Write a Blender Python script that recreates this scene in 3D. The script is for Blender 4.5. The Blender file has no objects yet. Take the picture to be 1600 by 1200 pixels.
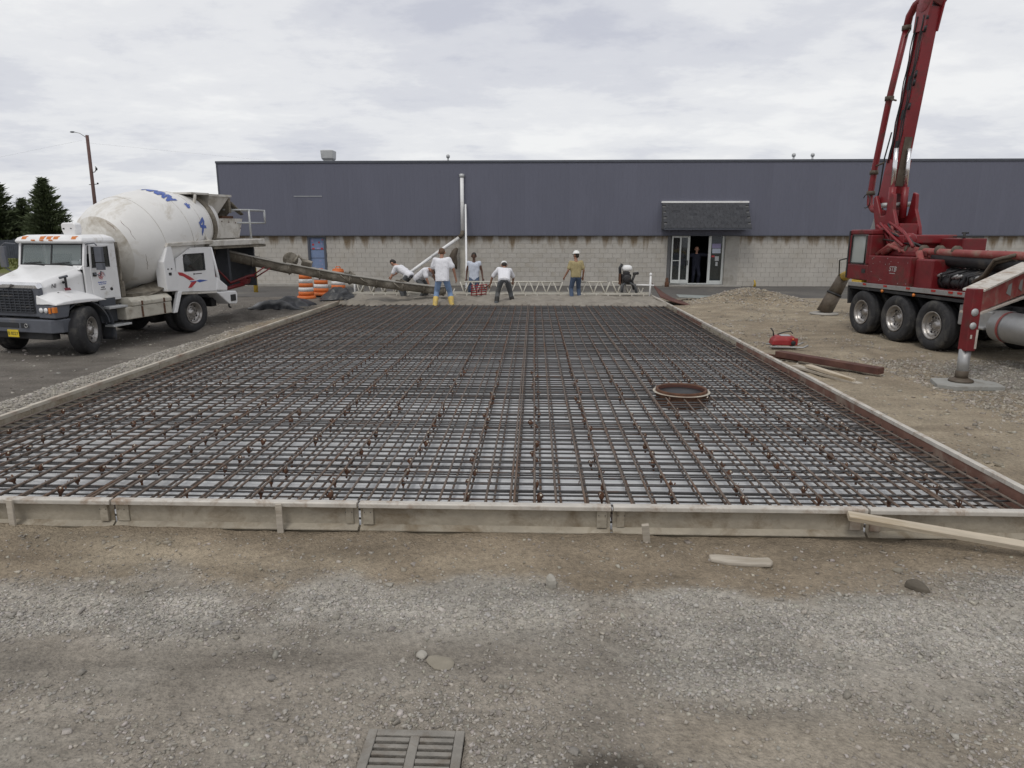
import bpy, bmesh, math, random
import numpy as np
from mathutils import Vector, Matrix, Euler

random.seed(7)
rng = np.random.default_rng(11)
R = math.radians
scene = bpy.context.scene
col = scene.collection

# ------------------------------------------------------------------ camera, sky, sun, exposure
cam_d = bpy.data.cameras.new('camera')
cam_d.sensor_width = 36.0
cam_d.lens = 24.0
cam_d.clip_start = 0.05
cam_d.clip_end = 2000
cam = bpy.data.objects.new('camera', cam_d)
cam.location = (0, 0, 2.37)
cam.rotation_euler = (R(90 - 12.37), 0, R(1.8876))
col.objects.link(cam)
scene.camera = cam

SUN_EL, SUN_AZ = R(58), R(205)          # azimuth from north (+Y), clockwise
world = bpy.data.worlds.new('World')
scene.world = world
world.use_nodes = True
wn, wl = world.node_tree.nodes, world.node_tree.links
wn.clear()
w_out = wn.new('ShaderNodeOutputWorld')
w_bg = wn.new('ShaderNodeBackground')
w_bg.inputs['Strength'].default_value = 0.1
w_sky = wn.new('ShaderNodeTexSky')
w_sky.sky_type = 'NISHITA'
w_sky.sun_disc = False
w_sky.sun_elevation = SUN_EL
w_sky.sun_rotation = SUN_AZ
w_tc = wn.new('ShaderNodeTexCoord')
w_sep = wn.new('ShaderNodeSeparateXYZ')
wl.new(w_tc.outputs['Generated'], w_sep.inputs[0])


def wmath(op, a, b):
    n = wn.new('ShaderNodeMath')
    n.operation = op
    for i, v in enumerate((a, b)):
        if isinstance(v, (int, float)):
            n.inputs[i].default_value = v
        else:
            wl.new(v, n.inputs[i])
    return n.outputs[0]


w_z = wmath('ADD', wmath('MAXIMUM', w_sep.outputs['Z'], 0.0), 0.16)
w_comb = wn.new('ShaderNodeCombineXYZ')
wl.new(wmath('DIVIDE', w_sep.outputs['X'], w_z), w_comb.inputs[0])
wl.new(wmath('DIVIDE', w_sep.outputs['Y'], w_z), w_comb.inputs[1])


def wnoise(scale, detail, rough, dist, off):
    mp = wn.new('ShaderNodeMapping')
    mp.inputs['Location'].default_value = off
    mp.inputs['Scale'].default_value = (1.0, 1.25, 1.0)
    wl.new(w_comb.outputs[0], mp.inputs['Vector'])
    n = wn.new('ShaderNodeTexNoise')
    n.inputs['Scale'].default_value = scale
    n.inputs['Detail'].default_value = detail
    n.inputs['Roughness'].default_value = rough
    n.inputs['Distortion'].default_value = dist
    wl.new(mp.outputs[0], n.inputs['Vector'])
    return n.outputs['Fac']


def wramp(fac, stops):
    r = wn.new('ShaderNodeValToRGB')
    r.color_ramp.interpolation = 'EASE'
    el = r.color_ramp.elements
    el[0].position, el[0].color = stops[0]
    el[1].position, el[1].color = stops[-1]
    for p, c in stops[1:-1]:
        e = el.new(p)
        e.color = c
    wl.new(fac, r.inputs[0])
    return r.outputs[0]


n_big = wnoise(0.80, 7.0, 0.54, 0.1, (3.1, 1.7, 0.0))
n_fine = wnoise(2.1, 9.0, 0.62, 0.1, (8.3, 4.1, 2.0))
w_f = wmath('ADD', wmath('MULTIPLY', n_big, 0.60), wmath('MULTIPLY', n_fine, 0.40))
cloud = wramp(w_f, [(0.36, (5.9, 6.05, 6.75, 1)), (0.45, (7.1, 7.2, 7.65, 1)), (0.52, (8.2, 8.25, 8.45, 1)), (0.61, (9.2, 9.2, 9.2, 1))])
w_mix = wn.new('ShaderNodeMix')
w_mix.data_type = 'RGBA'
w_mix.inputs[0].default_value = 0.93
wl.new(w_sky.outputs[0], w_mix.inputs[6])
wl.new(cloud, w_mix.inputs[7])
wl.new(w_mix.outputs[2], w_bg.inputs['Color'])
wl.new(w_bg.outputs[0], w_out.inputs[0])

sun_d = bpy.data.lights.new('sun', 'SUN')
sun_d.energy = 1.1
sun_d.angle = R(18)
sun_d.color = (1.0, 0.96, 0.9)
sun = bpy.data.objects.new('sun', sun_d)
sun.rotation_euler = (math.pi / 2 - SUN_EL, 0, math.pi - SUN_AZ)
col.objects.link(sun)

scene.view_settings.view_transform = 'Standard'
scene.view_settings.look = 'None'
scene.view_settings.exposure = 0.0
scene.view_settings.gamma = 1.0
scene.view_settings.use_curve_mapping = False

# ------------------------------------------------------------------ materials
MATS = {}


def mat(name, c, rough=0.6, metal=0.0, var=0.12, scale=4.0, bump=0.0, bscale=60.0, dirt=None, dirt_amt=0.0, dscale=2.0, spec=0.4, alpha=None, stretch=(1, 1, 1), coat=0.0):
    if name in MATS:
        return MATS[name]
    m = bpy.data.materials.new(name)
    m.use_nodes = True
    nt = m.node_tree
    n, l = nt.nodes, nt.links
    b = n['Principled BSDF']
    b.inputs['Roughness'].default_value = rough
    b.inputs['Metallic'].default_value = metal
    b.inputs['Specular IOR Level'].default_value = spec
    b.inputs['Coat Weight'].default_value = coat
    tc = n.new('ShaderNodeTexCoord')
    mp = n.new('ShaderNodeMapping')
    mp.inputs['Scale'].default_value = stretch
    oi = n.new('ShaderNodeObjectInfo')
    om = n.new('ShaderNodeMath')
    om.operation = 'MULTIPLY'
    om.inputs[1].default_value = 53.0
    l.new(oi.outputs['Random'], om.inputs[0])
    ov = n.new('ShaderNodeVectorMath')
    l.new(tc.outputs['Object'], ov.inputs[0])
    l.new(om.outputs[0], ov.inputs[1])
    l.new(ov.outputs[0], mp.inputs['Vector'])
    no = n.new('ShaderNodeTexNoise')
    no.inputs['Scale'].default_value = scale
    no.inputs['Detail'].default_value = 6
    no.inputs['Roughness'].default_value = 0.62
    l.new(mp.outputs[0], no.inputs['Vector'])
    rp = n.new('ShaderNodeValToRGB')
    rp.color_ramp.elements[0].position = 0.3
    rp.color_ramp.elements[1].position = 0.7
    rp.color_ramp.elements[0].color = tuple(max(0, x * (1 - var)) for x in c) + (1,)
    rp.color_ramp.elements[1].color = tuple(min(1, x * (1 + var)) for x in c) + (1,)
    l.new(no.outputs['Fac'], rp.inputs[0])
    out = rp.outputs[0]
    if dirt is not None:
        n2 = n.new('ShaderNodeTexNoise')
        n2.inputs['Scale'].default_value = dscale
        n2.inputs['Detail'].default_value = 8
        n2.inputs['Roughness'].default_value = 0.7
        n2.inputs['Distortion'].default_value = 0.4
        l.new(mp.outputs[0], n2.inputs['Vector'])
        r2 = n.new('ShaderNodeValToRGB')
        r2.color_ramp.elements[0].position = 0.62 - 0.3 * dirt_amt
        r2.color_ramp.elements[1].position = 0.78 - 0.2 * dirt_amt
        l.new(n2.outputs['Fac'], r2.inputs[0])
        mx = n.new('ShaderNodeMix')
        mx.data_type = 'RGBA'
        l.new(r2.outputs[0], mx.inputs[0])
        l.new(out, mx.inputs[6])
        mx.inputs[7].default_value = tuple(dirt) + (1,)
        out = mx.outputs[2]
        rr = n.new('ShaderNodeMapRange')
        rr.inputs['To Min'].default_value = rough
        rr.inputs['To Max'].default_value = 0.9
        l.new(r2.outputs[0], rr.inputs[0])
        l.new(rr.outputs[0], b.inputs['Roughness'])
    l.new(out, b.inputs['Base Color'])
    if bump > 0:
        n3 = n.new('ShaderNodeTexNoise')
        n3.inputs['Scale'].default_value = bscale
        n3.inputs['Detail'].default_value = 5
        l.new(mp.outputs[0], n3.inputs['Vector'])
        bp = n.new('ShaderNodeBump')
        bp.inputs['Strength'].default_value = bump
        bp.inputs['Distance'].default_value = 0.02
        l.new(n3.outputs['Fac'], bp.inputs['Height'])
        l.new(bp.outputs[0], b.inputs['Normal'])
    if alpha is not None:
        b.inputs['Alpha'].default_value = alpha
    m.diffuse_color = tuple(c) + (1,)
    MATS[name] = m
    return m


def glass_mat(name, tint, alpha, rough=0.03):
    m = bpy.data.materials.new(name)
    m.use_nodes = True
    b = m.node_tree.nodes['Principled BSDF']
    b.inputs['Base Color'].default_value = tuple(tint) + (1,)
    b.inputs['Roughness'].default_value = rough
    b.inputs['Specular IOR Level'].default_value = 0.9
    b.inputs['Alpha'].default_value = alpha
    MATS[name] = m
    return m


def vcol_mat(name, rough=0.9, bump=0.5, fine=0.25, fscale=35.0, stones=False, spec=0.25):
    """base colour from the mesh's own colour attribute (its material), fine grain added by noise"""
    m = bpy.data.materials.new(name)
    m.use_nodes = True
    nt = m.node_tree
    n, l = nt.nodes, nt.links
    b = n['Principled BSDF']
    b.inputs['Roughness'].default_value = rough
    b.inputs['Specular IOR Level'].default_value = spec
    at = n.new('ShaderNodeAttribute')
    at.attribute_name = 'Col'
    tc = n.new('ShaderNodeTexCoord')
    n1 = n.new('ShaderNodeTexNoise')
    n1.inputs['Scale'].default_value = fscale
    n1.inputs['Detail'].default_value = 8
    n1.inputs['Roughness'].default_value = 0.72
    l.new(tc.outputs['Object'], n1.inputs['Vector'])
    mr = n.new('ShaderNodeMapRange')
    mr.inputs['From Min'].default_value = 0.3
    mr.inputs['From Max'].default_value = 0.7
    mr.inputs['To Min'].default_value = 1 - fine
    mr.inputs['To Max'].default_value = 1 + fine
    l.new(n1.outputs['Fac'], mr.inputs[0])
    vm = n.new('ShaderNodeVectorMath')
    vm.operation = 'SCALE'
    l.new(at.outputs['Color'], vm.inputs[0])
    l.new(mr.outputs[0], vm.inputs['Scale'])
    l.new(vm.outputs[0], b.inputs['Base Color'])
    h = n1.outputs['Fac']
    if stones:
        vo = n.new('ShaderNodeTexVoronoi')
        vo.inputs['Scale'].default_value = 55
        l.new(tc.outputs['Object'], vo.inputs['Vector'])
        sc2 = n.new('ShaderNodeMath')
        sc2.operation = 'MULTIPLY_ADD'
        l.new(vo.outputs['Distance'], sc2.inputs[0])
        sc2.inputs[1].default_value = -0.8
        l.new(n1.outputs['Fac'], sc2.inputs[2])
        h = sc2.outputs[0]
    if bump:
        bp = n.new('ShaderNodeBump')
        bp.inputs['Strength'].default_value = bump
        bp.inputs['Distance'].default_value = 0.02
        l.new(h, bp.inputs['Height'])
        l.new(bp.outputs[0], b.inputs['Normal'])
    MATS[name] = m
    return m


DUST = (0.26, 0.24, 0.2)
mat('white_paint', (0.74, 0.74, 0.74), 0.32, 0, 0.04, 3, dirt=(0.42, 0.39, 0.33), dirt_amt=0.12, dscale=1.7, spec=0.5)
mat('dirty_white_paint', (0.56, 0.54, 0.50), 0.5, 0, 0.08, 3, dirt=(0.30, 0.27, 0.22), dirt_amt=0.58, dscale=2.2)
mat('beige_paint', (0.47, 0.445, 0.38), 0.5, 0, 0.08, 4, dirt=(0.27, 0.24, 0.19), dirt_amt=0.4, dscale=3)
mat('dark_plastic', (0.055, 0.06, 0.07), 0.5, 0, 0.2, 6, dirt=(0.13, 0.125, 0.12), dirt_amt=0.25)
mat('grey_plastic', (0.10, 0.107, 0.125), 0.5, 0, 0.15, 5, dirt=(0.17, 0.16, 0.15), dirt_amt=0.2)
mat('black_metal', (0.022, 0.022, 0.024), 0.55, 0.0, 0.3, 6, dirt=(0.08, 0.075, 0.065), dirt_amt=0.3)
mat('interior_dark', (0.03, 0.032, 0.035), 0.8)
mat('rubber', (0.028, 0.028, 0.03), 0.8, 0, 0.2, 8, bump=0.2, bscale=30, dirt=(0.10, 0.095, 0.085), dirt_amt=0.35, dscale=3)
mat('chrome', (0.75, 0.75, 0.75), 0.22, 1.0, 0.05, 5, dirt=(0.3, 0.28, 0.26), dirt_amt=0.2, dscale=6)
mat('rim_metal', (0.40, 0.385, 0.37), 0.35, 0.85, 0.1, 6, dirt=(0.22, 0.19, 0.16), dirt_amt=0.45, dscale=6)
mat('grey_steel', (0.36, 0.36, 0.355), 0.45, 0.6, 0.1, 6, dirt=(0.25, 0.22, 0.19), dirt_amt=0.3)
mat('amber_lens', (0.62, 0.19, 0.03), 0.25, 0, 0.1, 10, spec=0.6)
mat('red_lens', (0.35, 0.02, 0.015), 0.25, 0, 0.1, 10, spec=0.6)
mat('lamp_glass', (0.72, 0.72, 0.72), 0.12, 0.1, 0.15, 30, spec=0.8)
mat('plate_yellow', (0.66, 0.50, 0.03), 0.5)
mat('print_black', (0.03, 0.03, 0.03), 0.6)
mat('print_blue', (0.06, 0.11, 0.36), 0.5, 0, 0.1, dirt=(0.35, 0.36, 0.42), dirt_amt=0.2, dscale=6)
mat('print_red', (0.42, 0.045, 0.05), 0.45)
mat('print_maroon', (0.16, 0.02, 0.03), 0.5)
mat('red_paint', (0.142, 0.011, 0.014), 0.45, 0, 0.25, 3, dirt=(0.085, 0.04, 0.03), dirt_amt=0.36, dscale=2.5, spec=0.45)
mat('boom_red_paint', (0.185, 0.013, 0.017), 0.4, 0, 0.15, 2, dirt=(0.095, 0.045, 0.038), dirt_amt=0.32, dscale=2, spec=0.45)
mat('faded_red_paint', (0.25, 0.055, 0.05), 0.5, 0, 0.2, 4, dirt=(0.24, 0.19, 0.15), dirt_amt=0.4, dscale=4)
mat('hose_brown', (0.085, 0.066, 0.048), 0.6, 0, 0.25, 6, dirt=(0.16, 0.14, 0.11), dirt_amt=0.35)
mat('chute_steel', (0.135, 0.118, 0.092), 0.7, 0.1, 0.3, 4, bump=0.6, bscale=18, dirt=(0.33, 0.30, 0.25), dirt_amt=0.48, dscale=2.2)
mat('rust', (0.115, 0.055, 0.032), 0.8, 0.1, 0.4, 12, bump=0.3, bscale=50, dirt=(0.07, 0.045, 0.03), dirt_amt=0.35, dscale=9)
mat('rust_beam', (0.10, 0.045, 0.035), 0.75, 0.1, 0.25, 5, bump=0.2, dirt=(0.16, 0.09, 0.06), dirt_amt=0.3)
mat('rebar_long', (0.138, 0.110, 0.090), 0.55, 0.3, 0.35, 3, bump=0.5, bscale=70, dirt=(0.17, 0.098, 0.062), dirt_amt=0.42, dscale=1.6)
mat('rebar_cross', (0.080, 0.078, 0.078), 0.45, 0.35, 0.3, 3, bump=0.5, bscale=70, dirt=(0.13, 0.075, 0.048), dirt_amt=0.26, dscale=2.0)
mat('form_steel', (0.325, 0.29, 0.23), 0.62, 0.1, 0.22, 3, bump=0.5, bscale=22, dirt=(0.19, 0.15, 0.10), dirt_amt=0.45, dscale=3.5)
mat('form_rail', (0.50, 0.47, 0.42), 0.5, 0.15, 0.14, 6, dirt=(0.27, 0.19, 0.13), dirt_amt=0.42, dscale=5)
mat('form_rust', (0.165, 0.085, 0.062), 0.7, 0.1, 0.25, 4, dirt=(0.30, 0.25, 0.20), dirt_amt=0.42, dscale=1.5)
mat('wood_pale', (0.46, 0.40, 0.31), 0.75, 0, 0.15, 6, bump=0.3, bscale=20, dirt=(0.30, 0.23, 0.14), dirt_amt=0.25, stretch=(0.4, 3, 3))
mat('wood_grey', (0.40, 0.36, 0.30), 0.8, 0, 0.15, 6, bump=0.3, bscale=20, dirt=(0.25, 0.21, 0.16), dirt_amt=0.3, stretch=(0.4, 3, 3))
mat('concrete_grey', (0.33, 0.315, 0.285), 0.85, 0, 0.12, 3, bump=0.3, bscale=30, dirt=(0.22, 0.20, 0.17), dirt_amt=0.3)
mat('pad_concrete', (0.30, 0.30, 0.28), 0.85, 0, 0.1, 5, bump=0.3, bscale=30, dirt=(0.2, 0.18, 0.15), dirt_amt=0.3)
mat('siding_paint', (0.120, 0.125, 0.162), 0.55, 0, 0.05, 0.35, dirt=(0.14, 0.145, 0.186), dirt_amt=0.25, dscale=0.6, spec=0.3, stretch=(1, 1, 0.3))
mat('trim_dark', (0.075, 0.082, 0.10), 0.5)
mat('mortar', (0.36, 0.34, 0.30), 0.9, 0, 0.1, 6)
mat('frame_alu', (0.62, 0.64, 0.62), 0.4, 0.2, 0.05, 6)
mat('dark_surround', (0.115, 0.115, 0.115), 0.7)
mat('galvanised', (0.45, 0.46, 0.46), 0.5, 0.3, 0.1, 5)
mat('white_tube', (0.76, 0.76, 0.755), 0.4, 0, 0.05, 4, dirt=(0.5, 0.46, 0.4), dirt_amt=0.15)
mat('screed_paint', (0.52, 0.50, 0.44), 0.5, 0, 0.1, 5, dirt=(0.33, 0.28, 0.22), dirt_amt=0.35, dscale=5)
mat('drum_orange', (0.62, 0.155, 0.035), 0.5, 0, 0.08, 5, dirt=(0.45, 0.2, 0.1), dirt_amt=0.2)
mat('drum_white', (0.68, 0.67, 0.66), 0.4, 0, 0.05, 5, dirt=(0.4, 0.36, 0.32), dirt_amt=0.25)
mat('bollard_yellow', (0.55, 0.37, 0.05), 0.5, 0, 0.1, 6, dirt=(0.3, 0.22, 0.1), dirt_amt=0.3)
mat('tarp_black', (0.022, 0.023, 0.026), 0.35, 0, 0.3, 4, spec=0.5, dirt=(0.16, 0.15, 0.13), dirt_amt=0.25)
mat('pole_wood', (0.115, 0.068, 0.06), 0.8, 0, 0.15, 5)
mat('engine_black', (0.03, 0.03, 0.032), 0.5, 0.2, 0.3, 10, dirt=(0.12, 0.1, 0.08), dirt_amt=0.3)
mat('skin_light', (0.46, 0.25, 0.175), 0.55, 0, 0.08, 12)
mat('skin_dark', (0.105, 0.055, 0.038), 0.5, 0, 0.1, 12)
mat('skin_tan', (0.28, 0.145, 0.095), 0.55, 0, 0.1, 12)
mat('hair_dark', (0.025, 0.020, 0.016), 0.7, 0, 0.3, 30)
mat('hair_brown', (0.10, 0.055, 0.03), 0.7, 0, 0.3, 30)
mat('cloth_white', (0.70, 0.70, 0.73), 0.85, 0, 0.04, 8, bump=0.3, bscale=9, dirt=(0.5, 0.47, 0.43), dirt_amt=0.08, dscale=5)
mat('cloth_paleblue', (0.52, 0.56, 0.64), 0.85, 0, 0.06, 8, bump=0.3, bscale=9)
mat('cloth_khaki', (0.33, 0.275, 0.145), 0.85, 0, 0.12, 8, bump=0.3, bscale=9)
mat('denim_light', (0.20, 0.29, 0.45), 0.85, 0, 0.12, 9, bump=0.3, bscale=12, dirt=(0.3, 0.3, 0.3), dirt_amt=0.15)
mat('denim_dark', (0.065, 0.095, 0.155), 0.85, 0, 0.2, 9, bump=0.3, bscale=12, dirt=(0.2, 0.19, 0.18), dirt_amt=0.2)
mat('trousers_grey', (0.085, 0.09, 0.095), 0.85, 0, 0.15, 9, bump=0.3, bscale=12, dirt=(0.2, 0.19, 0.17), dirt_amt=0.25)
mat('cloth_navy', (0.020, 0.022, 0.038), 0.85, 0, 0.15, 8)
mat('boot_yellow', (0.62, 0.44, 0.11), 0.5, 0, 0.1, 8, dirt=(0.3, 0.26, 0.2), dirt_amt=0.35, dscale=6)
mat('boot_black', (0.03, 0.028, 0.026), 0.6, 0, 0.2, 8, dirt=(0.2, 0.18, 0.16), dirt_amt=0.35)
mat('helmet_white', (0.76, 0.76, 0.74), 0.35)
mat('bright_red', (0.27, 0.02, 0.022), 0.4, 0, 0.15, 8, dirt=(0.25, 0.12, 0.1), dirt_amt=0.25, dscale=8)
mat('poster_blue', (0.17, 0.23, 0.37), 0.55, 0, 0.1, 3, dirt=(0.3, 0.33, 0.42), dirt_amt=0.15, dscale=8)
mat('lilac_cloth', (0.30, 0.27, 0.42), 0.8)
mat('cap_highlight', (0.62, 0.58, 0.48), 0.6)
mat('steel_plate_green', (0.27, 0.29, 0.275), 0.6, 0.2, 0.1, 3, dirt=(0.2, 0.18, 0.14), dirt_amt=0.2)
glass_mat('cab_glass', (0.20, 0.24, 0.235), 0.6)  # grey tint raised to hold the reflection on the windscreen
glass_mat('dark_glass', (0.03, 0.035, 0.035), 0.6)
glass_mat('door_glass', (0.05, 0.06, 0.06), 0.5)


# ------------------------------------------------------------------ mesh helpers
class MB:
    """collects simple solids and links them as one mesh object"""

    def __init__(self):
        self.v, self.f, self.m, self.s = [], [], [], []
        self.mi = 0
        self.smooth = False

    def add(self, vs, fs, smooth=None):
        o = len(self.v)
        self.v += [tuple(p) for p in vs]
        for q in fs:
            self.f.append(tuple(i + o for i in q))
            self.m.append(self.mi)
            self.s.append(self.smooth if smooth is None else smooth)
        return self

    def box(self, c, s, rot=None):
        x, y, z = (k / 2 for k in s)
        vs = [Vector(p) for p in ((-x, -y, -z), (x, -y, -z), (x, y, -z), (-x, y, -z), (-x, -y, z), (x, -y, z), (x, y, z), (-x, y, z))]
        if rot is not None:
            e = Euler(rot).to_matrix()
            vs = [e @ p for p in vs]
        c = Vector(c)
        return self.add([p + c for p in vs], [(3, 2, 1, 0), (4, 5, 6, 7), (0, 1, 5, 4), (1, 2, 6, 5), (2, 3, 7, 6), (3, 0, 4, 7)], False)

    def b2(self, lo, hi):
        return self.box([(a + b) / 2 for a, b in zip(lo, hi)], [abs(b - a) for a, b in zip(lo, hi)])

    def prism(self, poly, axis, a, b):
        """poly: 2D points; extruded along axis from a to b. axis 'x': (y,z), 'y': (x,z), 'z': (x,y)"""
        def P(p, t):
            return {'x': (t, p[0], p[1]), 'y': (p[0], t, p[1]), 'z': (p[0], p[1], t)}[axis]
        n = len(poly)
        vs = [P(p, a) for p in poly] + [P(p, b) for p in poly]
        fs = [tuple(range(n))[::-1], tuple(range(n, 2 * n))]
        fs += [(i, (i + 1) % n, n + (i + 1) % n, n + i) for i in range(n)]
        return self.add(vs, fs, False)

    def loft(self, rings, close=True, caps=True, smooth=False):
        n = len(rings[0])
        vs = [p for r in rings for p in r]
        fs = []
        for k in range(len(rings) - 1):
            for i in range(n if close else n - 1):
                j = (i + 1) % n
                fs.append((k * n + i, k * n + j, (k + 1) * n + j, (k + 1) * n + i))
        if caps and close:
            fs.append(tuple(range(n))[::-1])
            fs.append(tuple(range((len(rings) - 1) * n, len(rings) * n)))
        return self.add(vs, fs, smooth)

    def tube(self, pts, r, n=8, caps=True, smooth=True):
        pts = [Vector(p) for p in pts]
        rs = r if isinstance(r, (list, tuple)) else [r] * len(pts)
        rings = []
        prev = None
        for i, p in enumerate(pts):
            a = pts[max(i - 1, 0)]
            b = pts[min(i + 1, len(pts) - 1)]
            t = (b - a).normalized()
            if prev is None:
                ref = Vector((0, 0, 1)) if abs(t.z) < 0.9 else Vector((1, 0, 0))
                u = t.cross(ref).normalized()
            else:
                u = (prev - t * prev.dot(t))
                u = u.normalized() if u.length > 1e-6 else t.orthogonal().normalized()
            prev = u
            w = t.cross(u)
            rings.append([p + (u * math.cos(2 * math.pi * k / n) + w * math.sin(2 * math.pi * k / n)) * rs[i] for k in range(n)])
        return self.loft(rings, True, caps, smooth)

    def lathe(self, prof, o=(0, 0, 0), d=(0, 0, 1), n=24, smooth=True, caps=True):
        """prof: (radius, distance along d)"""
        o, d = Vector(o), Vector(d).normalized()
        ref = Vector((0, 0, 1)) if abs(d.z) < 0.9 else Vector((1, 0, 0))
        u = d.cross(ref).normalized()
        w = d.cross(u)
        rings = [[o + d * h + (u * math.cos(2 * math.pi * k / n) + w * math.sin(2 * math.pi * k / n)) * max(r, 1e-4) for k in range(n)] for r, h in prof]
        return self.loft(rings, True, caps, smooth)

    def ball(self, c, r, n=12, m=8):
        c = Vector(c)
        r = r if isinstance(r, (tuple, list)) else (r, r, r)
        rings = []
        for j in range(m + 1):
            a = -math.pi / 2 + math.pi * j / m
            q = max(math.cos(a), 1e-3)
            rings.append([c + Vector((r[0] * q * math.cos(2 * math.pi * k / n), r[1] * q * math.sin(2 * math.pi * k / n), r[2] * math.sin(a))) for k in range(n)])
        return self.loft(rings, True, True, True)

    def sheet(self, fn, nu, nv, thick=None, smooth=True):
        """grid surface fn(u,v) for u,v in 0..1, optionally doubled to a thickness along -normal given by vector"""
        vs = [Vector(fn(i / nu, j / nv)) for j in range(nv + 1) for i in range(nu + 1)]
        w = nu + 1
        fs = [(j * w + i, j * w + i + 1, (j + 1) * w + i + 1, (j + 1) * w + i) for j in range(nv) for i in range(nu)]
        if thick is None:
            return self.add(vs, fs, smooth)
        t = Vector(thick)
        k = len(vs)
        vs2 = vs + [p - t for p in vs]
        fs2 = fs + [tuple(k + q for q in f[::-1]) for f in fs]
        ed = [i for i in range(w)] + [j * w + nu for j in range(1, nv + 1)] + [nv * w + i for i in range(nu - 1, -1, -1)] + [j * w for j in range(nv - 1, 0, -1)]
        for a, b in zip(ed, ed[1:] + ed[:1]):
            fs2.append((b, a, a + k, b + k))
        return self.add(vs2, fs2, smooth)

    def mesh(self, name, mats):
        me = bpy.data.meshes.new(name)
        me.from_pydata(self.v, [], self.f)
        for m in mats:
            me.materials.append(MATS[m] if isinstance(m, str) else m)
        me.polygons.foreach_set('material_index', self.m)
        me.polygons.foreach_set('use_smooth', self.s)
        me.update()
        return me

    def ob(self, name, mats, parent=None, bevel=0.0, seg=2, loc=None, rot=None):
        if isinstance(mats, str):
            mats = [mats]
        me = self.mesh(name, mats)
        bm = bmesh.new()
        bm.from_mesh(me)
        bmesh.ops.recalc_face_normals(bm, faces=bm.faces)
        bm.to_mesh(me)
        bm.free()
        o = bpy.data.objects.new(name, me)
        col.objects.link(o)
        if parent is not None:
            o.parent = parent
        if loc is not None:
            o.location = loc
        if rot is not None:
            o.rotation_euler = rot
        if bevel:
            b = o.modifiers.new('edge', 'BEVEL')
            b.width = bevel
            b.segments = seg
            b.limit_method = 'ANGLE'
            b.angle_limit = R(35)
            b.harden_normals = False
        return o


def tag(o, label=None, cat=None, group=None, kind=None):
    if label:
        o['label'] = label
    if cat:
        o['category'] = cat
    if group:
        o['group'] = group
    if kind:
        o['kind'] = kind
    return o


def thing(name, label, cat, loc=(0, 0, 0), rot=(0, 0, 0), group=None):
    o = bpy.data.objects.new(name, None)
    o.empty_display_size = 0.2
    o.location = loc
    o.rotation_euler = rot
    col.objects.link(o)
    return tag(o, label, cat, group)


def inst(me, name, parent=None, loc=(0, 0, 0), rot=(0, 0, 0), sc=None):
    o = bpy.data.objects.new(name, me)
    col.objects.link(o)
    if parent is not None:
        o.parent = parent
    o.location = loc
    o.rotation_euler = rot
    if sc is not None:
        o.scale = sc
    return o


def copy_thing(root, loc, rot=None, label=None):
    r = root.copy()
    col.objects.link(r)
    r.location = loc
    if rot is not None:
        r.rotation_euler = rot
    if label:
        r['label'] = label
    for ch in list(root.children):
        c = ch.copy()
        col.objects.link(c)
        c.parent = r
        for g in ch.children:
            d = g.copy()
            col.objects.link(d)
            d.parent = c
    return r


def lettering(name, body, size, mat_name, parent, loc, rot, shear=0.0, extrude=0.002, spacing=1.0, align='CENTER', offset=0.0):
    cu = bpy.data.curves.new(name, 'FONT')
    cu.body = body
    cu.size = size
    cu.shear = shear
    cu.extrude = extrude
    cu.offset = offset
    cu.space_character = spacing
    cu.align_x = align
    cu.align_y = 'CENTER'
    tmp = bpy.data.objects.new('tmp', cu)
    col.objects.link(tmp)
    dg = bpy.context.evaluated_depsgraph_get()
    me = bpy.data.meshes.new_from_object(tmp.evaluated_get(dg))
    bpy.data.objects.remove(tmp)
    me.name = name
    me.materials.clear()
    me.materials.append(MATS[mat_name])
    return inst(me, name, parent, loc, rot)


# numpy value noise
def _h(ix, iy, s):
    n = (ix.astype(np.int64) * 374761393 + iy.astype(np.int64) * 668265263 + s * 1442695041) & 0x7fffffff
    n = ((n ^ (n >> 13)) * 1274126177) & 0x7fffffff
    return ((n ^ (n >> 16)) & 0xffff) / 65535.0


def vnoise(x, y, s=0):
    x = np.asarray(x, float)
    y = np.asarray(y, float)
    ix, iy = np.floor(x), np.floor(y)
    fx, fy = x - ix, y - iy
    fx = fx * fx * (3 - 2 * fx)
    fy = fy * fy * (3 - 2 * fy)
    a, b, c, d = _h(ix, iy, s), _h(ix + 1, iy, s), _h(ix, iy + 1, s), _h(ix + 1, iy + 1, s)
    return (a * (1 - fx) + b * fx) * (1 - fy) + (c * (1 - fx) + d * fx) * fy


def fbm(x, y, s=0, o=4):
    t, a, w = 0, 1.0, 0
    for k in range(o):
        t = t + a * vnoise(x * 2 ** k + 17.3 * k, y * 2 ** k - 9.1 * k, s + k)
        w += a
        a *= 0.5
    return t / w


def sstep(a, b, x):
    t = np.clip((np.asarray(x, float) - a) / (b - a), 0, 1)
    return t * t * (3 - 2 * t)

# ------------------------------------------------------------------ ground
SX0, SX1, SY0, SY1 = -6.31, 4.14, 5.14, 24.9       # inside faces of the slab forms
FT = 0.27                                            # top of the forms


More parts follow.
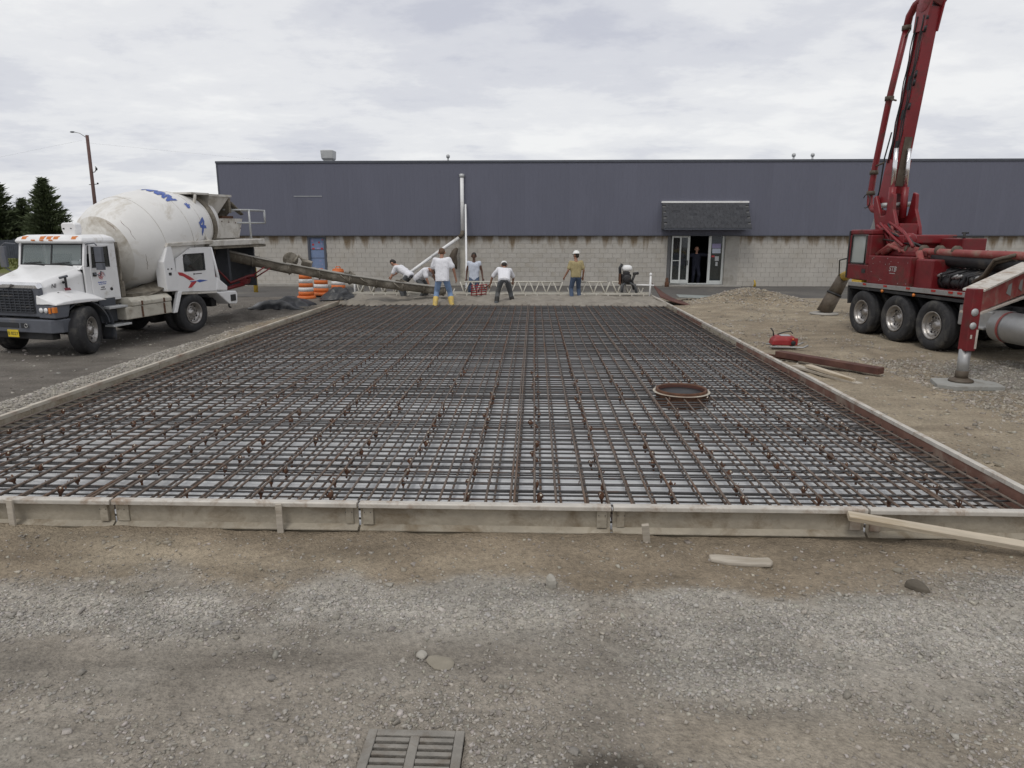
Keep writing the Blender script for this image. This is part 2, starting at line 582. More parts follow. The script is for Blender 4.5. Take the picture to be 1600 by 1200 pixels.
def gz(x, y):
    x = np.asarray(x, float)
    y = np.asarray(y, float)
    z = 0.045 * (fbm(x * 0.35, y * 0.35, 1) - 0.5) + 0.035 * (fbm(x * 1.3, y * 1.3, 5) - 0.5)
    near = sstep(40, 25, y)
    z = z + near * 0.022 * (fbm(x * 5, y * 5, 9, 3) - 0.5)
    # raked bank of dirt in front of the front form, churned
    bank = sstep(5.05, 4.75, y) * sstep(3.9, 4.5, y)
    z = z + bank * (0.05 * (fbm(x * 2.2, y * 3, 21) - 0.35) + 0.03 * (fbm(x * 9, y * 9, 22, 3) - 0.5))
    z = z + (0.035 + 0.07 * (fbm(x * 2.4, y * 2, 24, 4) - 0.5)) * sstep(4.55, 5.05, y) * sstep(6.5, 5.2, y)
    # crushed stone heap in front, towards the right, and the ridge left of it
    z = z + 0.10 * np.exp(-(((x - 3.5) / 0.75) ** 2 + ((y - 4.2) / 0.30) ** 2)) * (0.7 + 0.6 * fbm(x * 6, y * 6, 31))
    z = z + 0.035 * np.exp(-((y - 4.05 - 0.1 * np.sin(x)) / 0.16) ** 2) * fbm(x * 2.5, y * 2.5, 33)
    # wheel ruts along the foreground
    for yy, dd in ((3.45, 0.022), (3.0, 0.018)):
        z = z - dd * np.exp(-((y - yy - 0.12 * np.sin(x * 0.5 + 1)) / 0.16) ** 2)
    # lower lot on the mixer side
    z = z - 0.25 * sstep(-6.9, -8.3, x) * sstep(25.5, 20.5, y) + 0.05 * sstep(-6.9, -8.3, x) * sstep(15, 18.2, y) * sstep(25.5, 20.5, y)
    lump = sstep(-7.2, -8.2, x) * sstep(16.0, 17.0, y) * sstep(25, 21, y) * sstep(-12, -9, x)
    z = z + lump * 0.5 * (fbm(x * 1.8, y * 1.8, 41) - 0.42)
    lr = sstep(-6.9, -7.8, x) * sstep(5, 7, y) * sstep(26, 23, y)
    z = z + lr * (0.07 * (fbm(x * 2.6, y * 2.6, 43, 5) - 0.5) + 0.05 * (fbm(x * 0.9, y * 0.35, 44) - 0.5))
    # stone bank against the form on that side
    z = z + 0.17 * np.exp(-((x + 7.15) / 0.55) ** 2) * sstep(22, 16, y) * sstep(4, 6, y)
    # spoil on the pump side: mound and ridges
    z = z + 0.55 * np.exp(-(((x - 7.6) / 1.5) ** 2 + ((y - 24.3) / 0.9) ** 2)) * (0.75 + 0.5 * fbm(x * 1.5, y * 1.5, 51))
    z = z + 0.12 * np.exp(-(((x - 6.0) / 1.6) ** 2 + ((y - 22.3) / 1.2) ** 2)) * (0.3 + 1.2 * fbm(x * 2, y * 2, 52))
    rough = sstep(4.3, 4.8, x) * sstep(8.6, 7.2, x) * sstep(9, 11, y) * sstep(24, 21, y)
    z = z + rough * 0.16 * (fbm(x * 1.1 + 3, y * 1.1, 55) - 0.45)
    pump = sstep(6.9, 7.4, x) * sstep(17.6, 17.2, y) * sstep(10.0, 10.5, y) * sstep(13.2, 12.6, x)
    z = z * (1 - pump) + 0.0 * pump
    pad = np.exp(-(((x - 6.9) / 0.8) ** 2 + ((y - 10.9) / 0.6) ** 2) ** 2)
    z = z * (1 - pad)
    tr = np.exp(-((((x + 10.5) / 2.2) ** 2 + ((y - 16.3) / 2.6) ** 2) ** 3))
    z = z * (1 - tr) + tr * (-0.25 + 0.05 * np.clip((y - 15.1) / 3.1, 0, 1))
    # drain
    dr = np.exp(-(((x + 0.56) / 0.42) ** 2 + ((y - 2.64) / 0.42) ** 2) ** 2)
    z = z * (1 - dr) - 0.012 * dr
    hole = ((np.abs(x + 0.56) < 0.21) & (np.abs(y - 2.64) < 0.22))
    z = np.where(hole, -0.5, z)
    # excavation under the slab
    ins = sstep(SX0 - 0.2, SX0 - 0.05, x) * sstep(SX1 + 0.2, SX1 + 0.05, x) * sstep(SY0 - 0.06, SY0 + 0.06, y) * sstep(SY1 + 0.4, SY1 + 0.1, y)
    z = z * (1 - ins) - 0.07 * ins
    # apron by the building
    ap = sstep(26.2, 26.7, y) * sstep(60, 55, y)
    z = z * (1 - ap) - 0.10 * ap
    return z


def gcol(x, y):
    x = np.asarray(x, float)
    y = np.asarray(y, float)
    C = lambda *a: np.array(a)[None, :]
    brown, tan, grav, light, dark, comp = C(.242, .197, .142), C(.320, .270, .198), C(.325, .300, .258), C(.40, .375, .33), C(.115, .104, .091), C(.285, .254, .212)
    n1 = fbm(x * 0.7, y * 1.1, 61)
    n2 = fbm(x * 2.3, y * 3.1, 63)
    n3 = fbm(x * 0.25, y * 0.9, 65)
    w = lambda a: np.clip(a, 0, 1)[:, None]
    c = np.repeat(comp, len(x), 0)
    c = c + (grav - c) * w(sstep(0.40, 0.62, n3 * 0.6 + n2 * 0.4) * 0.8)
    # dirt in front of the form
    edge = 4.12 + 0.95 * (n1 - 0.5) + 0.35 * (n2 - 0.5)
    b = sstep(edge, edge + 0.22, y) * sstep(30, 20, y)
    c = c + (brown - c) * w(b)
    c = c + (tan - c) * w(b * sstep(0.5, 0.75, n1) * 0.7)
    # pale crushed stone band
    lb = np.exp(-((y - 3.95 - 0.75 * (n1 - 0.5)) / 0.25) ** 2) * sstep(0.3, 0.55, n2)
    c = c + (light - c) * w(lb * 0.85)
    rb = sstep(0.3, 1.0, x) * sstep(3.0, 3.3, y) * sstep(4.1, 3.8, y) * sstep(0.35, 0.55, n1)
    c = c + (light * 0.85 - c) * w(rb * 0.8)
    hp = np.exp(-(((x - 3.5) / 0.8) ** 2 + ((y - 4.2) / 0.32) ** 2))
    c = c + (light - c) * w(hp * 1.2)
    # smooth wheel track
    tk = np.exp(-((y - 3.42 - 0.12 * np.sin(x * 0.5 + 1)) / 0.17) ** 2) * sstep(0.8, -0.4, x)
    c = c + (C(.185, .164, .136) - c) * w(tk * 0.7)
    tk2 = np.exp(-((y - 2.85) / 0.25) ** 2) * sstep(0.2, 0.9, x)
    c = c + (C(.30, .256, .198) - c) * w(tk2 * 0.7)
    # damp patch beside the drain
    wet = np.exp(-((((x - 0.36) / 0.25) ** 2 + ((y - 2.64) / 0.13) ** 2) ** 2))
    c = c + (C(.062, .052, .042) - c) * w(wet * 0.85)
    # mixer side
    lf = sstep(-6.9, -7.7, x - 0.5 * (n1 - 0.5)) * sstep(4, 6, y)
    c = c + (dark * 1.2 - c) * w(lf * 0.95)
    c = c + (grav * 0.8 - c) * w(lf * sstep(0.55, 0.75, n3) * 0.6)
    gb = np.exp(-(((x + 7.15) / 0.75) ** 2) ** 2) * sstep(5, 7, y) * sstep(17, 12, y)
    c = c + (grav * 1.05 - c) * w(gb)
    # pump side
    rs = sstep(4.2, 4.6, x) * sstep(5.0, 6.0, y) * sstep(27, 25, y)
    c = c + (tan - c) * w(rs * (0.35 + 0.65 * sstep(0.35, 0.6, n1)))
    c = c + (brown - c) * w(rs * sstep(0.52, 0.7, n2) * 0.6)
    c = c + (grav * 0.85 - c) * w(rs * sstep(7.0, 7.6, x) * sstep(13.5, 12, y) * 0.8)
    md = np.exp(-(((x - 7.6) / 1.9) ** 2 + ((y - 24.0) / 1.4) ** 2))
    c = c + (C(.285, .233, .165) - c) * w(md)
    # clods, streaks and damp mottling
    mot = 0.70 + 0.60 * fbm(x * 3.1, y * 4.3, 141, 5)
    stk = 0.82 + 0.36 * fbm(x * 0.8, y * 7.0, 145, 3)
    c = c * (mot * stk)[:, None]
    # under the slab, far lot, grass verge far off
    c = c + (dark * 1.5 - c) * w(sstep(26, 30, y))
    gr = sstep(42, 46, y + 2 * n2) * sstep(-15, -20, x)
    c = c + (C(.115, .125, .035) - c) * w(gr)
    return c


def axis(segs):
    out = []
    for a, b, st in segs:
        out.append(np.arange(a, b - 1e-6, st))
    return np.concatenate(out + [[segs[-1][1]]])


gx = axis([(-620, -120, 100), (-120, -40, 16), (-40, -15, 1.5), (-15, -5, 0.11), (-5, 5, 0.036), (5, 13, 0.11), (13, 40, 1.8), (40, 120, 16), (120, 620, 100)])
gy = axis([(-60, -4, 8), (-4, 1.6, 0.7), (1.6, 5.2, 0.03), (5.2, 27, 0.13), (27, 70, 1.4), (70, 150, 10), (150, 900, 75)])
GX, GY = np.meshgrid(gx, gy)
vx, vy = GX.ravel(), GY.ravel()
vz = gz(vx, vy)
vc = gcol(vx, vy)
nx, ny = len(gx), len(gy)
me = bpy.data.meshes.new('ground')
me.vertices.add(nx * ny)
me.vertices.foreach_set('co', np.stack([vx, vy, vz], 1).ravel())
ii, jj = np.meshgrid(np.arange(nx - 1), np.arange(ny - 1))
k = (jj * nx + ii).ravel()
quads = np.stack([k, k + 1, k + nx + 1, k + nx], 1)
me.loops.add(quads.size)
me.loops.foreach_set('vertex_index', quads.ravel())
me.polygons.add(len(quads))
me.polygons.foreach_set('loop_start', np.arange(0, quads.size, 4))
me.polygons.foreach_set('use_smooth', np.ones(len(quads), bool))
me.update()
ca = me.color_attributes.new('Col', 'FLOAT_COLOR', 'POINT')
ca.data.foreach_set('color', np.concatenate([vc, np.ones((len(vc), 1))], 1).ravel())
me.materials.append(vcol_mat('earth', 0.92, 0.9, 0.34, 24.0, stones=True))
ground = bpy.data.objects.new('ground', me)
col.objects.link(ground)
tag(ground, 'bare brown and grey construction ground with tyre tracks and gravel', None, None, 'structure')


# loose crushed stone lying on it
def stone_field(name, pts, sizes, cols, label):
    n = len(pts)
    base = np.array([(-1, -1, -1), (1, -1, -1), (1, 1, -1), (-1, 1, -1), (-1, -1, 1), (1, -1, 1), (1, 1, 1), (-1, 1, 1)], float) * 0.5
    fq = np.array([(3, 2, 1, 0), (4, 5, 6, 7), (0, 1, 5, 4), (1, 2, 6, 5), (2, 3, 7, 6), (3, 0, 4, 7)])
    v = base[None] * np.stack([rng.uniform(0.7, 1.4, n), rng.uniform(0.55, 1.0, n), rng.uniform(0.35, 0.75, n)], 1)[:, None]
    v = v + rng.uniform(-0.22, 0.22, v.shape)
    a, t = rng.uniform(0, 6.283, n), rng.uniform(-0.6, 0.6, n)
    ct, st = np.cos(t)[:, None], np.sin(t)[:, None]
    y1, z1 = v[..., 1] * ct - v[..., 2] * st, v[..., 1] * st + v[..., 2] * ct
    ca_, sa = np.cos(a)[:, None], np.sin(a)[:, None]
    x2, y2 = v[..., 0] * ca_ - y1 * sa, v[..., 0] * sa + y1 * ca_
    v = np.stack([x2, y2, z1], 2) * sizes[:, None, None] + pts[:, None, :]
    f = (fq[None] + (np.arange(n) * 8)[:, None, None]).reshape(-1, 4)
    me = bpy.data.meshes.new(name)
    me.vertices.add(n * 8)
    me.vertices.foreach_set('co', v.ravel())
    me.loops.add(f.size)
    me.loops.foreach_set('vertex_index', f.ravel())
    me.polygons.add(len(f))
    me.polygons.foreach_set('loop_start', np.arange(0, f.size, 4))
    me.update()
    ca = me.color_attributes.new('Col', 'FLOAT_COLOR', 'POINT')
    cc = np.repeat(np.concatenate([cols, np.ones((n, 1))], 1), 8, 0)
    ca.data.foreach_set('color', cc.ravel())
    me.materials.append(MATS['stone'])
    o = bpy.data.objects.new(name, me)
    col.objects.link(o)
    return tag(o, label, None, None, 'stuff')


vcol_mat('stone', 0.88, 0.25, 0.18, 60.0)


def scatter(n, x0, x1, y0, y1, dens, smin, smax, pw=2.2):
    x, y = rng.uniform(x0, x1, n), rng.uniform(y0, y1, n)
    keep = rng.uniform(0, 1, n) < dens(x, y)
    keep &= ~((np.abs(x + 0.56) < 0.27) & (np.abs(y - 2.64) < 0.26))
    x, y = x[keep], y[keep]
    s = smin + (smax - smin) * rng.uniform(0, 1, len(x)) ** pw
    z = gz(x, y) + s * 0.06
    g = 0.17 + 0.33 * rng.uniform(0, 1, len(x)) ** 1.4
    tint = np.stack([g * rng.uniform(0.98, 1.06, len(x)), g * rng.uniform(0.93, 0.99, len(x)), g * rng.uniform(0.80, 0.94, len(x))], 1)
    tint = tint * 0.60 + gcol(x, y) * 0.46
    return np.stack([x, y, z], 1), s, tint


def d_near(x, y):
    n1 = fbm(x * 0.7, y * 1.1, 61)
    n2 = fbm(x * 2.3, y * 3.1, 63)
    n4 = fbm(x * 1.3, y * 1.6, 71)
    lb = np.exp(-((y - 3.95 - 0.75 * (n1 - 0.5)) / 0.28) ** 2) * sstep(0.28, 0.52, n2)
    rb = sstep(0.2, 0.9, x) * sstep(2.9, 3.3, y) * sstep(4.2, 3.8, y) * sstep(0.33, 0.52, n1)
    hp = np.exp(-(((x - 3.5) / 0.85) ** 2 + ((y - 4.2) / 0.33) ** 2))
    dr = np.exp(-(((x + 0.45) / 0.75) ** 2 + ((y - 2.75) / 0.55) ** 2))
    tk = np.exp(-((y - 3.42 - 0.12 * np.sin(x * 0.5 + 1)) / 0.17) ** 2) * sstep(0.8, -0.4, x)
    base = 0.05 + 0.55 * sstep(0.50, 0.68, n4)
    d = np.maximum.reduce([base * sstep(4.5, 4.0, y), lb, rb * 0.9, hp * 1.3, dr * 0.95, 0.055 * np.ones_like(x)])
    return d * (1 - 0.75 * tk)


p1 = scatter(125000, -4.6, 4.9, 2.2, 4.98, d_near, 0.005, 0.021, 1.8)
p2 = scatter(1100, -4.6, 4.9, 2.2, 5.0, lambda x, y: 0.25 + 0.75 * d_near(x, y), 0.018, 0.045, 3.0)
P_, S_, C_ = (np.concatenate([a, b]) for a, b in zip(p1, p2))
stone_field('gravel', P_, S_, C_, 'pale crushed stone scattered over the ground in front of the slab')
q1 = scatter(22000, -8.4, -6.4, 6, 18, lambda x, y: np.exp(-(((x + 7.15) / 0.75) ** 2) ** 2) * sstep(18, 12, y), 0.012, 0.04)
q2 = scatter(6000, -13, -6.5, 8, 25, lambda x, y: 0.15 + 0.5 * sstep(0.5, 0.65, fbm(x, y, 77)), 0.015, 0.06, 3.5)
P_, S_, C_ = (np.concatenate([a, b]) for a, b in zip(q1, q2))
stone_field('gravel', P_, S_, C_, 'grey gravel banked along the form beside the mixer truck')
q1 = scatter(16000, 4.4, 10, 6, 25.5, lambda x, y: 0.12 + 0.6 * sstep(0.5, 0.65, fbm(x, y, 78)), 0.013, 0.06, 3.2)
q2 = scatter(5000, 5.2, 10, 22.6, 25.9, lambda x, y: np.exp(-(((x - 7.6) / 1.7) ** 2 + ((y - 24.3) / 1.1) ** 2)), 0.02, 0.085, 2.5)
q3 = scatter(9000, 6.2, 9.5, 8.5, 13.2, lambda x, y: 0.8 + 0 * x, 0.015, 0.05, 2.5)
P_, S_, C_ = (np.concatenate(a) for a in zip(q1, q2, q3))
stone_field('rubble', P_, S_, C_, 'tan rubble and stones around the spoil mound and pump truck')


def big_stone(name, label, loc, s, c, seed):
    mb = MB()
    r_ = random.Random(seed)
    mb.ball((0, 0, 0), (s[0], s[1], s[2]), 11, 7)
    ph = [r_.uniform(0, 6.28) for _ in range(4)]
    mb.v = [tuple(q * (1 + 0.22 * math.sin(3 * x / s[0] + ph[0]) * math.cos(2.3 * y / s[1] + ph[1]) + 0.1 * math.sin(4 * z / s[2] + ph[2])) for q in (x, y, z)) for x, y, z in mb.v]
    mb.s = [False] * len(mb.s)
    mat(c, STONEC[c], 0.85, 0, 0.15, 8, bump=0.4, bscale=25)
    o = mb.ob(name, c, None, 0.006)
    o.location = (loc[0], loc[1], float(gz(np.array([loc[0]]), np.array([loc[1]]))[0]) + loc[2])
    o.rotation_euler = (0, 0, r_.uniform(0, 3))
    return tag(o, label, 'stone')


STONEC = {'stone_dark': (.10, .085, .065), 'stone_tan': (.24, .215, .17), 'stone_grey': (.27, .26, .24), 'stone_pale': (.33, .31, .27)}
big_stone('stone', 'upright pale stone at the edge of the dirt and gravel', (0.13, 4.27, 0.02), (0.045, 0.04, 0.055), 'stone_pale', 1)
big_stone('stone', 'large flat tan stone lying in the gravel behind the drain', (-0.52, 3.44, 0.006), (0.085, 0.06, 0.022), 'stone_tan', 2)
big_stone('stone', 'small white stone beside the large flat stone', (-0.64, 3.52, 0.012), (0.035, 0.03, 0.02), 'stone_pale', 3)
big_stone('stone', 'dark clod of earth next to the crushed stone heap', (2.62, 4.33, 0.0), (0.09, 0.06, 0.05), 'stone_dark', 5)
big_stone('stone', 'round pale stone on the dirt below the sloping plank', (2.64, 4.62, 0.01), (0.035, 0.03, 0.018), 'stone_tan', 6)

# ------------------------------------------------------------------ slab bed: sheeting, rebar mats, wet concrete
mat('sheeting', (0.62, 0.63, 0.635), 0.28, 0, 0.07, 2.5, bump=0.25, bscale=7, dirt=(0.50, 0.48, 0.45), dirt_amt=0.22, dscale=1.5, spec=0.6)
mb = MB()
W, L = SX1 - SX0 - 0.02, 16.9
nS = 7
for i in range(nS):
    y0, y1 = SY0 + 0.01 + L * i / nS, SY0 + 0.03 + L * (i + 1) / nS
    mb.sheet(lambda u, v, y0=y0, y1=y1, i=i: (SX0 + 0.01 + W * u, y0 + (y1 - y0) * v, 0.018 + 0.003 * (i % 2) + 0.012 * float(fbm(np.array([u * 30]), np.array([y0 + v * 4]), 80, 3)[0]) * (0 if v in (0, 1) else 1)), 90, 10)
sheeting = mb.ob('plastic_sheeting', 'sheeting')
tag(sheeting, 'pale grey plastic sheeting under the rebar of the slab', None, None, 'structure')


def bar_mesh(name, L, r, m, seed):
    rr = random.Random(seed)
    n = 14
    a, b, c = rr.uniform(0, 6), rr.uniform(0, 6), rr.uniform(0.5, 1)
    pts = [(0.006 * c * math.sin(a + 5 * t / n), -L / 2 + L * t / n, 0.003 * math.sin(b + 7 * t / n)) for t in range(n + 1)]
    mb = MB().tube(pts, r, 6)
    me = mb.mesh(name, [m])
    return me


LX, LY = SX1 - SX0 - 0.1, 16.6
longs = [bar_mesh('rebar', LY, 0.0112, 'rebar_long', s) for s in range(4)]
cross = [bar_mesh('rebar', LX, 0.0090, 'rebar_cross', 10 + s) for s in range(4)]
XC, YC = (SX0 + SX1) / 2, SY0 + 0.05 + LY / 2
bars_x = [SX0 + 0.12 + 0.2 * i for i in range(52)]
bars_y = [SY0 + 0.09 + 0.15 * i for i in range(110)]


low_y = [SY0 + 0.12 + 0.21 * i + random.uniform(-.05, .05) for i in range(78)]


def rebar_mat(label, z, dx, dy, sx, sy):
    root = thing('rebar_mat', label, 'rebar mat', (0, 0, 0))
    for i, x in enumerate(bars_x[::sx]):
        inst(longs[i % 4], 'rebar', root, (x + dx + random.uniform(-.016, .016), YC + random.uniform(-.03, .03), z + 0.0096 + random.uniform(-.002, .002)), (0, 0, random.uniform(-.0012, .0012)))
    for i, y in enumerate(bars_y if sy == 1 else low_y):
        inst(cross[i % 4], 'rebar', root, (XC + random.uniform(-.03, .03), y + dy + random.uniform(-.022, .022), z - 0.0096 + random.uniform(-.002, .002)), (0, 0, math.pi / 2 + random.uniform(-.0016, .0016)))
    return root


lower = rebar_mat('lower rebar grid lying near the plastic sheeting', 0.085, 0.04, 0.0, 1, 2)
upper = rebar_mat('upper rusty rebar grid tied on chairs above the sheeting', 0.178, 0.0, 0.0, 1, 1)
# doubled bars at laps in the upper mat
for i in range(3, 52, 9):
    inst(longs[(i + 1) % 4], 'rebar', upper, (bars_x[i] + 0.026, YC + 0.02, 0.1876), (0, 0, random.uniform(-.001, .001)))

# bar chairs holding the upper mat
mb = MB()
mb.tube([(0, 0, 0.11), (0, 0, 0.185)], 0.012, 6)
mb.tube([(0.026 * math.cos(a), 0.008 * a - 0.02, 0.19 + 0.026 * math.sin(a)) for a in [k * 6.9 / 9 for k in range(10)]], 0.0075, 5)
mb.ball((0, 0.0, 0.175), (0.026, 0.028, 0.03), 7, 5)
mb.mi = 1
mb.ball((0.006, -0.012, 0.207), (0.013, 0.012, 0.011), 6, 4)  # pale cap tip, coloured for the white highlight on the chair
ch_me = mb.mesh('bar_chair', ['rust', 'cap_highlight'])
spots = []
for i in range(1, 52, 3):
    for j in range(0, 108, 2):
        if random.random() < 0.88:
            spots.append((bars_x[i], bars_y[j] + random.uniform(-.025, .025)))
spots.sort(key=lambda p: p[0] ** 2 + p[1] ** 2)
for x, y in spots[:290]:
    inst(ch_me, 'bar_chair', upper, (x + random.uniform(-.012, .012), y, -.012 + random.uniform(-.008, .004)), (random.uniform(-.25, .25), random.uniform(-.25, .25), random.uniform(0, 6.28)), (random.uniform(.6, 1.05),) * 2 + (1,))
mb = MB()
for x, y in spots[290:]:
    a = random.uniform(0, 6)
    mb.tube([(x, y, 0.12), (x, y, 0.185), (x + .03 * math.cos(a), y + .03 * math.sin(a), 0.196)], 0.013, 5)
o = mb.ob('far_bar_chairs', 'rust', upper)
tag(o, None, None, None, 'stuff')
# wire ties
mb = MB()
for x in bars_x:
    for y in bars_y:
        if y < 21 and random.random() < 0.5:
            a, s = random.uniform(0, 6.28), random.uniform(.012, .02)
            c_, s_ = math.cos(a), math.sin(a)
            mb.tube([(x - s * c_, y - s * s_, 0.176), (x, y, 0.201), (x + s * c_, y + s * s_, 0.178), (x + 1.6 * s * c_, y + 1.6 * s * s_ + .01, 0.2)], 0.0028, 3, False)
o = mb.ob('wire_ties', 'rust', upper)
tag(o, None, None, None, 'stuff')

# wet concrete being placed at the far end
mat('fresh_concrete', (0.235, 0.212, 0.178), 0.7, 0, 0.16, 2.5, bump=0.6, bscale=14, dirt=(0.17, 0.15, 0.125), dirt_amt=0.4, dscale=2)
cv = []
NU, NV = 200, 60


def conc(u, v):
    x = SX0 + 0.01 + (SX1 - SX0 - 0.02) * u
    n = float(fbm(np.array([x * 0.8]), np.array([3.0]), 90)[0])
    m = float(fbm(np.array([x * 4]), np.array([7.0]), 93, 3)[0])
    y0 = 21.55 + 1.1 * (n - 0.5) + 0.35 * (m - 0.5)
    y = y0 + (25.1 - y0) * v
    q = float(fbm(np.array([x * 1.9]), np.array([y * 2.4]), 95, 5)[0])
    z = 0.10 + 0.14 * float(sstep(0, 0.12, v)) + 0.30 * (q - 0.5) * float(sstep(0.0, 0.1, v)) * float(sstep(1.0, 0.6, v) * 0.8 + 0.2)
    return (x, y, z)


mb = MB().sheet(conc, NU, NV)
o = mb.ob('wet_concrete', 'fresh_concrete')
tag(o, 'fresh lumpy concrete at the far end of the rebar', None, None, 'structure')

# ------------------------------------------------------------------ slab forms
mat('form_worn', (0.46, 0.42, 0.35), 0.6, 0.1, 0.15, 5, dirt=(0.20, 0.11, 0.07), dirt_amt=0.5, dscale=1.1)
def form(label, p0, p1, side, web_mat, rail_mat, group, h=0.25, plates=True):
    """a steel form between p0 and p1; side = +1 puts the flanges to the left of p0->p1"""
    p0, p1 = Vector(p0), Vector(p1)
    d = (p1 - p0)
    L = d.length - 0.012
    a = math.atan2(d.y, d.x)
    root = thing('steel_form', label, 'concrete form', (p0.x, p0.y, p0.z), (random.uniform(-.012, .012), math.radians(random.uniform(-.12, .12)), a), group)
    s = side
    jit = random.uniform(-.004, .004)
    MB().b2((0.006, -0.004, -h), (L, 0.004, -0.045)).ob('web', web_mat, root)
    MB().prism([(0.011 * s, 0), (-0.05 * s, 0), (-0.056 * s, -.008), (-0.056 * s, -.04), (-0.005 * s, -.043), (0.011 * s, -.043)], 'x', 0.006, L).ob('top_rail', rail_mat, root, 0.004)
    MB().prism([(0, -h + .03), (-0.055 * s, -h), (-0.055 * s, -h - .012), (0.006 * s, -h - .012)], 'x', 0.006, L).ob('bottom_flange', web_mat, root, 0.003)
    if plates:
        for x in (0.07, L - 0.07):
            mb = MB()
            pwid = random.uniform(.03, .055)
            mb.b2((x - pwid, -0.0045 * s, -h + .03), (x + pwid, -random.uniform(.014, .034) * s, -.05))
            mb.ob('end_plate', 'form_worn' if random.random() < .5 else 'form_steel', root, 0.004)
        mb = MB()
        for x in (0.045, 0.095, L - 0.095, L - 0.045):
            for z in (-.085,):
                mb.lathe([(0.004, 0), (0.004, .003)], (x, -0.036 * s, z), (0, -s, 0), 6)
        mb.ob('nail_holes', 'black_metal', root)
    return root


frontX = [-6.9, -5.46, -3.42, -1.40, 0.63, 2.63, 4.25]
fl = ['front steel form ending behind the corner out by the mixer side', 'weathered plank-like grey form left of the first joint stake', 'steel form between the rusty joint plate and the second joint', 'middle front steel form with rounded end pockets', 'front steel form behind the small leaning wooden stake', 'front steel form under the long sloping plank']
for i in range(6):
    form(fl[i], (frontX[i], 5.135, FT), (frontX[i + 1], 5.135, FT), 1, 'form_steel', 'form_rail', 'steel forms across the front of the slab', 0.225)
lefty = [5.1, 8.1, 11.1, 14.1, 17.1, 20.1, 22.0]
nm = ['first', 'second', 'third', 'fourth', 'fifth', 'sixth']
for i in range(6):
    j = random.uniform(-.02, .02)
    form('%s pale steel form from the front along the mixer truck side' % nm[i], (SX0 - 0.004, lefty[i], FT + .0), (SX0 - 0.004 + j * .5, lefty[i + 1], FT), -1, 'form_steel', 'form_worn', 'steel forms along the mixer side')
righty = [5.1, 8.0, 11.0, 14.0, 17.0, 20.0, 24.6]
for i in range(6):
    w = 'form_rust' if i in (0, 1, 2, 4) else 'form_steel'
    form('%s %s form from the front along the pump truck side' % (nm[i], 'rust red' if w == 'form_rust' else 'grey'), (SX1 + 0.004, righty[i], FT), (SX1 + 0.004, righty[i + 1], FT), 1, w, 'form_rail', 'steel forms along the pump side')
# stakes
def stake(label, x, y, z0, z1, tilt=(0, 0), m='wood_grey', w=0.05, t=0.022, name='stake'):
    mb = MB()
    mb.prism([(-w / 2, z1), (w / 2, z1), (w / 2, z0 + .06), (0, z0), (-w / 2, z0 + .06)], 'y', -t / 2, t / 2)
    o = mb.ob(name, m, None, 0.004)
    o.location = (x, y, 0)
    o.rotation_euler = (tilt[0], tilt[1], random.uniform(-.15, .15))
    return tag(o, label, 'stake')


stake('flat grey stake against the weathered form left of the first joint', -4.235, 5.052, -0.2, 0.272, (0, .01), 'wood_grey', 0.055)
stake('flat stake holding the front form between two joints', -2.03, 5.052, -0.2, 0.268, (0, -.01), 'wood_grey', 0.05)
stake('short pointed stake leaning out from the front form', 0.89, 4.955, -0.25, 0.20, (0.20, -.14), 'wood_grey', 0.055, 0.03)
stake('steel pin against the inner side of the pump side form', 4.20, 7.1, -0.2, 0.24, (0, 0), 'rust', 0.03, 0.03)
# long plank sloping off the front form
pa, pb = Vector((2.44, 5.03, 0.205)), Vector((4.55, 4.68, -0.03))
d = pb - pa
mb = MB()
mb.box((0, 0, 0), (d.length, 0.085, 0.04))
o = mb.ob('plank', 'wood_pale', None, 0.004)
o.location = (pa + pb) / 2 + Vector((0, 0, 0.035))
o.rotation_euler = (0.25, math.asin(-d.z / d.length), math.atan2(d.y, d.x))
tag(o, 'long pale plank sloping from the front form down to the dirt', 'plank')
# short weathered board on the dirt
mb = MB()
mb.prism([(-.23, .05), (-.16, .058), (0.1, .03), (.2, .045), (.225, -.01), (.2, -.05), (.05, -.062), (-.1, -.055), (-.22, -.015)], 'z', 0, 0.035)
o = mb.ob('board_offcut', 'wood_grey', None, 0.012)
o.location = (1.54, 4.70, float(gz(np.array([1.54]), np.array([4.70]))[0]) + 0.0)
o.rotation_euler = (0.12, -.03, -.12)
tag(o, 'short weathered board lying on the dirt in front of the form', 'board')
mat('old_concrete', (0.255, 0.215, 0.155), 0.9, 0, 0.2, 3, bump=0.6, bscale=18, dirt=(0.20, 0.16, 0.105), dirt_amt=0.6, dscale=2.5)
# broken concrete along the foot of the front form
for i, (x, w, lb) in enumerate(((-2.6, .4, 'flat chunk of old concrete under the plank-like front form'), (2.75, .7, 'flat slab of old concrete under the sloping plank'))):
    mb = MB()
    n = 12
    pr = [(w / 2 * math.cos(6.283 * k / n) * random.uniform(.7, 1.1), .07 * math.sin(6.283 * k / n) * random.uniform(.6, 1.2)) for k in range(n)]
    mb.prism(pr, 'z', -0.08, 0.02)
    o = mb.ob('concrete_spill', 'old_concrete', None, 0.012)
    o.location = (x, 5.04, -0.035)
    o.rotation_euler = (0.25, random.uniform(-.05, .05), 0)
    tag(o, lb, 'concrete', 'concrete spills along the front form')

# lean concrete showing in the gap below the front forms
def lean(u, v):
    x = -7.0 + 11.4 * u
    e = float(fbm(np.array([x * 2.2]), np.array([5.0]), 131, 4)[0])
    q = float(fbm(np.array([x * 5]), np.array([v * 3]), 133, 3)[0])
    return (x, 5.20 - v * (.08 + .16 * e), .03 - .05 * v ** 2 + .03 * (q - .5) - .10 * (v > .95))
o = MB().sheet(lean, 240, 8).ob('footing', 'old_concrete')
tag(o, 'rough strip of old concrete in the gap below the front forms', None, None, 'structure')

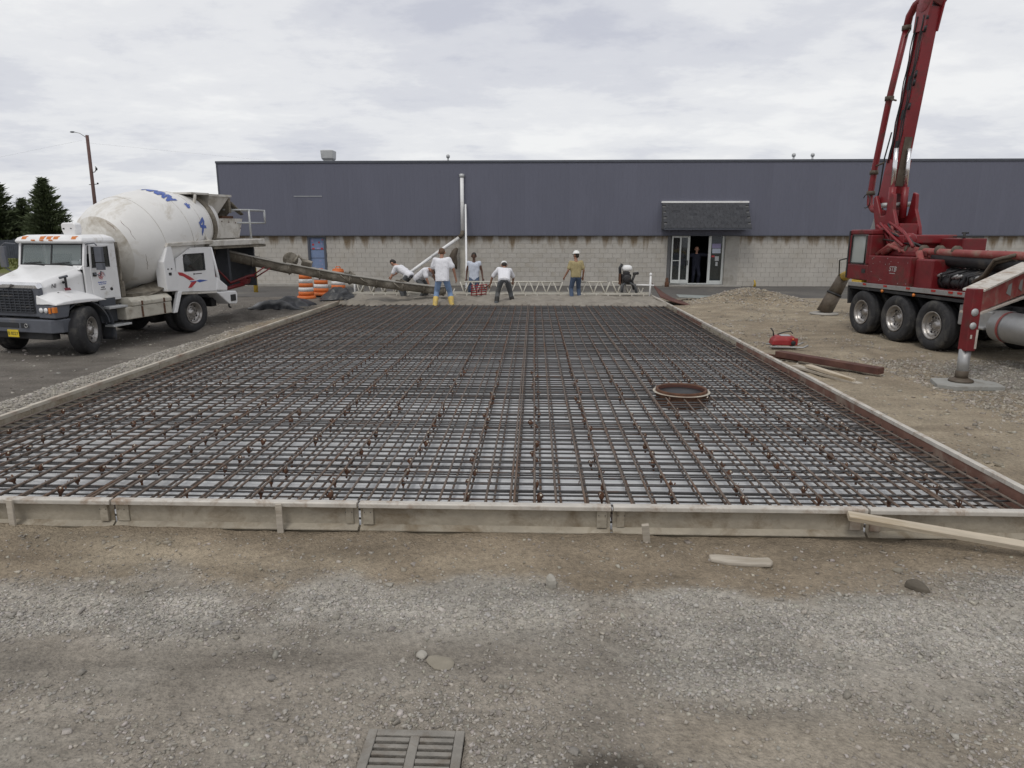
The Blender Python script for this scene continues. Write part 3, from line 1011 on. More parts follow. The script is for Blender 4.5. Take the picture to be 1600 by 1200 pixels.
# manhole frame in the slab
mh = thing('manhole_frame', 'round rusty manhole frame standing in the rebar', 'manhole', (2.07, 9.42, 0))
MB().lathe([(0.322, 0.24), (0.324, 0.256), (0.352, 0.26), (0.355, 0.24), (0.345, 0.03)], n=40, caps=False).ob('ring', 'rust', mh)
MB().lathe([(0.323, 0.25), (0.315, 0.03)], n=40, caps=False).ob('ring_inside', 'rust_beam', mh)  # inner wall in a darker rust, shade of the inside put in the colour
MB().lathe([(0.357, 0.216), (0.395, 0.216), (0.395, 0.222), (0.357, 0.224), (0.357, 0.216)], n=40, caps=False).ob('flange', 'form_worn', mh)
mb = MB().lathe([(0.001, 0.202), (0.315, 0.202), (0.315, 0.206), (0.001, 0.207)], n=32)
mb.ob('dark_hole_disc', 'black_metal', mh)  # black disc standing in for the dark depth of the hole

# drain in the foreground
dg = thing('drain_grate', 'grey cast iron drain grate set in the gravel', 'drain', (-0.56, 2.64, 0.0))
mb = MB()
gw, gl = 0.235, 0.24
mb.b2((-gw, -gl, -.02), (-gw + .045, gl, .006)).b2((gw - .045, -gl, -.02), (gw, gl, .006))
mb.b2((-gw + .045, gl - .04, -.02), (gw - .045, gl, .006)).b2((-gw + .045, -gl, -.02), (gw - .045, -gl + .04, .006))
mat('grate_iron', (0.23, 0.215, 0.19), 0.8, 0.1, 0.2, 8, bump=0.4, bscale=40, dirt=(0.15, 0.12, 0.09), dirt_amt=0.4, dscale=5)
mb.ob('frame', 'grate_iron', dg, 0.004)
gm = MB().b2((-0.0225, -gl + .041, -.02), (0.0225, gl - .041, .0055)).ob('rib', 'grate_iron', dg, 0.004)
bar = MB().b2((-.082, -.0125, -.02), (.082, .0125, .004)).ob('bar', 'grate_iron', dg, 0.003)
ys = [-gl + .06 + i * .0445 for i in range(9)]
first = True
for y in ys:
    for x in (-.106, .106):
        if first:
            bar.location = (x, y, 0)
            first = False
        else:
            o = bar.copy()
            col.objects.link(o)
            o.location = (x, y, 0)
MB().b2((-.2, -.21, -.44), (.2, .21, -.42)).ob('sump', 'interior_dark', dg)

# ------------------------------------------------------------------ building
BY = 32.0
BX0, BX1 = -14.45, 27.0
b = thing('warehouse', 'long low warehouse with slate blue metal siding over grey block wall', 'building', (0, 0, 0))
ZB, ZS, ZT = 0.03, 2.37, 5.6
openings = [(-10.54, -9.68, 0.4, 2.26), (6.05, 9.28, 0.0, 2.62)]


def hits(x0, x1, z0, z1):
    return any(x1 > a and x0 < c and z1 > e and z0 < f for a, c, e, f in openings)


mb = MB()
mb.b2((BX0, BY + .012, -.3), (-10.54, BY + .3, ZS + .05))
mb.b2((-10.54, BY + .012, -.3), (-9.68, BY + .3, 0.72)).b2((-10.54, BY + .012, 2.26), (-9.68, BY + .3, ZS + .05))
mb.b2((-9.68, BY + .012, -.3), (6.05, BY + .3, ZS + .05))
mb.b2((9.28, BY + .012, -.3), (BX1, BY + .3, ZS + .05))
mb.b2((BX0, BY + .3, -.3), (BX0 + .3, BY + 25, ZS + .05)).b2((BX1 - .3, BY + .3, -.3), (BX1, BY + 25, ZS + .05)).b2((BX0 + .3, BY + 24.7, -.3), (BX1 - .3, BY + 25, ZS + .05))
mb.ob('wall', 'mortar', b)
# blocks: each laid proud of the mortar
m = mat('block_face', (0.43, 0.408, 0.37), 0.88, 0, 0.10, 0.9, bump=0.35, bscale=40, dirt=(0.37, 0.34, 0.29), dirt_amt=0.42, dscale=0.8)
# water stains running down from the siding: darker streaks that hang from the top of the wall
nt = m.node_tree
bs = nt.nodes['Principled BSDF']
lk = bs.inputs['Base Color'].links[0].from_socket
geo = nt.nodes.new('ShaderNodeNewGeometry')
sp = nt.nodes.new('ShaderNodeSeparateXYZ')
nt.links.new(geo.outputs['Position'], sp.inputs[0])
cb = nt.nodes.new('ShaderNodeCombineXYZ')
nt.links.new(sp.outputs['X'], cb.inputs[0])
zz = nt.nodes.new('ShaderNodeMath')
zz.operation = 'MULTIPLY'
zz.inputs[1].default_value = 0.16
nt.links.new(sp.outputs['Z'], zz.inputs[0])
nt.links.new(zz.outputs[0], cb.inputs[2])
ns = nt.nodes.new('ShaderNodeTexNoise')
ns.inputs['Scale'].default_value = 2.6
ns.inputs['Detail'].default_value = 5
nt.links.new(cb.outputs[0], ns.inputs['Vector'])
hz = nt.nodes.new('ShaderNodeMapRange')
hz.inputs['From Min'].default_value = 1.45
hz.inputs['From Max'].default_value = 2.4
hz.inputs['To Min'].default_value = -0.22
hz.inputs['To Max'].default_value = 0.20
nt.links.new(sp.outputs['Z'], hz.inputs[0])
ad = nt.nodes.new('ShaderNodeMath')
nt.links.new(ns.outputs['Fac'], ad.inputs[0])
nt.links.new(hz.outputs[0], ad.inputs[1])
rs = nt.nodes.new('ShaderNodeValToRGB')
rs.color_ramp.elements[0].position = 0.50
rs.color_ramp.elements[1].position = 0.66
nt.links.new(ad.outputs[0], rs.inputs[0])
mx = nt.nodes.new('ShaderNodeMix')
mx.data_type = 'RGBA'
nt.links.new(rs.outputs[0], mx.inputs[0])
nt.links.new(lk, mx.inputs[6])
mx.inputs[7].default_value = (0.19, 0.145, 0.095, 1)
nt.links.new(mx.outputs[2], bs.inputs['Base Color'])

ch = (ZS - ZB) / 11
blocks = []
for r_ in range(11):
    off = 0.2 if r_ % 2 else 0.0
    x = BX0 + off - 0.4
    while x < BX1:
        x0, x1 = max(x, BX0), min(x + 0.4, BX1)
        z0, z1 = ZB + r_ * ch, ZB + (r_ + 1) * ch
        for a, c, e, f in openings:
            if z1 > e + .02 and z0 < f - .02:
                if x0 < a < x1:
                    x1 = a
                elif x0 < c < x1:
                    x0 = c
        if x1 - x0 > 0.06 and not hits(x0 + .01, x1 - .01, z0 + .03, z1 - .03):
            blocks.append(((x0 + x1) / 2, x1 - x0, (z0 + z1) / 2))
        x += 0.4
mb = MB().b2((-.195, -.006, -ch / 2 + .004), (.195, .03, ch / 2 - .004))
bm_ = mb.mesh('block', ['block_face'])
blocks.sort(key=lambda q: abs(q[0] - 1.6))
full = [q for q in blocks if abs(q[1] - .4) < .01]
rest = [q for q in blocks if abs(q[1] - .4) >= .01] + full[295:]
for x, w, z in full[:295]:
    inst(bm_, 'block', b, (x, BY + random.uniform(-.0025, .0025), z))
mb = MB()
for x, w, z in rest:
    j = random.uniform(-.0025, .0025)
    mb.b2((x - w / 2 + .005, BY - .006 + j, z - ch / 2 + .004), (x + w / 2 - .005, BY + .013, z + ch / 2 - .004))
o = mb.ob('far_blocks', 'block_face', b)
tag(o, None, None, None, 'stuff')
# ribbed siding panels
pw = 1.0
pts = []
for k in range(5):
    x = k * 0.2
    pts += [(x + .0, 0), (x + .15, 0), (x + .16, -.004), (x + .19, -.004)]
pts.append((1.0, 0))
prof = pts + [(1.0, .04), (0, .04)]
mb = MB().prism(prof, 'z', ZS - .03, ZT - .1)
pm = mb.mesh('siding_panel', ['siding_paint'])
bm2 = bmesh.new()
bm2.from_mesh(pm)
bmesh.ops.recalc_face_normals(bm2, faces=bm2.faces)
bm2.to_mesh(pm)
bm2.free()
for i in range(int(BX1 - BX0) + 1):
    inst(pm, 'siding_panel', b, (BX0 + i * pw - .02, BY - .11, 0))
mb = MB()
mb.b2((BX0, BY - .06, ZS - .03), (BX1 + .4, BY + .3, ZT - .1))
mb.b2((BX0 - .02, BY + .3, ZS + .05), (BX0 + .3, BY + 25, ZT - .1)).b2((BX1, BY + .3, ZS + .05), (BX1 + .4, BY + 25, ZT - .1)).b2((BX0 + .3, BY + 24.7, ZS + .05), (BX1, BY + 25, ZT - .1))
mb.ob('upper_wall', 'siding_paint', b)
MB().b2((BX0 - .05, BY - .15, ZT - .1), (BX1 + .45, BY + .35, ZT)).ob('parapet_cap', 'trim_dark', b, 0.01)
MB().b2((BX0 - .04, BY - .145, ZS - .075), (BX1 + .42, BY - .0, ZS - .033)).ob('drip_edge', 'trim_dark', b)
MB().b2((BX0 + .1, BY + .35, ZT - .4), (BX1 + .3, BY + 24.9, ZT - .25)).ob('roof', 'trim_dark', b)
mb = MB().b2((BX0 - .03, BY - .13, ZS - .03), (BX0 + .03, BY - .065, ZT - .1))
mb.ob('corner_trim', 'trim_dark', b)
mb = MB().b2((-11.0, BY - .137, 4.05), (-9.7, BY - .131, 4.075))
mb.ob('scratch', 'galvanised', b)

# blue service door with stickers
d = MB().b2((-10.44, BY + .05, 0.75), (-9.78, BY + .09, 2.2)).ob('service_door', 'poster_blue', b)
mb = MB()
mb.b2((-10.54, BY - .03, .70), (-10.44, BY + .15, 2.26)).b2((-9.78, BY - .03, .70), (-9.68, BY + .15, 2.26)).b2((-10.44, BY - .03, 2.2), (-9.78, BY + .15, 2.26))
mb.ob('door_frame', 'trim_dark', d)
mb = MB()
mb.b2((-10.44, BY + .04, 1.28), (-9.78, BY + .05, 1.30)).b2((-10.44, BY + .04, 1.66), (-9.78, BY + .05, 1.68))
mb.ob('rail', 'trim_dark', d)
mb = MB()
for x, z, w, h, k in ((-10.33, 2.08, .1, .1, 0), (-10.3, 1.9, .09, .09, 1), (-10.02, 2.0, .07, .08, 1), (-9.9, 1.95, .05, .1, 0), (-10.3, 1.72, .12, .07, 1), (-10.08, 1.73, .14, .06, 0), (-9.9, 1.72, .12, .08, 1), (-9.86, 2.12, .05, .06, 1), (-10.0, 1.15, .1, .04, 0), (-9.92, 1.0, .05, .05, 0)):
    mb.mi = k
    mb.b2((x - w / 2, BY + .042, z - h / 2), (x + w / 2, BY + .0495, z + h / 2))
mb.ob('sticker', ['lilac_cloth', 'print_red'], d)

# entrance: surround, storefront frame, glass, dark interior
mb = MB()
mb.b2((6.05, BY - .02, 0.0), (6.2, BY + .3, 2.62)).b2((6.2, BY + .0, 2.42), (8.66, BY + .3, 2.62))
mb.ob('door_surround', 'dark_surround', b)
mb = MB().b2((8.66, BY - .03, 0.0), (9.28, BY + .3, 2.62))
mb.ob('jamb', 'concrete_grey', b)
EY = BY + 0.12
ent = MB()
ent.b2((6.66, EY, 2.34), (8.66, EY + .06, 2.42)).b2((7.02, EY, .16), (7.09, EY + .06, 2.34)).b2((7.94, EY, .16), (8.06, EY + .06, 2.34)).b2((8.56, EY, .16), (8.66, EY + .06, 2.34))
ent.b2((6.2, EY, .10), (8.66, EY + .08, .16)).b2((8.06, EY, .16), (8.56, EY + .06, .28))
entrance = ent.ob('entrance_frame', 'frame_alu', b, 0.004)
MB().b2((8.062, EY + .025, .28), (8.558, EY + .035, 2.338)).ob('sidelight_pane', 'door_glass', entrance)
mb = MB()
mb.b2((8.12, EY + .018, 1.52), (8.50, EY + .0235, 1.73))
mb.mi = 1
mb.b2((8.10, EY + .018, 1.34), (8.24, EY + .0235, 1.42))
mb.mi = 2
mb.b2((8.26, EY + .018, 1.18), (8.44, EY + .0235, 1.38)).b2((8.30, EY + .018, .95), (8.40, EY + .0235, 1.13))
mb.mi = 3
mb.b2((8.10, EY + .018, 1.75), (8.50, EY + .0235, 1.95))
mb.ob('notice', ['cloth_paleblue', 'print_red', 'galvanised', 'lilac_cloth'], entrance)
# open door leaf standing out from the frame, and sliding leaf behind
dl = MB()
LZ0, LZ1 = .16, 2.30
def leaf(name, x0, x1, y, rail):
    mb = MB()
    mb.b2((x0, y, LZ0), (x0 + .07, y + .05, LZ1)).b2((x1 - .07, y, LZ0), (x1, y + .05, LZ1)).b2((x0 + .07, y, LZ1 - .08), (x1 - .07, y + .05, LZ1)).b2((x0 + .07, y, LZ0), (x1 - .07, y + .05, LZ0 + .16))
    if rail:
        mb.b2((x0 + .07, y + .005, 1.17), (x1 - .07, y + .045, 1.21))
    lf = mb.ob(name, 'frame_alu', b, 0.004)
    MB().b2((x0 + .068, y + .02, LZ0 + .158), (x1 - .068, y + .03, LZ1 - .078)).ob('pane', 'door_glass', lf)
    return lf
leaf('entrance_door', 6.24, 6.68, EY - .10, True)
l2 = leaf('entrance_door', 6.62, 7.05, EY - .02, False)
MB().b2((6.985, EY - .06, .98), (7.02, EY - .022, 1.2)).ob('handle', 'black_metal', l2)
mb = MB()
mb.b2((6.0, BY + 4, -.05), (9.4, BY + 4.1, 2.8)).b2((5.9, BY + .31, -.05), (6.0, BY + 4.1, 2.8)).b2((9.4, BY + .31, -.05), (9.5, BY + 4.1, 2.8)).b2((5.9, BY + .31, 2.8), (9.5, BY + 4.1, 2.9)).b2((5.9, BY + .31, -.1), (9.5, BY + 4.1, 0.03))
mb.ob('lobby', 'interior_dark', b)
MB().b2((5.9, BY - .35, -.2), (9.4, BY - .035, 0.10)).ob('threshold', 'concrete_grey', b, 0.01)

# shingled awning
ax0, ax1 = 5.68, 9.52
aw = MB()
aw.prism([(BY - .14, 3.74), (BY - .14, 2.60), (BY - .92, 2.60), (BY - .92, 2.64)], 'x', ax0 + .02, ax1 - .02)
awn = aw.ob('awning', 'dark_surround', b)
mat('shingle_grey', (0.052, 0.054, 0.060), 0.9, 0, 0.25, 7, bump=0.5, bscale=50)
mat('shingle_dark', (0.042, 0.044, 0.050), 0.9, 0, 0.25, 7, bump=0.5, bscale=50)
mat('shingle_light', (0.064, 0.066, 0.072), 0.9, 0, 0.25, 7, bump=0.5, bscale=50)
top, bot = Vector((0, BY - .15, 3.74)), Vector((0, BY - .95, 2.62))
sl = (bot - top)
sang = math.atan2(-sl.z, -sl.y)
nr = 9
rh = sl.length / nr
sm = []
for m_ in ('shingle_grey', 'shingle_dark', 'shingle_light'):
    sm.append(MB().b2((-.143, -rh * 1.25, -.004), (.143, 0, .008)).mesh('shingle', [m_]))
for r_ in range(nr):
    p = top + sl * ((r_ + 1) / nr)
    off = (0.0, 0.15)[r_ % 2]
    x = ax0 + .15 - off
    while x < ax1 + .1:
        if x > ax0 + .1 and x < ax1 - .1:
            o = inst(random.choices(sm, (.82, .12, .06))[0], 'shingle', awn, (x, p.y, p.z + .02), (0, 0, 0))
            o.rotation_euler = (sang + math.pi + random.uniform(-.01, .01) + 0.02, 0, math.pi)
            o.rotation_mode = 'XYZ'
        x += 0.295
# slope frame for shingles: x across, y up the slope
e_y = (-sl).normalized()
e_z = Vector((1, 0, 0)).cross(e_y)
sm_rot = Matrix(((1, e_y.x, e_z.x), (0, e_y.y, e_z.y), (0, e_y.z, e_z.z))).to_euler()
for o in awn.children:
    o.rotation_euler = (sm_rot.x + random.uniform(-.012, .012) + .03, sm_rot.y, sm_rot.z + random.uniform(-.008, .008))
    o.location.y -= .012
for m_ in sm:
    for v in m_.vertices:
        v.co.y = v.co.y + rh * 1.25
MB().b2((ax0 - .02, BY - .2, 3.74), (ax1 + .02, BY - .112, 3.82)).ob('flashing', 'white_tube', b, 0.006)
mb = MB().b2((ax0, BY - .95, 2.565), (ax1, BY - .9, 2.635))
mb.ob('fascia', 'trim_dark', b)

# downspout on the wall, pipes
ds = thing('downspout', 'white downspout down the siding with elbow slanting out over the workers', 'drain pipe', (-3.3, BY - .2, 0))
MB().tube([(0, 0, 4.9), (0, 0, 2.5)], 0.085, 10).ob('upper_pipe', 'white_tube', ds)
MB().lathe([(.1, 4.86), (.12, 4.9), (.12, 5.0), (.06, 5.02)], n=12).ob('cap', 'galvanised', ds)
MB().tube([(0, 0, 2.52), (-.02, -.02, 2.36), (-.16, -.05, 2.22)], 0.1, 10).ob('elbow', 'hose_brown', ds)
MB().tube([(-.14, -.05, 2.24), (-1.36, -.6, 1.38)], 0.075, 10).ob('slanting_pipe', 'white_tube', ds)
MB().tube([(-.9, -.39, 1.70), (-.98, -.43, 1.645)], 0.095, 10).ob('clamp', 'black_metal', ds)
MB().tube([(-1.36, -.6, 1.38), (-2.55, -1.1, 0.5)], 0.07, 10).ob('slanting_pipe', 'white_tube', ds)
mb = MB()
mb.tube([(0.05, -.1, 3.68), (.2, -1.6, 1.2), (.26, -2.4, 0.1)], 0.045, 8)
o = mb.ob('pole', 'white_tube')
o.location = (-3.2, BY - .1, 0)
tag(o, 'thin white pole leaning on the wall beside the downspout', 'pole')
st = MB().b2((-3.46, BY - .06, 0.05), (-3.16, BY - .007, 2.3)).ob('pilaster', 'beige_paint', b, 0.01)
mb = MB().loft([[(0.0 + .05 * k, 0.0, 0), (.26 * math.sin(1.1 * k + .3) * .5 - .1, -.12, .0), (.02, -.2, .0)] for k in (0, 1)]) if False else MB()
mb.tube([(0.08, 0, 1.75), (-.02, -.02, 1.62), (-.12, -.03, 1.4), (-.06, -.03, 1.12), (0.0, -.02, .95), (.02, 0, .8)], [.06, .13, .17, .15, .08, .03], 10)
o = mb.ob('canvas_sleeve', 'hose_brown')
o.location = (-3.62, BY - .35, 0)
tag(o, 'brown canvas hose sleeve hanging by the pilaster', 'sleeve')

# things on the roof
hv = thing('roof_unit', 'square galvanised ventilation unit on the roof near the corner', 'vent unit', (-9.6, BY + .9, ZT - .3))
MB().b2((-.2, -.2, 0), (.2, .2, .45)).ob('curb', 'galvanised', hv)
MB().loft([[(-.22, -.22, .42), (.22, -.22, .42), (.22, .22, .42), (-.22, .22, .42)], [(-.27, -.27, .5), (.27, -.27, .5), (.27, .27, .5), (-.27, .27, .5)], [(-.29, -.29, .84), (.29, -.29, .84), (.29, .29, .84), (-.29, .29, .84)], [(-.2, -.2, .87), (.2, -.2, .87), (.2, .2, .87), (-.2, .2, .87)]]).ob('hood', 'galvanised', hv, .01)
for x, lb in ((-4.05, 'thin vent pipe on the roof above the downspout'), (11.75, 'thin roof vent pipe right of the awning'), (12.6, 'roof vent pipe nearest the pump boom')):
    mb = MB().tube([(0, 0, 0), (0, 0, .62)], .045, 8).lathe([(.05, .5), (.085, .52), (.085, .62), (.03, .66)], n=10)
    o = mb.ob('vent_pipe', 'galvanised')
    o.location = (x, BY + 1.0, ZT - .28)
    tag(o, lb, 'vent pipe', 'vent pipes on the roof')

# asphalt apron in front of the building
mat('asphalt', (0.098, 0.092, 0.085), 0.9, 0, 0.15, 0.8, bump=0.4, bscale=60, dirt=(0.17, 0.155, 0.13), dirt_amt=0.35, dscale=0.6)
n = 60
vs = []
ed = [25.7 + 0.9 * float(fbm(np.array([x * .5]), np.array([1.0]), 99)[0]) for x in np.linspace(-45, 45, n)]
mb = MB()
mb.sheet(lambda u, v: (-45 + 90 * u, ed[min(int(round(u * (n - 1))), n - 1)] + (32.4 - ed[min(int(round(u * (n - 1))), n - 1)]) * v, 0.03 + 0.015 * float(fbm(np.array([u * 60]), np.array([v * 6]), 98)[0]) - 0.06 * (1 if v == 0 else 0)), n - 1, 10)
o = mb.ob('asphalt_apron', 'asphalt')
tag(o, 'grey asphalt apron along the foot of the building', None, None, 'structure')
mb = MB().b2((-13.5, BY - .75, 0.0), (-8.2, BY - .03, 0.14))
o = mb.ob('walkway', 'concrete_grey', None, .015)
tag(o, 'low concrete walk below the blue door', None, None, 'structure')

# ------------------------------------------------------------------ far left: fence, trees, pole
fx0, fx1, FY = -85.0, -22.0, 64.0
fe = thing('board_fence', 'dark blue-grey board fence beyond the lot', 'fence', (0, FY, 0))
mb = MB()
x = fx0
while x < fx1:
    mb.b2((x, -.02 + random.uniform(-.01, .01), 0.15), (x + .17, .02, 1.85 + random.uniform(-.02, .02)))
    x += .19
mat('fence_paint', (0.055, 0.062, 0.078), 0.8, 0, 0.25, 2)
o = mb.ob('boards', 'fence_paint', fe)
tag(o, None, None, None, 'stuff')
x = fx0
while x < fx1:
    MB().b2((x - .06, .03, 0), (x + .06, .15, 1.95)).ob('post', 'fence_paint', fe)
    x += 3.0

m = mat('needles', (0.085, 0.105, 0.055), 0.85, 0, 0.5, 0.9, spec=0.2)
mat('bark', (0.06, 0.045, 0.035), 0.9)


def conifer(label, x, y, h, w, n, seed):
    rr = np.random.default_rng(seed)
    t = thing('conifer_tree', label, 'tree', (x, y, 0), (0, 0, 0), 'conifers beyond the fence')
    MB().tube([(0, 0, -.2), (0.05, 0, h * .5), (0, 0, h * .97)], [w * .07, w * .045, .02], 8).ob('trunk', 'bark', t)
    mb = MB()
    nb = int(n)
    for k in range(nb):
        f = (k + rr.uniform()) / nb
        z0 = h * (0.07 + 0.92 * f)
        a = k * 2.399 + rr.uniform(-.4, .4)
        taper = (1 - f) ** 0.78
        Lb = w * (taper * rr.uniform(.62, 1.12) + 0.02)
        rise = rr.uniform(-.28, .22) + 0.5 * f
        steps = max(3, int(Lb / .17))
        for s in range(steps):
            q = (s + .5 + rr.uniform(-.4, .4)) / steps
            px = Lb * q
            wid = (0.34 + .16 * (1 - f)) * (1.15 - .75 * q) * (w / 2.6)
            for e in range(2):
                sd = rr.uniform(-1, 1) * wid
                c = np.array([math.cos(a) * px - math.sin(a) * sd, math.sin(a) * px + math.cos(a) * sd, z0 + rise * px + rr.uniform(-.13, .1) - .12 * abs(sd)])
                tip = np.array([math.cos(a + sd * .8) * .34, math.sin(a + sd * .8) * .34, rr.uniform(-.02, .26)]) * rr.uniform(.6, 1.25)
                wd = rr.normal(0, 1, 3)
                wd = wd / np.linalg.norm(wd) * rr.uniform(.07, .13)
                mb.add([c - tip * .6 - wd, c - tip * .6 + wd, c + tip * .6 + wd * .5, c + tip], [(0, 1, 2), (0, 2, 3)], False)
    for k in range(10):
        a, z = rr.uniform(0, 6.28), h * rr.uniform(.93, 1.0)
        mb.add([(0, 0, z - .25), (.12 * math.cos(a), .12 * math.sin(a), z - .1), (0.02, 0, z + .2)], [(0, 1, 2)], False)
    mb.ob('crown', 'needles', t)


conifer('tall dark conifer with dense crown farthest along the fence', -61.3, 78.0, 8.6, 4.0, 420, 1)
conifer('pointed dark conifer standing near the utility pole', -54.7, 77.0, 8.5, 3.4, 400, 2)
conifer('dark conifer between the two pointed ones, lower and wider', -59.6, 80.0, 6.4, 3.0, 300, 5)
conifer('tall bushy conifer at the outer end of the fence', -66.5, 79.0, 8.9, 4.4, 420, 6)
conifer('small conifer showing between cab and drum of the mixer', -51.3, 78.5, 3.9, 1.8, 160, 3)

up = thing('utility_pole', 'brown wooden utility pole with street lamp arm', 'utility pole', (-38.25, 60.0, 0))
MB().tube([(0, 0, -.3), (.12, 0, 10.6)], [.17, .13], 10).ob('shaft', 'pole_wood', up)
MB().tube([(.12, 0, 10.35), (-.45, -.05, 10.75), (-.9, -.1, 10.85)], .03, 6).ob('lamp_arm', 'grey_steel', up)
MB().ball((-1.05, -.1, 10.85), (.22, .1, .07), 10, 6).ob('lamp_head', 'grey_plastic', up)
mb = MB().tube([(.08, 0, 7.55), (.4, 0, 7.6), (.6, 0, 7.9), (.5, 0, 8.05)], .035, 6).ball((.57, 0, 7.85), (.09, .09, .14), 8, 6)
mb.ob('insulator', 'black_metal', up)
MB().tube([(-.25, 0, 6.55), (.5, 0, 6.6)], .03, 6).ball((.53, 0, 6.65), .08, 8, 6).ob('bracket', 'black_metal', up)
mb = MB()
mb.tube([(-.3, 0, 10.2), (-14 + 0, 6, 9.2), (-45, 20, 10.3)], .003, 4)
mb.tube([(-.2, 0, 10.0), (20, 13, 8.9), (60, 42, 10.0)], .003, 4)
mb.ob('wires', 'black_metal', up)

# weeds along the fence foot
mb = MB()
for _ in range(5000):
    x, y = random.uniform(-80, -24), random.uniform(46, 63.5)
    a, hh = random.uniform(0, 6.28), random.uniform(.08, .3)
    mb.add([(x, y, 0), (x + .12 * math.cos(a), y + .12 * math.sin(a), 0), (x + .05, y, hh)], [(0, 1, 2)], False)
mat('grass_green', (0.105, 0.115, 0.03), 0.9, 0, 0.4, .4)
o = mb.ob('grass', 'grass_green')
tag(o, 'yellow green grass verge in front of the board fence', None, None, 'stuff')

# ------------------------------------------------------------------ people
def capsules(caps, voxel=0.016, smooth=6):
    """one continuous skin grown round a list of tapered capsules (p0, r0, p1, r1)"""
    mb = MB()
    for p0, r0, p1, r1 in caps:
        p0, p1 = Vector(p0), Vector(p1)
        d = p1 - p0
        L = max(d.length, 1e-4)
        if d.length < 1e-4:
            d = Vector((0, 0, 1))
        prof = []
        for k in range(5):
            a = -math.pi / 2 + math.pi / 2 * k / 4
            prof.append((r0 * math.cos(a), r0 * math.sin(a)))
        for k in range(5):
            a = math.pi / 2 * k / 4
            prof.append((r1 * math.cos(a), L + r1 * math.sin(a)))
        mb.lathe(prof, p0, d, 10)
    me = mb.mesh('tmp', [])
    bm = bmesh.new()
    bm.from_mesh(me)
    bmesh.ops.recalc_face_normals(bm, faces=bm.faces)
    bm.to_mesh(me)
    bm.free()
    o = bpy.data.objects.new('tmp', me)
    col.objects.link(o)
    r = o.modifiers.new('r', 'REMESH')
    r.mode = 'VOXEL'
    r.voxel_size = voxel
    s = o.modifiers.new('s', 'SMOOTH')
    s.iterations = smooth
    s.factor = 0.5
    dg = bpy.context.evaluated_depsgraph_get()
    out = bpy.data.meshes.new_from_object(o.evaluated_get(dg))
    bpy.data.objects.remove(o)
    bpy.data.meshes.remove(me)
    out.polygons.foreach_set('use_smooth', np.ones(len(out.polygons), bool))
    return out


def flat_caps(a, ra, b_, rb, wide, n=3):
    """capsules side by side along vector wide: a slab of body"""
    wide = Vector(wide)
    return [(Vector(a) + wide * t, ra, Vector(b_) + wide * t, rb) for t in np.linspace(-1, 1, n)]


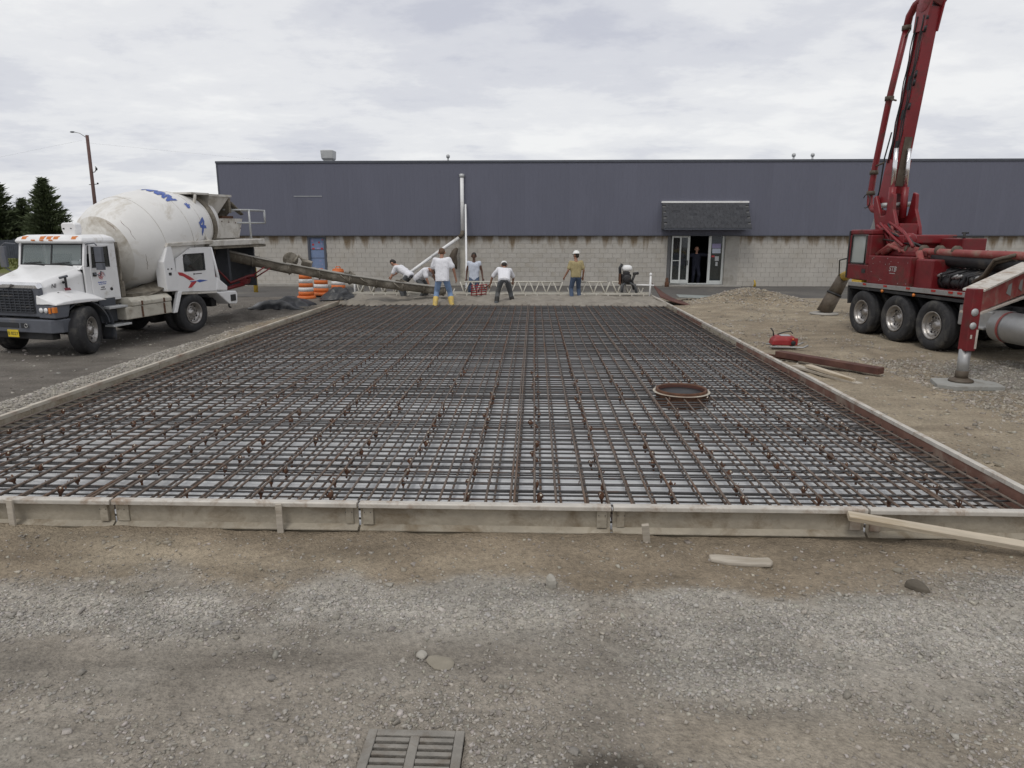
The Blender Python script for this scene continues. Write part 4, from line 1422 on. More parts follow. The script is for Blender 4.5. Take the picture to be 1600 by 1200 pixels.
def make_person(label, loc, rz, J, cloth, group=None, size=1.0):
    """J: joints in local metres, x right, y forward, z up"""
    J = {k: Vector(v) for k, v in J.items()}
    pel, che, nek, hed = J['pelvis'], J['chest'], J['neck'], J['head']
    right = (J['shr'] - J['shl']).normalized()
    hr = (J['hipr'] - J['hipl']).normalized()
    tdir = (che - pel).normalized()
    fwd = J.get('face', Vector((0, 1, 0))).normalized()
    hup = (hed - nek).normalized()
    hf = (fwd - hup * fwd.dot(hup)).normalized()
    hside = hf.cross(hup)
    caps = []
    caps += flat_caps(pel, .10, (pel + che) / 2, .095, hr * .075)
    caps += flat_caps((pel + che) / 2, .095, che, .105, right * .085)
    caps += [(che, .10, nek - (nek - che) * .25, .075)]
    for s in 'lr':
        sh = J['sh' + s]
        caps += [(che + (sh - che) * .45, .085, sh, .062), (sh, .058, J['el' + s], .042), (J['el' + s], .043, J['wr' + s], .03)]
        wr, el = J['wr' + s], J['el' + s]
        hd = J.get('hand' + s, (wr - el)).normalized()
        caps += [(wr, .03, wr + hd * .075, .032)]
        caps += [(J['hip' + s], .088, J['kn' + s], .062), (J['kn' + s], .06, J['kn' + s] + (J['an' + s] - J['kn' + s]) * .35, .058), (J['kn' + s] + (J['an' + s] - J['kn' + s]) * .35, .058, J['an' + s], .04)]
        caps += [(J['an' + s] + Vector((0, 0, -.03)), .042, J['to' + s], .034)]
    caps += [(nek, .055, nek + (hed - nek) * .5, .052)]
    caps += [(hed + hup * .03 - hf * .012, .092, hed + hup * .05 - hf * .01, .09), (hed + hf * .015 - hup * .055, .06, hed + hf * .03 - hup * .075, .048)]
    caps += [(hed + hf * .085 + hup * .01, .012, hed + hf * .103 - hup * .022, .015)]
    for q in (-1, 1):
        caps += [(hed + hside * q * .09 - hup * .01, .02, hed + hside * q * .095 + hup * .02, .02)]
    body = capsules(caps, 0.0145, 4)
    body.materials.append(MATS[cloth['skin']])
    bm = bmesh.new()
    bm.from_mesh(body)
    fm = MB()
    for s in 'lr':      # five fingers per hand
        wr, el = J['wr' + s], J['el' + s]
        hd = J.get('hand' + s, (wr - el)).normalized()
        side = hd.cross(Vector((0, 0, 1)))
        side = side.normalized() if side.length > .1 else Vector((0, 1, 0))
        pal = hd.cross(side)
        palm = wr + hd * .075
        for k, ln in enumerate((.062, .074, .07, .055)):
            q = palm + side * (k - 1.5) * .019
            fm.tube([q - hd * .015, q + hd * ln * .5 + pal * .01, q + hd * ln * .85 + pal * .04], [.0095, .009, .007], 5)
        q = wr + hd * .035 + side * -.03
        fm.tube([q, q - side * .022 + hd * .03, q - side * .02 + hd * .06 + pal * .015], [.012, .011, .008], 5)
    fme = fm.mesh('f', [cloth['skin']])
    bm.from_mesh(fme)
    bm.to_mesh(body)
    bm.free()
    o = bpy.data.objects.new('person', body)
    col.objects.link(o)
    o.location = loc
    o.rotation_euler = (0, 0, rz)
    o.scale = (size,) * 3
    tag(o, label, 'person', group)

    def child(name, caps_, m, vox=.017, sm=4):
        me = capsules(caps_, vox, sm)
        me.materials.append(MATS[m])
        return inst(me, name, o)
    # eyes and mouth
    em = MB()
    for q in (-1, 1):
        em.ball(hed + hf * .083 + hside * q * .034 + hup * .012, (.012, .012, .008), 6, 4)
    em.ball(hed + hf * .076 - hup * .058, (.022, .012, .006), 6, 4)
    em.ob('face_features', 'hair_dark', o)
    # shirt
    if cloth.get('shirt'):
        e = cloth.get('fat', .018)
        hem = pel + tdir * cloth.get('hem', -.06)
        sc_ = flat_caps(hem, .098 + e, (pel + che) / 2, .095 + e, hr * .072) + flat_caps((pel + che) / 2, .095 + e, che + tdir * .01, .10 + e, right * .085)
        sc_ += [(che + tdir * .02, .10 + e, nek - (nek - che) * .35, .07)]
        for s in 'lr':
            sh, el = J['sh' + s], J['el' + s]
            sl_ = cloth.get('sleeve', .62)
            sc_ += [(che + (sh - che) * .45, .092 + e * .7, sh, .068 + e * .6)]
            if sl_ > 0:
                end = sh + (el - sh) * min(sl_, 1)
                sc_ += [(sh, .066 + e * .6, end, .066 + e * .5)]
                if sl_ > 1:
                    sc_ += [(el, .056 + e * .4, J['wr' + s], .042)]
        so = child('shirt', sc_, cloth['shirt'])
        bm = bmesh.new()
        bm.from_mesh(so.data)
        bmesh.ops.bisect_plane(bm, geom=bm.verts[:] + bm.edges[:] + bm.faces[:], plane_co=pel + tdir * (cloth.get('hem', -.06) - .035), plane_no=-tdir, clear_outer=True)
        bmesh.ops.holes_fill(bm, edges=bm.edges[:], sides=0)
        bm.to_mesh(so.data)
        bm.free()
        nv = len(so.data.vertices)
        co = np.empty(nv * 3)
        so.data.vertices.foreach_get('co', co)
        co = co.reshape(-1, 3)
        nrm = np.empty(nv * 3)
        so.data.vertices.foreach_get('normal', nrm)
        nrm = nrm.reshape(-1, 3)
        wv = fbm(co[:, 0] * 9 + co[:, 2] * 4, co[:, 2] * 11 + co[:, 1] * 6, int(abs(loc[0]) * 10) + 3, 3) - .5
        co = co + nrm * (wv * .020)[:, None]
        so.data.vertices.foreach_set('co', co.ravel())
        so.data.update()
    # trousers
    tc_ = flat_caps(pel + tdir * .06, .107, pel, .112, hr * .075)
    for s in 'lr':
        hp, kn, an = J['hip' + s], J['kn' + s], J['an' + s]
        tc_ += [(pel + (hp - pel) * .6, .108, hp, .104), (hp, .104, kn, .08), (kn, .08, kn + (an - kn) * cloth.get('leg', .96), .075)]
    child('trousers', tc_, cloth['trousers'])
    for s in 'lr':
        kn, an, to = J['kn' + s], J['an' + s], J['to' + s]
        up_ = kn + (an - kn) * (.45 if cloth.get('tall') else .88)
        child('boot', [(up_, .085 if cloth.get('tall') else .07, an, .068), (an + Vector((0, 0, -.02)), .06, an + Vector((0, 0, -.045)) + (to - an) * .2, .055), (an + Vector((0, 0, -.045)), .052, to, .045)], cloth['boot'], .014, 3)
    # hair, hats
    hc = hed + hup * .045 - hf * .018
    if cloth.get('hair'):
        child('hair', [(hc, .098, hc + hup * .012, .094), (hc - hf * .03 - hup * .05, .075, hc - hf * .02, .08)], cloth['hair'], .013, 2)
    hat = cloth.get('hat')
    if hat == 'helmet':
        mb = MB()
        mb.lathe([(.135, 0), (.138, .008), (.118, .012), (.115, .05), (.098, .095), (.06, .122), (.002, .13)], hc + hup * .012, hup, 18)
        mb.prism([(-.1, 0), (.1, 0), (.085, .06), (.03, .085), (-.03, .085), (-.085, .06)], 'z', -.004, .004)
        k = len(mb.v) - 12
        Mx = Matrix((hside, hf, hup)).transposed()
        for i in range(k, len(mb.v)):
            p = Mx @ (Vector(mb.v[i]) + Vector((0, .085, .01))) + hc + hup * .008
            mb.v[i] = tuple(p)
        mb.ob('hard_hat', 'helmet_white', o)
    elif hat == 'cap':
        mb = MB()
        mb.lathe([(.104, -.01), (.106, .03), (.092, .075), (.055, .1), (.002, .106)], hc + hup * .01, hup, 16)
        k = len(mb.v)
        mb.prism([(-.08, 0), (.08, 0), (.07, .06), (.03, .085), (-.03, .085), (-.07, .06)], 'z', -.004, .004)
        Mx = Matrix((hside, hf, hup)).transposed()
        for i in range(k, len(mb.v)):
            p = Mx @ (Vector(mb.v[i]) + Vector((0, .09, .008))) + hc
            mb.v[i] = tuple(p)
        mb.ob('cap', 'helmet_white', o)
    return o


def pose(lean=0.0, side=0.0, feet=((-.13, 0), (.13, 0)), hipz=.93, crouch=0.0, arms=None, headpitch=0.0, face=(0, 1, 0), hipy=0.0, twist=0.0):
    """upright skeleton bent forward by lean, sideways by side (radians)"""
    J = {}
    J['pelvis'] = Vector((0, hipy, hipz))
    tm = Euler((-lean, side, twist)).to_matrix()
    J['chest'] = J['pelvis'] + tm @ Vector((0, .01, .40))
    J['neck'] = J['chest'] + tm @ Vector((0, .0, .16))
    hm = Euler((-(lean + headpitch), side * .6, 0)).to_matrix()
    J['head'] = J['neck'] + hm @ Vector((0, .025, .155))
    J['face'] = hm @ Vector(face)
    for s, q in (('l', -1), ('r', 1)):
        J['sh' + s] = J['chest'] + tm @ Vector((q * .185, 0, .085))
        J['hip' + s] = J['pelvis'] + Vector((q * .09, 0, -.03))
        f = feet[0] if q < 0 else feet[1]
        J['an' + s] = Vector((f[0], f[1], .09))
        mid = (J['hip' + s] + J['an' + s]) / 2
        span = (J['hip' + s] - J['an' + s]).length
        bend = math.sqrt(max(0, (.435 ** 2) - (span / 2) ** 2))
        J['kn' + s] = mid + Vector((q * .02, bend + .01, 0))
        J['to' + s] = J['an' + s] + Vector((q * .04, .145, -.05))
        a = arms[0] if q < 0 else arms[1]
        J['el' + s] = J['sh' + s] + Vector(a[0])
        J['wr' + s] = J['el' + s] + Vector(a[1])
    return J


down = ((-.06, -.03, -.28), (-.02, .08, -.25))
downr = ((.06, -.03, -.28), (.02, .08, -.25))
ZB_ = 0.06
# worker with white shirt and yellow boots, seen from behind
J = pose(.22, -.02, ((-.22, -.06), (.26, .02)), .90, arms=(((-.09, .05, -.27), (.02, .19, -.15)), ((.14, -.04, -.25), (.06, .02, -.26))), headpitch=.35)
make_person('worker seen from behind in white t-shirt, light jeans and yellow rubber boots', (-2.92, 21.7, ZB_ - .02), R(4), J, dict(skin='skin_tan', shirt='cloth_white', trousers='denim_light', boot='boot_yellow', tall=True, hair='hair_brown', sleeve=.72, fat=.03, hem=-.09, leg=.6), size=1.12)
# bent worker in white cap and grey trousers
J = pose(.95, .1, ((-.26, -.1), (.30, .06)), .91, arms=(((-.2, .1, -.25), (-.07, .1, -.25)), ((.13, .16, -.23), (.0, .2, -.16))), headpitch=-.15, hipy=-.12)
make_person('worker bending over in white cap, white t-shirt and dark grey trousers', (-1.0, 22.35, ZB_ - .02), R(6), J, dict(skin='skin_tan', shirt='cloth_white', trousers='trousers_grey', boot='boot_black', tall=True, hat='cap', hair='hair_dark', sleeve=.8, fat=.03))
# bare-armed worker standing, facing us
J = pose(-.03, 0, ((-.12, 0), (.14, .04)), .93, arms=(((-.09, -.02, -.28), (-.04, .08, -.25)), ((.08, -.03, -.28), (.02, .06, -.26))))
make_person('dark haired worker standing and facing us in pale sleeveless shirt and jeans', (-2.2, 25.0, ZB_ - .12), R(180), J, dict(skin='skin_dark', shirt='cloth_paleblue', trousers='denim_dark', boot='boot_black', hair='hair_dark', sleeve=.16, fat=.02, hem=-.1))
# worker in hard hat walking off
J = pose(.06, 0, ((-.14, -.05), (.16, .10)), .92, arms=(((-.09, -.04, -.27), (-.1, .1, -.22)), ((.09, -.03, -.27), (.0, .1, -.23))), face=(-.7, .6, -.05))
make_person('worker in white hard hat, khaki shirt and blue jeans beside the screed', (1.45, 24.35, ZB_ - .06), R(8), J, dict(skin='skin_tan', shirt='cloth_khaki', trousers='denim_dark', boot='boot_black', hat='helmet', hair='hair_dark', sleeve=.7, fat=.02, hem=.0))
# worker bending behind the chute
J = pose(1.0, 0, ((-.2, -.05), (.2, .1)), .84, arms=(((-.05, .12, -.26), (.05, .14, -.22)), ((.05, .2, -.22), (.0, .22, -.12))), headpitch=-.2, hipy=-.2)
make_person('dark haired worker in white t-shirt stooping behind the concrete chute', (-4.55, 23.9, ZB_ + .1), R(72), J, dict(skin='skin_light', shirt='cloth_white', trousers='trousers_grey', boot='boot_black', hair='hair_dark', sleeve=.7, fat=.02))
# worker doubled over beyond the chute, only the white back shows
J = pose(.95, 0, ((-.2, -.05), (.2, .1)), .76, arms=(((-.04, .1, -.27), (.0, .1, -.22)), ((.04, .1, -.27), (.0, .1, -.22))), headpitch=.9, hipy=-.1)
make_person('worker doubled over behind the man in yellow boots, white shirt back showing', (-3.95, 23.9, ZB_ + .06), R(-118), J, dict(skin='skin_tan', shirt='cloth_white', trousers='trousers_grey', boot='boot_black', hair='hair_dark', sleeve=.7, fat=.05))
# man in the doorway, arms out to the frame
J = pose(0, 0, ((-.13, 0), (.13, 0)), .93, arms=(((-.28, .03, -.02), (-.22, .05, .1)), ((.26, .03, -.1), (.2, .08, -.03))))
make_person('balding man in dark clothes standing in the open doorway, arms spread to the frame', (7.52, 32.62, 0.03), R(180), J, dict(skin='skin_light', shirt='cloth_navy', trousers='cloth_navy', boot='boot_black', sleeve=1.6, fat=.03))
J = pose(0, 0, ((-.13, 0), (.13, 0)), .93, arms=(down, downr))
make_person('figure in lilac shirt standing behind the door glass', (6.84, 33.2, 0.03), R(175), J, dict(skin='skin_light', shirt='lilac_cloth', trousers='cloth_navy', boot='boot_black', hair='hair_dark', sleeve=1.5, fat=.02))

# ------------------------------------------------------------------ concrete mixer truck
mx_phi, mx_tx = 0.25672, 0.01617
mt = thing('mixer_truck', 'white concrete mixer truck with dusty drum and long discharge chute', 'mixer truck', (-11.09, 15.14, -0.25), (mx_tx, 0, -mx_phi))
MXM = Matrix.Translation((-11.09, 15.14, -0.25)) @ Euler((mx_tx, 0, -mx_phi)).to_matrix().to_4x4()


def wheel_part(name, parent, c, axis, Rr, width, rimr, dish=.05, hub=True, dual=False, rot=None, holes=10):
    """tyre > rim; axis points outwards"""
    mb = MB()
    w = width / 2
    prof = [(rimr, w * .75), (rimr + .03, w * .92), (rimr + (Rr - rimr) * .5, w * 1.0), (Rr - .045, w * .93), (Rr - .012, w * .78), (Rr, w * .6), (Rr - .012, w * .32), (Rr, w * .28), (Rr, -w * .28), (Rr - .012, -w * .32), (Rr, -w * .6), (Rr - .02, -w * .8), (Rr - .06, -w * .95), (rimr + .02, -w * .9), (rimr - .02, -w * .7)]
    mb.lathe(prof, c, axis, 40, True, False)
    # tread blocks on the shoulders
    ax = Vector(axis).normalized()
    u = ax.orthogonal().normalized()
    v = ax.cross(u)
    for k in range(44):
        a = 6.283 * k / 44
        d = u * math.cos(a) + v * math.sin(a)
        p = Vector(c) + d * (Rr - .004)
        t = -u * math.sin(a) + v * math.cos(a)
        q = [p + ax * w * .8 - t * .02 - d * .02, p + ax * w * .8 + t * .02 - d * .02, p + ax * w * .52 + t * .02 + d * .009, p + ax * w * .52 - t * .02 + d * .009]
        mb.add(q + [x - d * .03 for x in q], [(0, 1, 2, 3), (0, 4, 5, 1), (1, 5, 6, 2), (2, 6, 7, 3), (3, 7, 4, 0)], False)
    t_ = mb.ob(name, 'rubber', parent)
    rm = MB()
    rm.lathe([(rimr + .005, w * .9), (rimr - .012, w * .93), (rimr - .03, w * .86), (rimr - .045, w * .55), (rimr - .06, w * (dish - .1)), (rimr * .62, w * dish), (rimr * .40, w * (dish + .04)), (rimr * .30, w * (dish + .08)), (rimr * .26, w * (dish + .38)), (rimr * .16, w * (dish + .43)), (.002, w * (dish + .43))], c, axis, 32, True, False)
    for k in range(10):
        a = 6.283 * k / 10 + .2
        d = u * math.cos(a) + v * math.sin(a)
        rm.lathe([(.016, 0), (.016, .035), (.008, .04)], Vector(c) + d * rimr * .52 + ax * w * (dish + .05), axis, 6)
    rm.lathe([(rimr - .03, -w * .8), (rimr - .06, w * (dish - .12))], c, axis, 24, True, False)
    rim = rm.ob('rim', 'rim_metal', t_)
    hm = MB()
    for k in range(holes):
        a = 6.283 * k / holes
        d = u * math.cos(a) + v * math.sin(a)
        hm.lathe([(.028, 0), (.028, .004), (.001, .004)], Vector(c) + d * rimr * .76 + ax * (w * (dish - .03) + .004), axis, 10)
    hm.ob('hand_holes', 'black_metal', t_)
    return t_


# chassis
mb = MB()
for q in (-1, 1):
    mb.b2((q * .42 - .05, -.55, .62), (q * .42 + .05, 5.0, .88))
for y in (-.2, .9, 2.0, 3.0, 4.2):
    mb.b2((-.4, y, .64), (.4, y + .12, .84))
mb.b2((-1.05, -.1, .42), (1.05, .1, .58)).b2((-1.0, 3.14, .4), (1.0, 3.34, .62)).lathe([(.05, -.25), (.28, -.2), (.28, .2), (.05, .25)], (0, 3.24, .5), (0, 1, 0), 14)
mb.b2((-.9, 4.3, .55), (.9, 4.5, .8)).b2((-.5, 1.0, .4), (.5, 1.9, .7))
mb.ob('chassis', 'black_metal', mt, .01)

# wheels
st = .46
for q in (-1, 1):
    axf = Vector((q * math.cos(st), math.sin(st) * q, 0)) if True else None
    wheel_part('front_wheel', mt, (q * 1.08, 0, .53), (q * math.cos(st), q * math.sin(st), 0), .53, .34, .29, .5)
    wheel_part('rear_wheel', mt, (q * 1.10, 3.24, .515), (q, 0, 0), .515, .28, .285, .1)
    wheel_part('inner_wheel', mt, (q * .78, 3.24, .515), (q, 0, 0), .515, .26, .285, .1)

# cab: shell of panels round real openings
CY0, CY1 = .33, 1.2           # windscreen foot, back wall
cab = MB()
hw = .97
cab.b2((-hw, CY0, 1.10), (hw, CY1, 1.16))                                           # floor
for q in (-1, 1):
    cab.prism([(.28, 1.12), (1.2, 1.12), (1.2, 1.86), (.30, 1.90)], 'x', q * hw, q * (hw - .05))   # lower side
    cab.prism([(.30, 1.90), (.38, 1.90), (.47, 2.42), (.40, 2.42)], 'x', q * hw, q * (hw - .06))  # A pillar
    cab.prism([(1.02, 1.86), (1.2, 1.86), (1.2, 2.42), (1.02, 2.42)], 'x', q * hw, q * (hw - .05))
    cab.prism([(.40, 2.36), (1.2, 2.38), (1.2, 2.44), (.40, 2.44)], 'x', q * hw, q * (hw - .05))
cab.b2((-hw + .05, CY1 - .05, 1.12), (hw - .05, CY1, 2.42))
cab.prism([(.22, 1.84), (.34, 1.84), (.34, 1.93), (.30, 1.93)], 'x', -hw + .05, hw - .05)
cab_o = cab.ob('cab', 'white_paint', mt, .012)
rf = MB()
rf.loft([[(-.98, .36, 2.41), (.98, .36, 2.41), (.98, 1.22, 2.41), (-.98, 1.22, 2.41)], [(-.99, .30, 2.46), (.99, .30, 2.46), (.99, 1.23, 2.46), (-.99, 1.23, 2.46)], [(-.95, .36, 2.54), (.95, .36, 2.54), (.95, 1.2, 2.54), (-.95, 1.2, 2.54)], [(-.82, .52, 2.60), (.82, .52, 2.60), (.82, 1.1, 2.60), (-.82, 1.1, 2.60)]])
rf.ob('roof', 'white_paint', cab_o, .03, 3)
mb = MB()
mb.b2((-hw + .06, CY0 + .02, 1.16), (hw - .06, CY1 - .06, 1.4)).b2((-.9, .34, 1.4), (.9, .62, 1.9))
for x in (-.5, .5):
    mb.b2((x - .24, .8, 1.4), (x + .24, 1.14, 1.55)).b2((x - .22, 1.02, 1.5), (x + .22, 1.13, 2.15))
mb.tube([(.5 + .18 * math.cos(a), .70 + .06 * math.sin(a), 1.92 + .16 * math.sin(a)) for a in [k * 6.283 / 12 for k in range(13)]], .014, 5)
mb.ob('cab_interior', 'interior_dark', mt)
# windscreen in a black rubber surround
def wsp(x, t, o=0.0):
    return (x, .325 + .10 * t - o, 1.93 + .47 * t)
mb = MB()
fr = [(-.90, .0), (.90, .0), (.88, 1.0), (-.88, 1.0)]
def strip(mb, a, b_, w, o=.012):
    (x0, t0), (x1, t1) = a, b_
    dx, dt = x1 - x0, (t1 - t0) * .48
    L = math.hypot(dx, dt)
    nx_, nt_ = -dt / L * w, dx / L * w / .48
    p = [wsp(x0 - nx_, t0 - nt_, o), wsp(x1 - nx_, t1 - nt_, o), wsp(x1 + nx_, t1 + nt_, o), wsp(x0 + nx_, t0 + nt_, o)]
    q_ = [(x, y + .03, z) for x, y, z in p]
    mb.add(p + q_, [(0, 1, 2, 3), (7, 6, 5, 4), (0, 4, 5, 1), (1, 5, 6, 2), (2, 6, 7, 3), (3, 7, 4, 0)], False)
for a, b_ in zip(fr, fr[1:] + fr[:1]):
    strip(mb, a, b_, .022)
strip(mb, (0, 0), (0, 1), .016)
wf = mb.ob('windscreen_frame', 'black_metal', mt)
for x0, x1 in ((-.885, -.012), (.012, .885)):
    mb = MB()
    mb.add([wsp(x0, .02), wsp(x1, .02), wsp(x1, .98), wsp(x0, .98)], [(0, 1, 2, 3)], False)
    mb.ob('windscreen_pane', 'cab_glass', wf)
mb = MB()
for x in (-.15, .68):
    mb.tube([wsp(x, -.03, .03), wsp(x - .5, .10, .035)], .010, 5).tube([wsp(x - .62, .08, .04), wsp(x - .1, .14, .04)], .012, 5)
mb.ob('wiper', 'black_metal', wf)
mb = MB()
mb.b2((.55, .37, 1.95), (.75, .39, 2.03)).ball((.80, .40, 2.02), (.06, .02, .06), 8, 6)
mb.ob('papers', 'cloth_white', wf)
# doors
for q in (-1, 1):
    mb = MB()
    x0, x1 = q * (hw + .003), q * (hw + .028)
    mb.prism([(.42, 1.16), (1.02, 1.16), (1.02, 1.88), (.44, 1.88)], 'x', x0, x1)
    mb.prism([(.44, 1.88), (.49, 1.88), (.53, 2.36), (.48, 2.36)], 'x', x0, x1).prism([(.97, 1.88), (1.02, 1.88), (1.02, 2.36), (.97, 2.36)], 'x', x0, x1).prism([(.48, 2.33), (1.02, 2.33), (1.02, 2.38), (.48, 2.38)], 'x', x0, x1)
    dr_ = mb.ob('door', 'white_paint', mt, .008)
    mb = MB().prism([(.485, 1.875), (.975, 1.875), (.975, 2.335), (.525, 2.335)], 'x', q * (hw + .010), q * (hw + .016))
    mb.ob('window_pane', 'dark_glass', dr_)
    mb = MB().tube([(q * (hw + .02), .62, 1.87), (q * (hw + .02), .60, 2.34)], .013, 6).tube([(q * (hw + .02), .49, 1.87), (q * (hw + .02), .525, 2.34), (q * (hw + .02), .97, 2.34), (q * (hw + .02), .97, 1.87), (q * (hw + .02), .49, 1.87)], .012, 5)
    mb.ob('window_seal', 'black_metal', dr_)
    MB().box((q * (hw + .036), .52, 1.72), (.02, .10, .09)).ob('handle', 'black_metal', dr_, .008)
    if q > 0:
        mb = MB()
        cx = hw + .030
        for rr_, k in ((.075, 0), (.045, 1), (.022, 0)):
            mb.mi = 0
            mb.tube([(cx, .70 + rr_ * math.cos(a), 1.68 + rr_ * math.sin(a)) for a in [j * 5.0 / 14 + k for j in range(15)]], .008, 4)
        mb.mi = 1
        mb.tube([(cx, .70 + .10 * math.cos(a), 1.68 + .10 * math.sin(a)) for a in [-.3 + j * 1.5 / 8 for j in range(9)]], .004, 4)
        mb.ob('round_emblem', ['print_red', 'print_blue'], dr_)
        mb = MB()
        for i, (z, n_, w_, s_) in enumerate(((1.535, 9, .021, 0), (1.495, 8, .021, 0), (1.42, 4, .022, 1), (1.375, 9, .012, 1))):
            mb.mi = s_
            for j in range(n_):
                hh = random.uniform(.012, .017)
                y = .70 + (j - (n_ - 1) / 2) * (w_ + .004)
                mb.b2((cx - .003, y - w_ / 2, z - hh), (cx + .001, y + w_ / 2 * random.uniform(.3, 1), z + hh * random.uniform(.2, 1)))
        mb.ob('door_lettering', ['print_blue', 'print_black'], dr_)
        MB().lathe([(.038, 0), (.038, .006), (.001, .007)], (hw + .028, .93, 1.36), (1, 0, 0), 12).ob('lock', 'black_metal', dr_)
# hood and fenders
mb = MB()
mb.loft([[(-.76, -.63, 1.16), (-.76, -.63, 1.48), (-.68, -.63, 1.60), (0, -.63, 1.63), (.68, -.63, 1.60), (.76, -.63, 1.48), (.76, -.63, 1.16)], [(-.80, -.5, 1.16), (-.80, -.5, 1.54), (-.71, -.5, 1.665), (0, -.5, 1.69), (.71, -.5, 1.665), (.80, -.5, 1.54), (.80, -.5, 1.16)], [(-.93, .30, 1.16), (-.93, .30, 1.78), (-.82, .30, 1.90), (0, .30, 1.93), (.82, .30, 1.90), (.93, .30, 1.78), (.93, .30, 1.16)]])
hood = mb.ob('hood', 'white_paint', mt, .03, 3)
for q in (-1, 1):
    mb = MB()
    A = [(-.78, 1.17), (-.76, 1.36), (-.55, 1.42), (-.2, 1.47), (.1, 1.46), (.38, 1.36), (.58, 1.17)]
    Bp = [(-.72, 1.17), (-.70, 1.20), (-.5, 1.235), (-.2, 1.25), (.1, 1.245), (.36, 1.22), (.56, 1.17)]
    mb.loft([[(q * .74, y, z) for y, z in A], [(q * .90, y, z * .68 + w_[1] * .32) for (y, z), w_ in zip(A, Bp)], [(q * 1.08, y, z * .25 + w_[1] * .75 + .01) for (y, z), w_ in zip(A, Bp)], [(q * 1.22, y, z - .02) for y, z in Bp]])
    fd = mb.ob('fender', 'white_paint', mt, .015, 2)
    # dark lower nose with headlights
    mb = MB()
    mb.prism([(-.76, .88), (-.44, .88), (-.40, 1.0), (-.36, 1.165), (-.76, 1.165)], 'x', q * .74, q * 1.19)
    nz = mb.ob('headlight_panel', 'grey_plastic', mt, .02)
    for x in (.84, .97):
        MB().lathe([(.055, 0), (.058, .015), (.04, .028), (.001, .032)], (q * x, -.76, 1.05), (0, -1, 0), 14).ob('headlight', 'lamp_glass', nz)
    MB().b2((q * 1.05, -.785, .985), (q * 1.11, -.757, 1.11)).ob('turn_signal', 'amber_lens', nz, .008)
    MB().b2((q * 1.13, -.772, 1.0), (q * 1.205, -.69, 1.12)).ob('turn_signal', 'amber_lens', nz, .01)
    # mud flap and arch liner
    mb = MB()
    ring = [(.60 * math.cos(a), .53 + .63 * math.sin(a)) for a in [R(8 + k * 12) for k in range(13)]]
    mb.loft([[(q * .74, y, z), (q * 1.16, y, z), (q * 1.16, y * 1.05, z + .02), (q * .74, y * 1.05, z + .02)] for y, z in ring])
    mb.sheet(lambda u, v: (q * (.76 + .42 * u), .60 + .12 * v + .05 * math.sin(v * 3), .95 - .75 * v), 4, 8, (0, .015, 0))
    mb.ob('mud_guard', 'dark_plastic', mt)
# number and marks on the near fender and hood
lettering('hood_number', '1', .36, 'print_black', mt, (.93, -.17, 1.56), (R(90), 0, R(90 + 5)), 0, .004, offset=.012)
MB().box((.945, -.16, 1.45), (.012, .15, .06), (0, -.5, .08)).ob('number_foot', 'print_maroon', mt)
MB().tube([(.90, -.28, 1.70), (.915, -.10, 1.73)], .028, 6).ob('hood_latch', 'grey_plastic', hood)
lettering('hood_mark', 'NI', .13, 'print_black', mt, (.868, -.42, 1.535), (R(90), 0, R(90 + 8)), 0.2, .003)
MB().lathe([(.022, 0), (.022, .01), (.001, .012)], (.885, -.35, 1.38), (1, 0, 0), 8).ob('hood_pin', 'black_metal', hood)
MB().lathe([(.03, 0), (.03, .012), (.001, .014)], (.90, -.21, 1.60), (1, 0, 0), 8).ob('hood_pin', 'black_metal', hood)
MB().b2((-.06, -.52, 1.695), (.18, -.35, 1.712)).ob('hood_badge', 'print_red', hood) if False else None
# grille
mb = MB()
mb.prism([(-.80, .90), (.80, .90), (.80, 1.48), (.74, 1.56), (-.74, 1.56), (-.80, 1.48)], 'y', -.74, -.62)
gr = mb.ob('grille', 'grey_plastic', mt, .02)
MB().prism([(-.66, .98), (.66, .98), (.66, 1.45), (.62, 1.50), (-.62, 1.50), (-.66, 1.45)], 'y', -.752, -.735).ob('grille_opening', 'interior_dark', gr)
sl_me = MB().box((0, 0, 0), (1.28, .03, .022), (.35, 0, 0)).mesh('slat', ['dark_plastic'])
for k in range(9):
    inst(sl_me, 'slat', gr, (0, -.762, 1.0 + k * .057))
vb = MB().b2((-.008, -.012, -.25), (.008, .012, .25)).mesh('grille_bar', ['dark_plastic'])
for k in range(9):
    inst(vb, 'grille_bar', gr, (-.56 + k * .14, -.766, 1.235))
mb = MB().loft([[(-.82, -.745, 1.50), (.82, -.745, 1.50), (.76, -.745, 1.585), (-.76, -.745, 1.585)], [(-.82, -.62, 1.53), (.82, -.62, 1.53), (.76, -.62, 1.63), (-.76, -.62, 1.63)]])
mb.ob('grille_surround', 'chrome', gr, .012)
mb = MB().prism([(-.13, 1.60), (.13, 1.60), (.10, 1.54), (.05, 1.515), (-.05, 1.515), (-.10, 1.54)], 'y', -.80, -.745)
mb.ob('badge', 'chrome', gr, .01)
lettering('badge_print', 'VO', .055, 'print_black', gr, (0, -.802, 1.558), (R(90), 0, 0), 0, .001) if False else None
